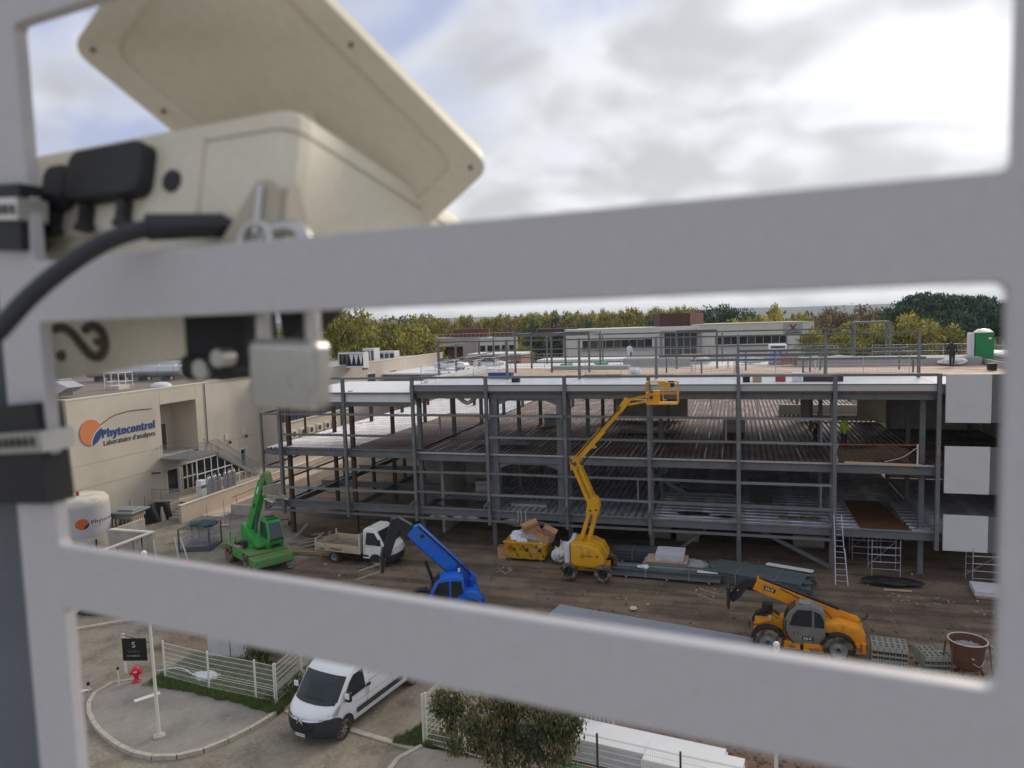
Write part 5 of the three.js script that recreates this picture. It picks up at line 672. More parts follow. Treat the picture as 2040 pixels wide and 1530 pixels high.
// ---------------------------------------------------------------- yard materials and small things
function crumple(w, h, d, seed, amp = .22, seg = 10) { const g = flat(new THREE.IcosahedronGeometry(.5, 3)), p = g.attributes.position; for (let i = 0; i < p.count; i++) { const x = p.getX(i), y = p.getY(i), z = p.getZ(i), n = fbm(x * 4 + seed, y * 4 + z * 5 + 10, 3, 0, seed) - .5, k = 1 + n * amp * 4; p.setXYZ(i, x * w * k, (y * k + .5) * h * .98, z * d * k); } g.computeVertexNormals(); return g; }
{ // skip full of waste
  const T = thing('waste_skip', 'battered yellow waste skip heaped with rubbish beside the white bags', 'skip', [17.95, 0, 1.05], .02);
  part(T, 'tub', [shellGeo([[-1.22, .15], [1.1, .15], [1.28, .55], [1.3, 1.15], [-1.35, 1.2], [-1.3, .5]], .02, (x, y, z) => [x, y, z * (.68 + .1 * y)], .4)], MAT.yellowSkip); for (const x of [-1.1, -.62, 0, .62, 1.1]) part(T, 'rib', [bar([x, .2, .71], [x, 1.12, .82], .09, .05)], MAT.yellowSkip); part(T, 'rim', [bar([-1.38, 1.2, .8], [1.32, 1.15, .8], .1), bar([-1.38, 1.2, -.8], [1.32, 1.15, -.8], .1)], MAT.yellow); for (const x of [-1, .9]) part(T, 'skid', [B(.14, .18, 1.3, x, .08, 0)], MAT.steelDark);
  plate(T, 'digit', .3, .42, [-.95, .82, .80], [0, 0, 0], (x, W, H) => { x.fillStyle = '#a87a14'; x.fillRect(0, 0, W, H); x.fillStyle = '#2b2116'; x.font = 'bold 420px sans-serif'; x.fillText('93', 20, 480); });
  part(T, 'patch_plate', [B(.42, .3, .02, .55, .72, .8)], MAT.cardboard);
  const box = (x, y, z, w, h, d, ry, rz, lab, open) => { const b = thing('cardboard_box', lab, 'box', [x, y, z], ry, 'cardboard thrown on the skip'); b.rotation.z = rz; part(b, 'carton', [lo(-w / 2, w / 2, 0, .02, -d / 2, d / 2), lo(-w / 2, w / 2, .02, h, -d / 2, -d / 2 + .015), lo(-w / 2, w / 2, .02, h, d / 2 - .015, d / 2), lo(-w / 2, -w / 2 + .015, .02, h, -d / 2 + .015, d / 2 - .015), lo(w / 2 - .015, w / 2, .02, h, -d / 2 + .015, d / 2 - .015)], MAT.cardboard); if (open) for (const s of [-1, 1]) part(b, 'flap', [bar([-w / 2, h, s * d / 2], [-w / 2 - .02, h + .28, s * (d / 2 + .12)].map((v, i) => i === 0 ? -w / 2 : v), .02, .02), B(w, .012, .3, 0, h + .1, s * (d / 2 + .11), 0, 0, s * -.8)], MAT.cardboard); };
  box(18.35, 1.2, .9, 1.0, .8, .8, .4, .35, 'large open cardboard box standing on the heap in the skip', true); box(19.0, 1.25, 1.2, .9, .5, .7, -.3, -.3, 'open cardboard box hanging over the end of the skip', true); box(17.8, 1.25, 1.1, .9, .35, .6, .2, .1, 'flattened cardboard box in the middle of the skip', false); box(16.35, 0, 1.3, .55, .75, .5, .1, 0, 'tall brown box standing on the ground beside the skip', false);
  for (const [x, y, z, s, lab, k] of [[17.3, 1.05, 1.2, .9, 'white and blue plastic sheeting bulging from the skip', 3], [17.0, 1.05, .8, .6, 'crumpled white plastic at the end of the skip', 5], [17.7, 1.05, 1.65, .55, 'plastic sheet hanging over the skip wall', 8], [18.9, .95, 1.7, .4, 'grey scrap of film at the skip corner', 11]]) single('plastic_sheet', [place(crumple(s, s * .65, s * .8, k, .3), x, y, z)], MAT.paper, lab, 'rubbish', 'rubbish in the skip');
  single('rubbish_heap', [place(crumple(2.2, 1.0, 1.2, 21, .28), 18.1, .75, 1.0)], MAT.greyBoard, 'dark heap of mixed waste inside the skip', 'rubbish');
  for (const [x, z, w, h, lab, sd] of [[20.05, 1.55, 1.05, .95, 'white woven bulk bag with dark marks beside the boom lift', 31], [20.25, .95, 1.0, 1.15, 'full white bulk bag slumped behind the marked bag', 37]]) { const b = thing('bulk_bag', lab, 'bag', [x, 0, z], .2, 'white bulk bags'); part(b, 'sack', [crumple(w, h, w * .9, sd, .14)], MAT.bag); part(b, 'mark', [0, 1, 2, 3].map(k => place(flat(new THREE.CylinderGeometry(.035, .035, .02, 8)), -.25 + k * .16, .42 + (k % 2) * .12, w * .455, 0, 0, Math.PI / 2)), MAT.black).userData.kind = 'stuff'; for (const s of [-1, 1]) part(b, 'strap', [tube([[s * .25, h * .85, .1], [s * .3, h * 1.08, .05], [s * .12, h * .9, -.1]], .025, 12, 6)], MAT.bag); }
}
function bundle(name, label, pos, ry, L, n, layers, w, h, mat, opt = {}) { const T = thing(name, label, opt.cat || 'steel beams', pos, ry); const r = rng(Math.round(pos[0] * 31)); for (const x of [L * .12, L * .5, L * .88]) part(T, 'bearer', [lo(x - .05, x + .05, 0, .1, 0, n * w)], MAT.woodGrey); for (let l = 0; l < layers; l++) for (let k = 0; k < n; k++) { const dx = (r() - .5) * .5, y = .1 + (l + .5) * h, z = (k + .5) * w; part(T, 'beam', hbeam([dx, y, z], [L + dx, y, z], w * .88, h * .94, .018), r() > .25 ? mat : (opt.alt || mat)); } for (const x of [L * .3, L * .7]) part(T, 'strap', [lo(x, x + .04, .08, .11 + layers * h, -.02, -.01), lo(x, x + .04, .08, .11 + layers * h, n * w + .01, n * w + .02), lo(x, x + .04, .11 + layers * h, .12 + layers * h, -.02, n * w + .02)], MAT.clamp); return T; }
{
  const sg = M([.10, .125, .13], { rough: .5, var: .25, tile: 1.5 }), sl = M([.22, .235, .235], { rough: .5, var: .2, tile: 1.5 });
  bundle('beam_bundle', 'bundle of long dark grey green steel beams behind the boom lift wheels', [23.5, 0, 2.0], -.02, 5.9, 4, 2, .3, .2, sg, { alt: sl }); bundle('beam_bundle', 'stack of dark steel sections in the shade behind the boom lift', [23.2, 0, -.6], 0, 3.2, 5, 3, .24, .2, MAT.steelDark); bundle('beam_bundle', 'skewed bundle of dark steel beams above the orange boom head', [29.1, 0, .9], -.27, 5.1, 7, 3, .3, .19, sg, { alt: sl });
  single('steel_offcut', [bar([31.7, .78, 1.55], [34.0, .78, 2.35], .35, .05)], MAT.white, 'white flat steel plate lying on the skewed beam bundle', 'steel plate'); single('steel_offcut', [RB(1.1, .03, .38, .01, 28.6, .56, 2.95)], MAT.white, 'short white sheet on the end of the straight beam bundle', 'steel plate'); single('film_scrap', [place(crumple(.5, .2, .4, 51, .4), 25.1, .5, 2.9)], MAT.paper, 'crumpled clear film on the straight beam bundle', 'rubbish');
  { const T = thing('sheet_stack', 'stack of white metal sheets on wooden boards behind the straight beam bundle', 'sheet stack', [26.4, 0, 1.1]); part(T, 'base_stack', [RB(2.9, .4, 1.6, .05, 0, .2, 0)], MAT.greyBoard); for (let k = 0; k < 3; k++) part(T, 'board', [RB(2.3, .05, 1.5, .01, -.2 + k * .05, .44 + k * .07, .03 * k)], k % 2 ? MAT.wood : MAT.woodPale); for (let k = 0; k < 6; k++) part(T, 'sheet', [RB(1.6, .06, 1.5, .008, .02 + .012 * k, .66 + k * .068, .02 * (k % 2))], MAT.insul); part(T, 'film_wrap', [place(crumple(1.2, .5, 1.3, 63, .18), 1.5, 0, 0)], MAT.greyBoard); }
  { const T = thing('sandwich_panel_stack', 'long stack of grey sandwich panels lying on the dirt behind the lower rail', 'panel stack', [21.5, 0, 10.2], -.196); for (const x of [1, 4, 7, 9.2]) part(T, 'bearer', [lo(x - .06, x + .06, 0, .1, -1.2, 0)], MAT.wood); for (let k = 0; k < 4; k++) part(T, 'panel', [RB(10.05, .092, 1.28, .008, 5.0 + (k % 2) * .03, .148 + k * .1, -.63)], M([.27 + .01 * k, .285 + .01 * k, .33 + .01 * k], { rough: .4, var: .1, tile: 3 })); }
  { const T = thing('sandwich_panel_stack', 'stack of white blue sandwich panels behind the mesh fence and shrub', 'panel stack', [24.6, 0, 20.6], -.14); for (const x of [.6, 2.4, 4.2]) part(T, 'bearer', [lo(x - .06, x + .06, 0, .12, -1.0, 0)], MAT.wood); for (let k = 0; k < 7; k++) part(T, 'panel', [RB(5.1, .1, 1.25, .008, 2.5 + (k % 2) * .05, .175 + k * .106, -.55)], k === 6 ? MAT.white : MAT.insul); }
  { const T = thing('sandwich_panel_stack', 'shorter stack of white sandwich panels laid beside the fence on the rubble', 'panel stack', [27.3, 0, 21.45], -.14); for (const x of [.4, 2.2]) part(T, 'bearer', [lo(x - .06, x + .06, 0, .12, -1.0, 0)], MAT.wood); for (let k = 0; k < 8; k++) part(T, 'panel', [RB(2.9, .1, 1.2, .008, 1.4 + (k % 2) * .04, .175 + k * .106, -.55)], k > 5 ? MAT.white : MAT.insul); }
  for (const [pts, m, lab] of [[[[24.4, .1, 21.3], [25.4, .35, 21.45], [26.6, .15, 21.5], [27.0, .1, 21.3], [25.5, .12, 21.35]], M([.02, .34, .09], { rough: .5 }), 'green hose coiled in front of the white panel stack'], [[[24.6, .12, 21.1], [25.6, .2, 21.2], [26.6, .12, 21.25]], MAT.redDull, 'red hose lying in front of the white panel stack']]) single('hose', [tube(pts, .03, 40, 6)], m, lab, 'hose');
}
// hollow concrete blocks
{
  const bg = (() => { const s = rrect(-.25, -.1, .25, .1, .005); for (const x of [-.215, .015]) s.holes.push(rrect(x, -.07, x + .2, .07, .012, THREE.Path)); const g = flat(new THREE.ExtrudeGeometry(s, { depth: .196, bevelEnabled: false, curveSegments: 2 })); g.rotateX(-Math.PI / 2); return boxUV(clean(g), .5); })();
  const stack = (lab, x, z, ry, nx, ny, nz, gap) => { const T = thing('block_pallet', lab, 'concrete blocks', [x, 0, z], ry); for (let k = 0; k < 3; k++) part(T, 'pallet_board', [lo(-.05, nx * .215, 0, .1, -nz * .52 + k * (nz * .52 - .12) / 2, -nz * .52 + .12 + k * (nz * .52 - .12) / 2)], MAT.woodPale); for (let l = 0; l < ny; l++) for (let i = 0; i < nx; i++) for (let j = 0; j < nz; j++) { if (gap && l === ny - 1 && gap(i, j)) continue; const o = new THREE.Mesh(bg, MAT.block); o.name = 'block'; o.position.set(.1 + i * .215, .1 + l * .2, -.26 - j * .52); o.rotation.y = Math.PI / 2 + (hash(i, j + l * 7, 9) - .5) * .04; if (l < ny - 1) { o.rotation.set(0, 0, 0); o.rotation.order = 'YXZ'; o.rotation.set(Math.PI / 2, Math.PI / 2 * 0 + Math.PI, 0); o.position.set(.1 + i * .215, .2 + l * .2, -.06 - j * .52); o.scale.set(.4, 2.4, 1); } T.add(o); } return T; };
  stack('tall pallet of grey hollow concrete blocks beside the orange machine', 35.3, 11.85, -.08, 6, 5, 2); stack('half empty pallet of hollow concrete blocks beside the rusty bucket', 37.3, 11.5, .18, 5, 3, 2, (i, j) => j === 1 && i > 2); stack('low pallet of hollow concrete blocks in front of the rusty bucket', 37.6, 12.6, .18, 4, 1, 1); stack('few loose hollow blocks between the two pallets', 36.85, 12.3, .3, 2, 1, 1);
}
{ // concrete bucket
  const T = thing('concrete_bucket', 'rusty brown concrete bucket filled with grey gravel in a steel frame', 'bucket', [38.8, 0, 11.3], .2); T.scale.setScalar(.9);
  part(T, 'drum', [lathe([[0, .35], [.42, .36], [.55, .5], [.72, 1.62], [.75, 1.64], [.75, 1.6], [.7, 1.58], [.55, .6], [0, .5]], 32)], MAT.rust); part(T, 'rim', [place(flat(new THREE.TorusGeometry(.75, .025, 8, 40)), 0, 1.63, 0, 0, 0, Math.PI / 2)], MAT.cap); part(T, 'gravel_fill', [place(lathe([[0, 1.42], [.3, 1.4], [.55, 1.33], [.66, 1.3]], 24), 0, 0, 0)], MAT.gravel); { const r = rng(5), gs = []; for (let k = 0; k < 90; k++) { const a = r() * 6.3, d = Math.sqrt(r()) * .6; gs.push(place(flat(new THREE.DodecahedronGeometry(.035 + r() * .03, 0)), Math.cos(a) * d, 1.4 - d * d * .2, Math.sin(a) * d)); } part(T, 'gravel', gs, MAT.gravel).userData.kind = 'stuff'; }
  part(T, 'discharge_ring', [place(flat(new THREE.TorusGeometry(.5, .04, 8, 30, Math.PI)), 0, .12, .35)], MAT.rust); for (const [x, z] of [[-.85, .45], [-.85, -.5], [.85, .45], [.85, -.5]]) part(T, 'frame_leg', [rod([x, 0, z], [x * .9, 1.5, z * .6], .035)], MAT.rust); part(T, 'frame_foot', [bar([-.85, .05, .45], [.85, .05, .45], .07), bar([-.85, .05, -.5], [.85, .05, -.5], .07), bar([-.85, .05, .45], [-.85, .05, -.5], .07)], MAT.rust); part(T, 'handle', [tube([[.72, 1.5, .2], [.95, 1.4, .3], [.98, .8, .35], [.75, .7, .3]], .02, 20, 6)], MAT.clamp); part(T, 'chain', [tube([[-.1, .85, .66], [.15, .72, .7], [.45, .95, .55]], .015, 14, 6)], MAT.clamp); part(T, 'mark', [B(.12, .05, .01, -.1, 1.05, .68, 0, -.4)], MAT.cap);
}
{ // ladder, scaffold frames, tarps, sheets under the building
  const T = thing('ladder', 'light aluminium ladder leaning on the first floor edge beside the rusty plate', 'ladder', [35.45, 0, 0]); for (const s of [-1, 1]) part(T, 'stile', [bar([s * .3, 0, 1.95], [s * .24, 1.7, 1.05], .05, .07), bar([s * .22, 1.6, 1.0], [s * .19, 3.3, .12], .045, .06)], MAT.galv); for (let k = 0; k < 12; k++) { const t = (k + .7) / 12.2, y = t * 3.3; part(T, 'rung', [rod([-.29 + .1 * t, y, 1.95 - 1.8 * t], [.29 - .1 * t, y, 1.95 - 1.8 * t], .018)], MAT.galv); } 
  const scaf = (x, z, w, h, lab) => { const S = thing('scaffold_frame', lab, 'scaffold', [x, 0, z], 0, 'scaffold frames under the first floor'); for (const [a, b] of [[0, 0], [w, 0], [0, -1.2], [w, -1.2]]) part(S, 'standard', [rod([a, 0, b], [a, h, b], .025)], MAT.galv); for (let k = 1; k < 5; k++) { part(S, 'transom', [rod([0, h * k / 5, 0], [w, h * k / 5, 0], .02)], MAT.galv); part(S, 'transom', [rod([0, h * k / 5, -1.2], [w, h * k / 5, -1.2], .02)], MAT.galv); } part(S, 'brace', [rod([0, .2, -1.2], [w, h * .8, -1.2], .015)], MAT.galv); };
  scaf(37.2, .1, 1.4, 2.05, 'grey scaffold frame standing above the black sheet'); scaf(41.9, .6, 1.9, 2.0, 'grey scaffold frame below the white cladding panels'); scaf(36.6, -2.6, 1.5, 2.0, 'dim scaffold frame deep under the first floor');
  const P1 = single('tarpaulin', [place(crumple(2.9, .4, 1.1, 71, .16), 38.0, 0, 1.35)], MAT.tarp, 'flat black plastic sheet on the dirt below the scaffold frame', 'tarpaulin'); void P1; single('timber_batten', [bar([37.4, .06, 2.3], [38.7, .06, 2.25], .08)], MAT.woodPale, 'short wooden batten lying in front of the black sheet', 'timber');
  { const S = thing('sheet_stack', 'low stack of pale grey panels on pallets below the white cladding', 'sheet stack', [42.7, 0, 1.9], -.1); part(S, 'pallet', [RB(2.2, .14, 1.4, .02, 0, .07, 0)], MAT.wood); for (let k = 0; k < 3; k++) part(S, 'panel', [RB(2.3, .08, 1.5, .01, 0, .19 + k * .085, 0)], MAT.insul); }
  for (const [x, z, w, h] of [[24.6, -4.6, 1.4, .9], [26.4, -4.2, 1.4, .6], [33.5, -4.5, 1.8, .7]]) { const S = thing('block_pallet', w > 1.5 ? 'dim pallet of grey blocks under the right hand floor bays' : h > .7 ? 'dim wrapped pallet of blocks under the middle floor bays' : 'low dim pallet of blocks beside the wrapped pallet', 'concrete blocks', [x, 0, z]); part(S, 'pallet', [lo(0, w, 0, .12, -1, 0)], MAT.woodGrey); for (let k = 0; k < 4; k++) for (let l = 0; l < Math.round(h / .2); l++) part(S, 'block', [lo(k * w / 4 + .004, (k + 1) * w / 4 - .004, .123 + l * .2, .318 + l * .2, -1, 0)], MAT.block); }
  // timber and planks between truck and green machine
  const r = rng(77); for (let k = 0; k < 13; k++) { const x = 1.8 + r() * 3.2, z = -.6 + r() * 2.6, a = r() * 3, l = 1 + r() * 2.2, y = .06 + r() * .2; single('plank', [RB(l, .06, .16 + r() * .1, .008, x, y, z, a, (r() - .5) * .08)], r() > .4 ? MAT.woodGrey : MAT.rustSteel, k % 2 ? 'weathered plank in the timber pile between truck and green machine' : 'rusty scrap length in the timber pile between truck and green machine', 'timber', 'scrap timber pile'); }
  single('timber_beam', [bar([2.4, .12, 3.5], [6.0, .12, 3.2], .2)], MAT.wood, 'long timber beam lying between the green machine and the truck', 'timber'); single('timber_batten', [bar([1.6, .9, -.3], [3.3, 2.0, -1.5].map((v, i) => [1.0, .05, .4][i]), .12)], MAT.woodGrey, 'plank propped on the rusty column base', 'timber');
  for (const [a, b, lab] of [[[-4.9, .1, 8.8], [-2.9, .1, 6.4], 'grey pipe length lying beside the mesh cages'], [[-4.4, .16, 9.2], [-2.4, .2, 6.6], 'longer grey pipe lying on the pipe pile'], [[-4.0, .1, 9.1], [-2.2, .12, 6.9], 'brown batten on the pipe pile']]) single('pipe_length', [rod(a, b, .06)], lab[0] === 'b' ? MAT.woodGrey : MAT.galv, lab, 'pipe'); single('red_fitting', [place(crumple(.6, .35, .4, 91, .2), -2.3, 0, 6.9)], MAT.red, 'small red hose bundle at the end of the pipe pile', 'hose');
  single('pipe_pile', Array.from({ length: 9 }, (_, k) => rod([-2.6 + k * .12, .07 + (k % 3) * .1, 14.6], [.2 + k * .1, .07 + (k % 3) * .1, 13.4], .06)), MAT.black, 'pile of dark pipes beside the short block wall', 'pipes').userData.kind = 'stuff';
  { const S = thing('mesh_cage', 'stack of grey green steel mesh cages leaning behind the boundary wall end', 'mesh cage', [-5.0, 0, 4.6], .3); for (let k = 0; k < 4; k++) part(S, 'mesh_sheet', Array.from({ length: 12 }, (_, i) => bar([0, .3 + k * .38, -i * .18], [2.0, .34 + k * .38, -i * .18], .02)).concat(Array.from({ length: 8 }, (_, i) => bar([i * .28, .31 + k * .38, 0], [i * .28, .31 + k * .38, -2], .02))), k === 3 ? MAT.fenceDark : MAT.galv); part(S, 'cage_frame', [lo(-.05, 2.05, 0, .1, -2.05, .05), ...[[0, 0], [2, 0], [0, -2], [2, -2]].map(([x, z]) => lo(x - .04, x + .04, .1, 1.5, z - .04, z + .04))], MAT.steelDark); part(S, 'tarpaulin', [place(crumple(1.6, .5, 1.4, 97, .2), 1.2, 1.3, -1.2)], M([.015, .07, .075], { rough: .6, var: .3, tile: .6 })); }
  for (const [x, z, lx] of [[-5.0, 6.6, 0], [-3.9, 5.9, .1], [-3.2, 5.9, .35]]) single('marker_stake', [bar([x, 0, z], [x - lx, 1.45, z + .1], .07)], MAT.white, lx > .2 ? 'white stake leaning beside the mesh cages' : lx ? 'upright white stake in front of the mesh cages' : 'white stake against the end of the boundary wall', 'stake');
  for (const [x, z, h, lab] of [[-4.35, 3.4, 2.0, 'grey temporary fence post on a concrete foot beside the cages'], [-6.15, .45, 2.0, 'grey temporary fence post in front of the retaining wall corner'], [-6.1, -1.3, 2.0, 'grey temporary fence post before the ramp entrance']]) { const S = thing('fence_post', lab, 'post', [x, 0, z]); part(S, 'tube', [rod([0, .08, 0], [0, h, 0], .022)], MAT.galv); part(S, 'foot', [RB(.6, .12, .25, .03, 0, .06, 0, .3)], MAT.concGrey); }
  { const S = thing('wire_barrier', 'transparent wire mesh barrier standing beside the mesh cages', 'barrier', [-4.3, 0, 3.5], 1.0); const gs = []; for (let k = 0; k <= 12; k++) gs.push(bar([k * .17, .15, 0], [k * .17, 1.9, 0], .008)); for (let k = 0; k < 10; k++) gs.push(bar([0, .15 + k * .19, 0], [2.05, .15 + k * .19, 0], .008)); part(S, 'mesh', gs, MAT.galv).userData.kind = 'stuff'; part(S, 'frame', [tube([[0, 0, 0], [0, 1.9, 0], [.1, 2, 0], [1.95, 2, 0], [2.05, 1.9, 0], [2.05, 0, 0]], .02, 40, 6)], MAT.galv); }
}
// scattered stones and scraps, too small to tell apart
{ const r = rng(404), gs = [], gw = []; for (let k = 0; k < 1500; k++) { const x = 4 + r() * 42, z = -1 + r() * 17, s = .015 + Math.pow(r(), 5) * .08, g = place(flat(new THREE.DodecahedronGeometry(s, 0)), x, s * .3, z, r() * 6, r() * 6); (r() > .95 ? gw : gs).push(g); }
  for (const [cx, cz, n, sp] of [[17.3, 3.6, 22, .5], [38.2, 3.2, 14, .8], [39.9, 3.3, 10, .5], [28.6, 4.6, 8, .8], [25, 5, 6, 1.6], [41.4, 4.4, 8, .5], [9.8, 6.2, 6, 1.6]]) for (let k = 0; k < n; k++) gw.push(place(flat(new THREE.BoxGeometry(.03 + r() * .16, .025, .03 + r() * .05)), cx + (r() - .5) * 2 * sp, .03, cz + (r() - .5) * 2 * sp, r() * 6));
  for (let k = 0; k < 1500; k++) { const x = 20.8 + r() * 13, z = 15.8 + r() * 5.4, s = .025 + Math.pow(r(), 3) * .09; gs.push(place(flat(new THREE.TetrahedronGeometry(s, 1)), x, .06, z, r() * 6, r() * 6)); }
  const a = mesh('loose_stones', gs, M([.17, .125, .09], { rough: 1, var: .4, tile: .5 }), scene); a.userData = { kind: 'stuff', label: 'loose brown stones and clods scattered over the yard', category: 'stones' }; const b = mesh('pale_debris', gw, M([.36, .33, .28], { rough: .95, var: .3, tile: .5 }), scene); b.userData = { kind: 'stuff', label: 'pale scraps and stones scattered over the dirt yard', category: 'debris' }; 
  const ln = []; for (let k = 0; k < 160; k++) { const t = r(), x = 32.5 + t * 2.2 + (r() - .5) * .3, z = -1.5 - r() * .7; ln.push(B(.08 + r() * .12, .015, .06, x, 2.53 + r() * .03, z, r() * 6, (r() - .5))); } const c = mesh('litter', ln, M([.16, .13, .05], { rough: .9, var: .5, tile: .1 }), scene); c.userData = { kind: 'stuff', label: 'brown and yellow leaf litter on the silver first floor deck', category: 'litter' };
  single('film_scrap', [place(crumple(.5, .25, .4, 111, .4), 30.4, 0, 18.3)], MAT.red, 'crumpled red plastic scrap on the rubble by the lower rail', 'rubbish'); single('stone', [place(crumple(.35, .2, .3, 113, .2), 25.2, 0, 7.7)], MAT.cap, 'single pale stone on the open dirt', 'stone'); }
// materials lying on the floors
{ const S = thing('deck_sheet_stack', 'stack of pale metal deck sheets on the first floor inside the portal frame', 'sheet stack', [17.3, 2.5, -1.9]); for (let k = 0; k < 5; k++) part(S, 'sheet', [RB(2.4, .035, .9, .008, (k % 2) * .05, .03 + k * .042, .02 * k)], MAT.galv);
  const Q = thing('opening_cover', 'dark board standing upright on the silver first floor', 'board', [31.6, 2.5, -5.2]); part(Q, 'board', [B(1.35, 1.5, .06, 0, .78, 0, .1, 0, -.2)], MAT.black); part(Q, 'prop', [rod([0, .1, -.9], [0, 1.2, -.2], .03)], MAT.black);
  single('plastic_sheet', [place(crumple(1.6, .14, .5, 121, .35), 27.5, 2.5, -1.6)], MAT.tarp, 'black film scattered on the silver deck edge', 'rubbish'); single('plastic_sheet', [place(crumple(.9, .1, .4, 125, .35), 29.4, 2.5, -1.3)], MAT.tarp, 'small black film heap beside the larger film on the silver deck', 'rubbish'); single('steel_offcut', [bar([25.8, 2.54, -1.0], [28.2, 2.54, -.8], .14, .03)], MAT.white, 'white strip on the first floor edge', 'steel plate');
  // hanging membrane strips below the first floor edge
  for (const [x0, x1, dp] of [[10.9, 12.2, .3], [12.3, 14.6, .22], [15.6, 18.9, .45]]) { const g = new THREE.PlaneGeometry(x1 - x0, dp, 24, 4), p = g.attributes.position; for (let i = 0; i < p.count; i++) { const t = p.getX(i) / (x1 - x0) * 2; p.setXYZ(i, p.getX(i), p.getY(i) * (1 - t * t) * 1.2 - dp / 2, .06 * Math.sin(p.getX(i) * 6 + p.getY(i) * 9)); } g.computeVertexNormals(); single('membrane_strip', [place(flat(g), (x0 + x1) / 2, 2.08, -.1)], MAT.membraneGrey, x0 < 11 ? 'short torn membrane hanging beside the third facade post' : x0 < 13 ? 'torn grey membrane hanging below the first floor beside the portal' : 'long grey membrane sagging below the portal bay', 'membrane', 'hanging membranes'); }
  single('membrane_strip', [tube([[13.0, 9.75, -.6], [13.6, 9.35, -.7], [14.2, 9.7, -.6]], .14, 16, 6)], MAT.greyBoard, 'rolled membrane hanging under the roof edge', 'membrane');
  for (const [x, l] of [[17.2, .9], [17.5, 1.2], [17.0, .7]]) single('hanging_strap', [tube([[x, 2.65, .09], [x + .05, 2.2, .12], [x - .04, 2.6 - l, .1]], .02, 12, 5)], MAT.cap, l > 1 ? 'longest pale strap hanging from the portal floor edge' : l > .8 ? 'pale strap hanging from the portal floor edge' : 'shortest pale strap hanging from the portal floor edge', 'strap'); }

// clutter on the open floors
{ const D = (x, y, z, lab, r, w) => { const T = thing('cable_drum', lab, 'cable drum', [x, y, z], r); part(T, 'flange', [place(flat(new THREE.CylinderGeometry(.45, .45, .05, 24)), 0, .45, -w / 2, 0, 0, Math.PI / 2)], MAT.wood); part(T, 'flange', [place(flat(new THREE.CylinderGeometry(.45, .45, .05, 24)), 0, .45, w / 2, 0, 0, Math.PI / 2)], MAT.wood); part(T, 'winding', [place(flat(new THREE.CylinderGeometry(.28, .28, w - .06, 20)), 0, .45, 0, 0, 0, Math.PI / 2)], MAT.black); };
  D(12.6, 6.15, -8.5, 'wooden cable drum on the second floor behind the third facade post', .4, .5);
  for (const [x, y, z, l, n, lab] of [[13.2, 6.15, -3.4, 3.6, 4, 'bundle of blue grey purlins lying on the second floor'], [22.0, 6.15, -9.5, 4.2, 3, 'bundle of purlins lying far back on the second floor'], [26.2, 2.52, -6.2, 3.8, 4, 'bundle of purlins lying on the silver first floor']]) { const T = thing('purlin_bundle', lab, 'steel beams', [x, y, z], .06); for (let k = 0; k < n; k++) part(T, 'purlin', hbeam([0, .12, -k * .2], [l - k * .15, .12, -k * .2], .14, .2, .012), MAT.steel); }
  for (const [x, z, h] of [[28.6, -1.6, 1.6], [31.2, -2.2, 1.3]]) single('rope', [tube([[x, 9.95, z], [x + .1, 9.95 - h * .5, z + .05], [x + .22, 9.95 - h, z]], .025, 16, 5)], MAT.cap, h > 1.5 ? 'long pale cord hanging from the roof beam beside the boom basket' : 'shorter pale cord hanging from the roof beam', 'cord');
  for (const [x, y, z, w, h, lab] of [[16.2, 6.15, -12.5, 1.2, .8, 'wrapped pallet on the second floor behind the portal'], [30.0, 6.15, -11, 1.4, .9, 'wrapped pallet on the second floor right of the boom basket'], [13.0, 2.52, -5.2, 1.3, .7, 'wrapped pallet on the first floor left of the portal']]) { const T = thing('wrapped_pallet', lab, 'pallet', [x, y, z], .2); part(T, 'pallet', [B(w, .12, 1, 0, .06, 0)], MAT.wood); part(T, 'load', [RB(w * .95, h, .95, .06, 0, .12 + h / 2, 0)], MAT.greyBoard); part(T, 'strap', [B(w * .96, .03, .97, 0, .2 + h * .5, 0)], MAT.black); }
}
// ---------------------------------------------------------------- fences, lamps, sign, hydrant, plants near the gate
function meshFence(name, label, pts, h, mPost, mWire, group) {   // one run of welded mesh panels between posts
  const T = thing(name, label, 'fence', [0, 0, 0], 0, group);
  for (const p of pts) { part(T, 'post', [B(.06, h + .05, .06, p[0], (h + .05) / 2, p[1])], mPost); }
  for (let i = 0; i < pts.length - 1; i++) { const a = pts[i], b = pts[i + 1], L = Math.hypot(b[0] - a[0], b[1] - a[1]), gs = []; const at = (t, y) => [lerp(a[0], b[0], t), y, lerp(a[1], b[1], t)];
    for (let y = .08; y < h; y += .2) gs.push(bar(at(.015, y), at(.985, y), .011)); for (const y of [.12, h * .45, h - .04]) gs.push(bar(at(.015, y), at(.985, y), .012)); const n = Math.round(L / .055); for (let k = 1; k < n; k++) gs.push(bar(at(k / n, .05), at(k / n, h), .0055)); const o = part(T, 'mesh_panel', gs, mWire); o.userData.kind = 'stuff'; }
  return T;
}
meshFence('mesh_fence', 'white welded mesh fence along the green strip beside the pavement', [[7.39, 19.44], [9.91, 19.83], [12.26, 20.04], [13.2, 20.15]], 1.72, MAT.fence, MAT.fence);
meshFence('mesh_fence', 'white welded mesh fence returning from the corner behind the van', [[13.22, 20.1], [13.1, 18.2], [13.0, 15.9]], 1.72, MAT.fence, MAT.fence);
meshFence('mesh_fence', 'white welded mesh fence at the shrub right of the gate', [[19.75, 21.02], [21.35, 21.22], [23.6, 21.55]], 1.8, MAT.fence, MAT.fence);
meshFence('mesh_fence', 'white welded mesh fence going back from the gate post beside the shrub', [[19.8, 20.9], [20.1, 18.6]], 1.8, MAT.fence, MAT.fence);
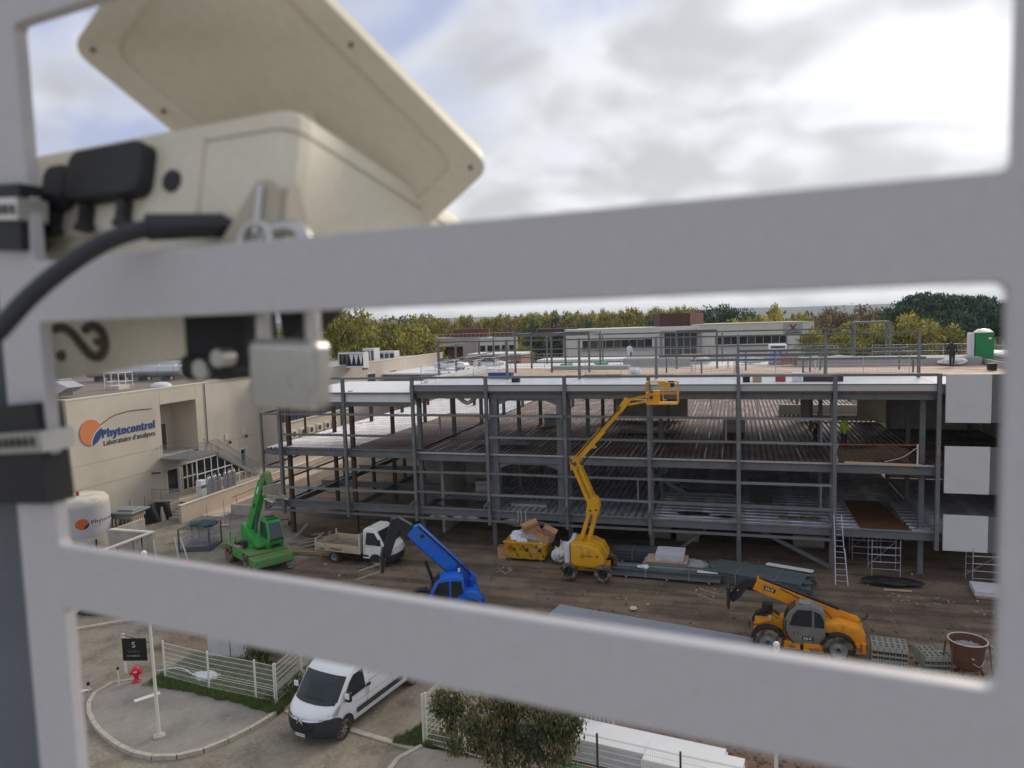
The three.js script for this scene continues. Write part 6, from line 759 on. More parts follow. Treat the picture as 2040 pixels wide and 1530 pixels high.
meshFence('mesh_fence', 'thin mesh fence with dark blue posts before the white panel stacks', [[23.7, 21.6], [25.97, 21.85], [28.5, 22.2], [31.0, 22.5]], 1.75, MAT.fenceDark, MAT.fence);
{ const T = thing('slat_gate', 'folded white slatted gate leaf beside the rubble', 'gate', [25.0, 0, 18.6], -.2); for (let k = 0; k < 6; k++) part(T, 'slat', [B(.05, 1.5, .03, k * .16, .85, 0)], MAT.fence); part(T, 'gate_rail', [bar([-.1, .15, 0], [.95, .15, 0], .05), bar([-.1, 1.5, 0], [.95, 1.5, 0], .05)], MAT.fence); part(T, 'gate_post', [B(.1, 1.8, .1, .98, .9, 0)], MAT.fence); }
{ const g = (T, h) => { part(T, 'pole', [place(flat(new THREE.CylinderGeometry(.036, .062, h, 18)), 0, h / 2, 0)], MAT.fence); part(T, 'globe', [place(flat(new THREE.SphereGeometry(.095, 20, 14)), 0, h + .05, 0)], MAT.white); part(T, 'collar', [place(flat(new THREE.CylinderGeometry(.09, .09, .1, 16)), 0, h - .08, 0)], MAT.fence); part(T, 'base_plate', [place(flat(new THREE.CylinderGeometry(.2, .22, .06, 18)), 0, .13, 0)], MAT.concGrey); };
  const a = thing('lamp_post', 'tall slim white globe lamp post on the pavement beside the hydrant', 'lamp post', [10.35, 0, 22.98]); g(a, 6.75); a.rotation.z = .012; const b = thing('lamp_post', 'white globe lamp post before the orange machine', 'lamp post', [31.2, 0, 21.0]); g(b, 4.75); }
{ const T = thing('sign_board', 'small black company sign board on a white post above the red hydrant', 'sign', [5.14, 0, 19.27], .25); part(T, 'post', [B(.08, 1.75, .08, 0, .87, -.04)], MAT.fence); part(T, 'arm', [bar([0, 1.72, 0], [1.2, 1.35, 0], .03)], MAT.steelDark); part(T, 'board', [B(1.05, .98, .03, .5, 1.08, .03)], MAT.black);
  plate(T, 'sign_face', 1.02, .95, [.5, 1.08, .0475], [0, 0, 0], (x, W, H) => { x.fillStyle = '#0d0e10'; x.fillRect(0, 0, W, H); x.fillStyle = '#b9bdc2'; x.font = 'bold 170px sans-serif'; x.fillText('S', 200, 190); x.strokeStyle = '#0d0e10'; x.lineWidth = 10; x.beginPath(); x.moveTo(190, 150); x.lineTo(330, 110); x.stroke(); x.font = 'bold 76px sans-serif'; x.fillStyle = '#3f5a6c'; x.fillText('socotra', 104, 300); x.font = 'bold 40px sans-serif'; x.fillStyle = '#c3c6c8'; x.fillText('05. 11 86 87 26', 90, 390); }); }
{ const T = thing('fire_hydrant', 'bright red fire hydrant standing at the edge of the pavement', 'hydrant', [6.33, .09, 19.87], .6); T.scale.setScalar(.88); part(T, 'barrel', [lathe([[0, 0], [.2, 0], [.2, .05], [.1, .07], [.1, .3], [.17, .36], [.2, .5], [.19, .62], [.12, .72], [.04, .76], [0, .76]], 20)], MAT.red); for (const s of [-1, 1]) part(T, 'outlet', [rod([s * .12, .46, .05], [s * .27, .46, .08], .07, .07, 14)], MAT.red); part(T, 'badge', [B(.14, .06, .01, 0, .55, .2)], MAT.white); const b = thing('bollard', 'thin pale marker post beside the red hydrant', 'bollard', [5.9, .09, 20.35]); part(b, 'stem', [rod([0, 0, 0], [0, .75, 0], .025)], MAT.fence); part(b, 'cap', [rod([0, .7, 0], [0, .8, 0], .045)], MAT.black); const c = thing('bollard', 'short black topped bollard at the kerb corner', 'bollard', [4.9, 0, 20.9]); part(c, 'stem', [rod([0, 0, 0], [0, .3, 0], .03)], MAT.fence); part(c, 'cap', [rod([0, .28, 0], [0, .4, 0], .06)], MAT.black); }
{ const T = thing('hoarding_panel', 'pale blue site hoarding sheets standing behind the mesh fence', 'hoarding', [7.7, 0, 17.2], .12); for (const [x, w] of [[0, 1.05], [1.1, .85]]) part(T, 'sheet', [RB(w, 1.35, .05, .01, x + w / 2, .7, 0)], MAT.insul); part(T, 'post', [B(.06, 1.5, .06, 1.07, .75, -.06)], MAT.steelDark); const P = thing('timber_pallet', 'small pale wooden pallet leaning inside the mesh fence beside the van', 'pallet', [13.5, 0, 18.6], .9); for (let k = 0; k < 4; k++) part(P, 'board', [B(.11, .75, .02, k * .15, .42, .05 * k * 0, 0, 0, -.3)], MAT.woodPale); part(P, 'cross_bar', [bar([-.06, .25, .06], [.52, .25, .06], .05), bar([-.06, .65, -.06], [.52, .65, -.06], .05)], MAT.wood); single('plastic_sheet', [place(crumple(1.3, .16, .7, 131, .3), 8.8, 0, 18.7)], MAT.paper, 'pale plastic film lying on the grass behind the mesh fence', 'rubbish'); const B2 = thing('broken_crate', 'broken wooden crate lying behind the mesh fence at the gate', 'crate', [20.4, 0, 20.4], .4); for (let k = 0; k < 7; k++) part(B2, 'slat', [B(.9 - k * .06, .03, .09, .2 + (k % 3) * .12, .1 + k * .06, -.3 + k * .11, k * .7, (k % 2) * .4)], MAT.wood); single('hose', [tube([[6.5, .1, 18.9], [7.5, .25, 18.7], [8.6, .1, 18.9], [9.2, .05, 18.5]], .03, 30, 6)], MAT.paper, 'pale hose lying behind the mesh fence near the hydrant', 'hose'); }
// leaf clouds -------------------------------------------------------------
function leafCloud(o) { // o: {seed, n clumps, m leaves each, shape(r) -> [x,y,z], size, cols, flat}
  const r = rng(o.seed), pos = [], col = []; const gauss = () => (r() + r() + r() - 1.5) * 1.15;
  for (let c = 0; c < o.n; c++) { const p = o.shape(r), cr = o.clump * (.6 + .8 * r()), cc = o.cols[Math.floor(r() * o.cols.length)], b = .75 + .5 * r();
    for (let k = 0; k < o.m; k++) { const x = p[0] + gauss() * cr, y = p[1] + gauss() * cr * (o.flat || .8), z = p[2] + gauss() * cr, s = o.size * (.6 + .8 * r()); if (o.minY !== undefined && y < o.minY) continue; const a = r() * 6.283, e = (r() - .35) * 1.9, ux = Math.cos(a), uz = Math.sin(a), vx = -Math.sin(a) * Math.sin(e), vy = Math.cos(e), vz = Math.cos(a) * Math.sin(e), as = o.aspect || .6;
      const q = (i, j) => [x + (ux * i * as + vx * j) * s, y + vy * j * s, z + (uz * i * as + vz * j) * s]; const t = .8 + .4 * r(), C = [cc[0] * b * t, cc[1] * b * t, cc[2] * b * t]; pos.push(...q(0, -1), ...q(.8, .1), ...q(0, 1), ...q(0, -1), ...q(0, 1), ...q(-.8, .1)); for (let i = 0; i < 6; i++) col.push(...C); } }
  const g = new THREE.BufferGeometry(); g.setAttribute('position', new THREE.Float32BufferAttribute(pos, 3)); g.setAttribute('color', new THREE.Float32BufferAttribute(col, 3)); g.computeVertexNormals(); return g;
}
const leafMat = new THREE.MeshPhysicalMaterial({ vertexColors: true, roughness: .75, side: THREE.DoubleSide, transmission: .25, thickness: 0 }); leafMat.name = 'leaf';
const leafFar = new THREE.MeshStandardMaterial({ vertexColors: true, roughness: .85, side: THREE.DoubleSide }); leafFar.name = 'leaf_far';
const ell = (rx, ry, rz, cy, hollow = .35) => r => { let x, y, z, d; do { x = r() * 2 - 1; y = r() * 2 - 1; z = r() * 2 - 1; d = x * x + y * y + z * z; } while (d > 1 || d < hollow * hollow); return [x * rx, cy + y * ry, z * rz]; };
function limbs(h, spread, n, seed, r0, top) { const r = rng(seed), gs = [rod([0, -.1, 0], [0, h * .5, 0], r0, r0 * .72, 10), rod([0, h * .5, 0], [(r() - .5) * h * .06, h * top, (r() - .5) * h * .06], r0 * .72, r0 * .2, 8)]; for (let k = 0; k < n; k++) { const a = k / n * 6.28 + r(), y = h * (.28 + .4 * r()), l = spread * (.55 + .4 * r()), p = [Math.cos(a) * l * .5, y + l * .45, Math.sin(a) * l * .5], q = [Math.cos(a + .2) * l, y + l * .75, Math.sin(a + .2) * l]; gs.push(rod([0, y, 0], p, r0 * .42, r0 * .26, 7), rod(p, q, r0 * .26, r0 * .08, 6)); } return gs; }
{ // shrub tree in front of the fence
  const T = thing('shrub_tree', 'bushy dark green small leaved tree growing over the mesh fence', 'tree', [23.1, 0, 22.2]);
  part(T, 'trunk', limbs(2.9, 1.9, 14, 61, .075, .98), MAT.bark); const gr = [[.07, .085, .026], [.10, .11, .03], [.14, .135, .038], [.055, .07, .025], [.19, .16, .05]], lob = [[-1.3, 1.5, .1, .85], [-.4, 2.2, .3, .95], [.7, 1.9, -.2, 1.0], [1.5, 1.5, .2, .75], [.1, 1.1, .4, .9], [-1.9, 2.2, -.2, .5], [1.9, 2.1, 0, .55], [.2, 2.8, 0, .55]];
  const o = mesh('crown', leafCloud({ seed: 62, n: 620, m: 24, clump: .19, size: .072, cols: gr, aspect: .5, shape: r => { const l = lob[Math.floor(r() * lob.length)], p = ell(l[3], l[3] * .8, l[3] * .9, 0, .3)(r); return [l[0] + p[0], l[1] + p[1], l[2] + p[2]]; }, minY: .25 }), leafMat, T); void o;
  const B1 = thing('bush', 'round dark green bush beside the pale hoarding sheets', 'bush', [10.6, 0, 17.3]); part(B1, 'stems', limbs(1.1, .5, 5, 63, .03, .9), MAT.bark); mesh('foliage', leafCloud({ seed: 64, n: 120, m: 26, clump: .16, size: .055, cols: gr, shape: ell(.85, .6, .7, .75, .1), minY: .05 }), leafMat, B1);
  const B2 = thing('bush', 'low green ivy bush growing behind the boundary fence corner', 'bush', [12.9, 0, 19.0]); part(B2, 'stems', limbs(.6, .4, 4, 65, .02, .9), MAT.bark); mesh('foliage', leafCloud({ seed: 66, n: 90, m: 20, clump: .14, size: .05, cols: [[.05, .08, .02], [.07, .10, .025]], shape: ell(.6, .35, 1.3, .35, .1), minY: .02 }), leafMat, B2); }
{ // weeds and grass: countless
  const r = rng(88), pos = [], col = [], blade = (x, z, h, c) => { const a = r() * 6.28, w = .012 + r() * .012, dx = Math.cos(a) * w, dz = Math.sin(a) * w, lx = (r() - .5) * h * .8, lz = (r() - .5) * h * .8; pos.push(x - dx, 0, z - dz, x + dx, 0, z + dz, x + lx, h, z + lz); for (let i = 0; i < 3; i++) col.push(c[0] * (.7 + .5 * r()), c[1] * (.7 + .5 * r()), c[2]); };
  const gc = [[.11, .18, .035], [.14, .21, .04], [.19, .21, .06]]; for (let k = 0; k < 26000; k++) { const x = 6.8 + r() * 6.5, z = 17 + r() * 3.1; if (fbm(x * .9 + 7, z * .9, 3, 0, 131) < .38) continue; blade(x, z, .08 + r() * .16, gc[k % 3]); }
  for (let k = 0; k < 14000; k++) { const t = r(), x = 7 + t * 6.6, z = lerp(19.5, 20.35, t) + (r() - .5) * .9 * (fbm(x * 1.4, 3, 3, 0, 9) + .2); blade(x, z, .1 + r() * .28, gc[k % 2]); }
  for (let k = 0; k < 9000; k++) { const z = 18.2 + r() * 3.0; blade(19.55 + (r() - .6) * .9 * fbm(z, 2, 3, 0, 5) * 2, z, .08 + r() * .22, gc[k % 3]); } for (let k = 0; k < 5000; k++) { blade(20 + r() * 2, 20.4 + r() * .7, .08 + r() * .2, gc[k % 3]); } for (let k = 0; k < 5000; k++) { const t = r(); blade(13.25 + (r() - .5) * .5, 16 + t * 4, .08 + r() * .25, gc[k % 2]); }
  const g = new THREE.BufferGeometry(); g.setAttribute('position', new THREE.Float32BufferAttribute(pos, 3)); g.setAttribute('color', new THREE.Float32BufferAttribute(col, 3)); g.computeVertexNormals(); const o = mesh('grass', g, leafMat, scene); o.userData = { kind: 'stuff', label: 'green grass and weeds growing along the mesh fences', category: 'grass' }; }
// ---------------------------------------------------------------- things on the roof, people
{
  const yr = 10.6;
  const T = thing('portable_toilet', 'green portable toilet with a white roof standing on the flat roof', 'portable toilet', [46.6, yr, -15.2], -.1); part(T, 'cabin', [RB(1.1, 2.05, 1.1, .05, 0, 1.1, 0)], MAT.toilet); part(T, 'roof', [lathe([[0, .3], [.45, .25], [.72, .06], [.78, 0], [0, 0]], 4).rotateY(Math.PI / 4).translate(0, 2.12, 0)], MAT.white); part(T, 'door', [RB(.8, 1.75, .03, .02, 0, 1.05, .56)], MAT.toilet); part(T, 'door_sign', [B(.16, .14, .01, .3, 1.75, .58)], MAT.white); part(T, 'side_panel', [RB(.3, 2.1, 1.0, .03, -.75, 1.08, 0)], MAT.insul); part(T, 'base', [B(1.2, .1, 1.2, 0, .05, 0)], MAT.black);
  const W = thing('wrapped_pallet', 'tall blue and white wrapped pallet of rolls on the flat roof', 'pallet', [33.2, yr, -16.8]); part(W, 'pallet', [B(1.3, .14, 1.2, 0, .07, 0)], MAT.wood); part(W, 'rolls', Array.from({ length: 9 }, (_, k) => rod([-.4 + (k % 3) * .4, .14, -.4 + Math.floor(k / 3) * .4], [-.4 + (k % 3) * .4, 1.1, -.4 + Math.floor(k / 3) * .4], .19, .19, 12)), M([.32, .37, .62], { rough: .5 })); part(W, 'hood', [RB(1.3, .5, 1.25, .1, 0, 1.28, 0)], MAT.white); part(W, 'printed_band', [B(1.0, .16, .01, 0, 1.32, .63)], MAT.logoBlue);
  for (const [x, z, w, lab] of [[33.9, -14.6, 1.3, 'pallet of reddish beige bricks on the beige roof boards'], [26.6, -19.2, 1.6, 'pallet of orange bricks behind the grey roof kerb']]) { const P = thing('brick_pallet', lab, 'brick pallet', [x, yr + (z < -18 ? .05 : .1), z]); part(P, 'pallet', [B(w, .12, 1.0, 0, .06, 0)], MAT.wood); for (let l = 0; l < 4; l++) for (let k = 0; k < 5; k++) part(P, 'brick_row', [B(w / 5 - .012, .13, .96, -w / 2 + (k + .5) * w / 5, .19 + l * .14, 0)], M([.42, .22, .14], { rough: .9 })); }
  for (const [x, z, l, lab] of [[27.6, -17.8, 1.5, 'white membrane roll heap behind the roof boards'], [31.2, -17.2, 2.6, 'long heap of white membrane rolls on the roof'], [37.6, -17, 2.8, 'white film heaps along the roof kerb'], [23.6, -6.4, .8, 'small white film bundle at the front of the roof'], [44.2, -13, 1.6, 'white rolls beside the green toilet']]) single('membrane_roll', [place(crumple(l, .5, .8, Math.round(x * 7), .26), x, yr + .04, z)], MAT.membrane, lab, 'membrane', 'membrane heaps on the roof');
  for (const [x, z, w, lab] of [[19.6, -16.6, 1.1, 'green tarpaulin over materials beside the steel roof box'], [16.9, -15.3, .9, 'small green tarpaulin behind the steel roof box']]) single('tarpaulin', [place(crumple(w, .3, .8, Math.round(x * 3), .3), x, yr + .04, z)], M([.10, .36, .16], { rough: .6 }), lab, 'tarpaulin');
  const small = [['red_box', 32.6, -2.2, .55, .4, .4, MAT.redDull, 'dark red case standing on the white roof strip', 'case'], ['tool_case', 31.3, -1.9, .5, .35, .4, MAT.wood, 'brown case beside the dark red case on the roof strip', 'case'], ['tool_case', 30.7, -1.9, .4, .35, .35, MAT.black, 'dark case beside the brown case on the roof strip', 'case'], ['tool_case', 16.4, -2.4, .5, .35, .4, MAT.black, 'black case on the white roof strip beside the portal bay', 'case'], ['roof_tray', 34.9, -2.2, 2.1, .3, .5, M([.06, .03, .035], { rough: .6 }), 'long dark red tray on the white roof strip', 'tray'], ['roof_tray', 33.5, -2.1, .5, .5, .5, MAT.insul, 'square grey bin beside the long dark tray', 'bin'], ['roof_tray', 14.4, -5.4, 1.7, .3, .6, MAT.logoBlue, 'blue crate at the edge of the beige boards', 'crate'], ['bucket', 45.2, -8.5, .45, .4, .45, MAT.black, 'black bucket near the right end of the beige boards', 'bucket'], ['roof_tray', 21.6, -5.2, 2.4, .12, .4, MAT.rustSteel, 'flat brown beam at the edge of the beige boards', 'beam']];
  for (const [n, x, z, w, h, d, m, lab, cat] of small) { const b = thing(n, lab, cat, [x, z < -5 ? yr + .02 : 10.525, z]); part(b, 'body', [RB(w, h, d, .03, 0, h / 2, 0)], m); part(b, 'rim', [B(w + .04, .04, d + .04, 0, h, 0)], m); }
  // wire guard rails
  const guard = (pts, lab) => { const T = thing('roof_guardrail', lab, 'guard rail', [0, 0, 0], 0, 'wire guard rails on the roof'); for (let i = 0; i < pts.length - 1; i++) { const a = pts[i], b = pts[i + 1], L = Math.hypot(b[0] - a[0], b[1] - a[1]), n = Math.max(1, Math.round(L / 2.4)), at = (t, y) => [lerp(a[0], b[0], t), yr + y, lerp(a[1], b[1], t)]; for (let k = 0; k <= n; k++) part(T, 'stanchion', [rod(at(k / n, 0), at(k / n, 1.2), .022)], MAT.galv); for (const y of [.15, .65, 1.15]) part(T, 'rail', [rod(at(0, y), at(1, y), .016)], MAT.galv); if (L > 3) { const gs = []; for (let k = 1; k < n * 10; k++) gs.push(bar(at(k / n / 10, .15), at(k / n / 10, 1.15), .008)); for (const y of [.32, .48, .82, .98]) gs.push(bar(at(0, y), at(1, y), .008)); part(T, 'mesh_infill', gs, MAT.galv).userData.kind = 'stuff'; } } };
  guard([[10.5, -.6], [10.2, -6], [9.9, -14]], 'wire mesh guard rail round the left end of the upper roof'); guard([[20.4, -5.4], [30.0, -5.4], [40, -5.4]], 'wire guard rail along the front of the beige boards'); guard([[19, -20.6], [28, -21], [38, -21]], 'wire guard rail along the back of the roof'); guard([[40.5, -20.8], [48, -20.8], [48.2, -8]], 'wire guard rail round the green toilet'); guard([[12, -6.4], [12.4, -14.3], [18, -14.8]], 'wire guard rail beside the white roof kerb');
  for (const [x, z] of [[27.2, -8.8], [29.6, -11.4], [35.0, -11.2], [35.2, -9.6]]) { const p = thing('vent_pipe', 'pale bent vent pipe rising out of the beige boards', 'pipe', [x, yr + .08, z], 0, 'bent vent pipes on the roof'); part(p, 'bend', [tube([[0, 0, 0], [0, .5, 0], [.15, .75, 0], [.5, .75, 0], [.62, .55, 0]], .06, 20, 8)], MAT.cap); part(p, 'flange', [rod([0, 0, 0], [0, .04, 0], .14, .14, 12)], MAT.cap); }
  { const g = new THREE.PlaneGeometry(3.5, .85, 26, 6), T = thing('safety_net', 'brown rope net hung between orange straps on the second floor edge', 'safety net', [37.2, 6.2, -.2]); const gs = [], p = (i, j) => [-1.75 + i * .135 + (j % 2) * .03, .85 - j * .12 - .12 * Math.sin(i * .25), .05 * Math.sin(i * .8 + j)]; for (let i = 0; i < 26; i++) for (let j = 0; j < 6; j++) { gs.push(bar(p(i, j), p(i + 1, j + 1), .014), bar(p(i + 1, j), p(i, j + 1), .014)); } part(T, 'net', gs, M([.22, .13, .085], { rough: .95 })).userData.kind = 'stuff'; part(T, 'strap', [bar([-1.8, 1.0, 0], [2.3, 1.05, 0], .04)], M([.45, .12, .05], { rough: .8 })); part(T, 'post', [bar([2.2, 0, 0], [2.2, 1.1, 0], .07)], MAT.cap); part(T, 'toe_board', [bar([-1.4, .02, .05], [2.4, -.04, .05], .05, .12)], MAT.woodPale); part(T, 'rope', [tube([[-1.75, 1.05, .1], [-1.85, .5, .15], [-1.75, .1, .1], [-1.9, -.02, .1]], .035, 20, 6), tube([[.6, .1, .05], [1.5, .4, .05], [2.2, .95, .05]], .02, 20, 6)], MAT.cap); void g; }
}
// people: one continuous body from tapered capsules, clothing as children
function sdfMesh(bones, size, res, k = .035, grow = 0) { const mc = new MarchingCubes(res, leafFar, false, false, 60000); mc.isolation = 0; const c = [0, size / 2 - .05, 0]; const f = mc.field, h = size / 2; for (let z = 0; z < res; z++) for (let y = 0; y < res; y++) for (let x = 0; x < res; x++) { const px = (x - res / 2) / (res / 2) * h, py = (y - res / 2) / (res / 2) * h + c[1], pz = (z - res / 2) / (res / 2) * h; let d = 1e3; for (const b of bones) { const [ax, ay, az, r1, bx, by, bz, r2] = b, vx = bx - ax, vy = by - ay, vz = bz - az, t = clamp(((px - ax) * vx + (py - ay) * vy + (pz - az) * vz) / (vx * vx + vy * vy + vz * vz + 1e-9)), e = Math.hypot(px - ax - vx * t, py - ay - vy * t, pz - az - vz * t) - lerp(r1, r2, t) - grow; const hh = clamp(.5 + .5 * (d - e) / k); d = lerp(d, e, hh) - k * hh * (1 - hh); } f[z * res * res + y * res + x] = -d; } mc.update(); const n = mc.count ?? mc.geometry.drawRange.count; const p = new Float32Array(n * 3), nn = new Float32Array(n * 3); for (let i = 0; i < n; i++) for (let a = 0; a < 3; a++) { p[i * 3 + a] = mc.positionArray[i * 3 + a] * h + c[a]; nn[i * 3 + a] = mc.normalArray[i * 3 + a]; } const g = new THREE.BufferGeometry(); g.setAttribute('position', new THREE.BufferAttribute(p, 3)); g.setAttribute('normal', new THREE.BufferAttribute(nn, 3)); g.computeVertexNormals(); return g; }
function person(label, pos, ry, pose, top, legs, headgear) {
  const T = thing('person', label, 'person', pos, ry), L = pose.lean || 0, P = (x, y, z) => [x, y, z + L * Math.max(0, y - .9)];
  const arm = (s, e, h) => [[...P(s * .19, 1.42, 0), .055, ...e, .045], [...e, .042, ...h, .03], [...h, .034, h[0], h[1] - .07, h[2] + .02, .03], [h[0], h[1] - .06, h[2] + .02, .011, h[0] + .01 * s, h[1] - .15, h[2] + .03, .009], [h[0] + .012, h[1] - .06, h[2] + .0, .011, h[0] + .014, h[1] - .14, h[2] + .0, .009], [h[0], h[1] - .03, h[2] + .03, .011, h[0] - .02 * s, h[1] - .08, h[2] + .07, .009]];
  const eL = P(-.27, 1.15, pose.armL?.[0] ?? .02), hL = P(-.25, .93 + (pose.armL?.[1] ?? 0), pose.armL?.[2] ?? .12), eR = P(.27, 1.15, pose.armR?.[0] ?? .02), hR = P(.25, .93 + (pose.armR?.[1] ?? 0), pose.armR?.[2] ?? .12);
  const torso = [[...P(0, .95, 0), .145, ...P(0, 1.15, 0), .135], [...P(0, 1.15, 0), .14, ...P(0, 1.36, 0), .15], [...P(-.13, 1.38, 0), .075, ...P(.13, 1.38, 0), .075], [...P(0, 1.42, 0), .058, ...P(0, 1.55, .01), .052]];
  const st = pose.stride || 0, leg = s => [[s * .09, .95, 0, .095, s * .1, .5, s * st * .5, .06], [s * .1, .5, s * st * .5, .06, s * .1, .09, s * st, .04], [s * .1, .05, s * st - .03, .042, s * .11, .035, s * st + .15, .034]];
  const hd = P(0, 1.66, .03), head = [[hd[0], hd[1] + .03, hd[2] - .01, .095, hd[0], hd[1] - .06, hd[2] + .02, .07], [hd[0], hd[1] - .02, hd[2] + .09, .016, hd[0], hd[1] - .035, hd[2] + .105, .014], [hd[0] - .09, hd[1] - .01, hd[2], .02, hd[0] - .09, hd[1] - .03, hd[2], .018], [hd[0] + .09, hd[1] - .01, hd[2], .02, hd[0] + .09, hd[1] - .03, hd[2], .018], [hd[0] - .02, hd[1] - .07, hd[2] + .07, .012, hd[0] + .02, hd[1] - .07, hd[2] + .07, .012]];
  part(T, 'body', [sdfMesh([...torso, ...arm(-1, eL, hL), ...arm(1, eR, hR), ...leg(-1), ...leg(1), ...head], 1.95, 110)], MAT.skin);
  const tp = part(T, 'jacket', [sdfMesh([...torso.slice(0, 3), [...P(0, .84, 0), .15, ...P(0, .95, 0), .15], ...arm(-1, eL, hL).slice(0, 2), ...arm(1, eR, hR).slice(0, 2)], 1.95, 90, .04, .016)], top); if (pose.vest) part(tp, 'reflective_band', [place(flat(new THREE.TorusGeometry(.165, .012, 6, 24)), 0, 1.12, L * .22, 0, 0, Math.PI / 2)], MAT.insul);
  part(T, 'trousers', [sdfMesh([[0, .93, 0, .14, 0, .98, 0, .14], ...leg(-1).slice(0, 2), ...leg(1).slice(0, 2)], 1.95, 90, .03, .014)], legs); part(T, 'shoe', [sdfMesh([leg(-1)[2]], 1.95, 90, .02, .012)], MAT.black); part(T, 'shoe', [sdfMesh([leg(1)[2]], 1.95, 90, .02, .012)], MAT.black);
  part(T, headgear === 'hair' ? 'hair' : 'hood', [sdfMesh(headgear === 'hood' ? [[hd[0], hd[1] + .02, hd[2] - .03, .115, hd[0], hd[1] - .12, hd[2] - .04, .11]] : [[hd[0], hd[1] + .05, hd[2] - .025, .095, hd[0], hd[1] + .0, hd[2] - .045, .08]], 1.95, 100, .02, .006)], headgear === 'hair' ? MAT.hair : MAT.cloth);
  for (const s of [-1, 1]) part(T, 'eye', [place(flat(new THREE.SphereGeometry(.011, 8, 6)), hd[0] + s * .032, hd[1] + .005, hd[2] + .082)], MAT.hair);
  return T;
}
person('person in a yellow green high visibility jacket standing on the second floor', [36.6, 6.12, -6.4], .3, { vest: true, armL: [.1, .1, .25] }, MAT.hivis, MAT.cloth, 'hair');
person('person in a dull orange yellow jacket bending in the shade of the second floor', [35.15, 6.12, -8.6], 2.2, { lean: .35, armL: [.15, .05, .3], armR: [.15, .05, .3] }, MAT.hivisDull, MAT.cloth, 'hair');
person('person in a white shirt standing on the flat roof behind the grey kerb', [21.6, 10.6, -18.4], 2.6, { stride: .04, armR: [.1, .2, .3] }, MAT.shirt, MAT.cloth, 'hair');
person('person in black hooded clothing leaning over on the flat roof', [44.0, 10.6, -12.4], -.4, { lean: .3, stride: .12, armL: [.1, -.1, .25] }, MAT.cloth, MAT.cloth, 'hood');

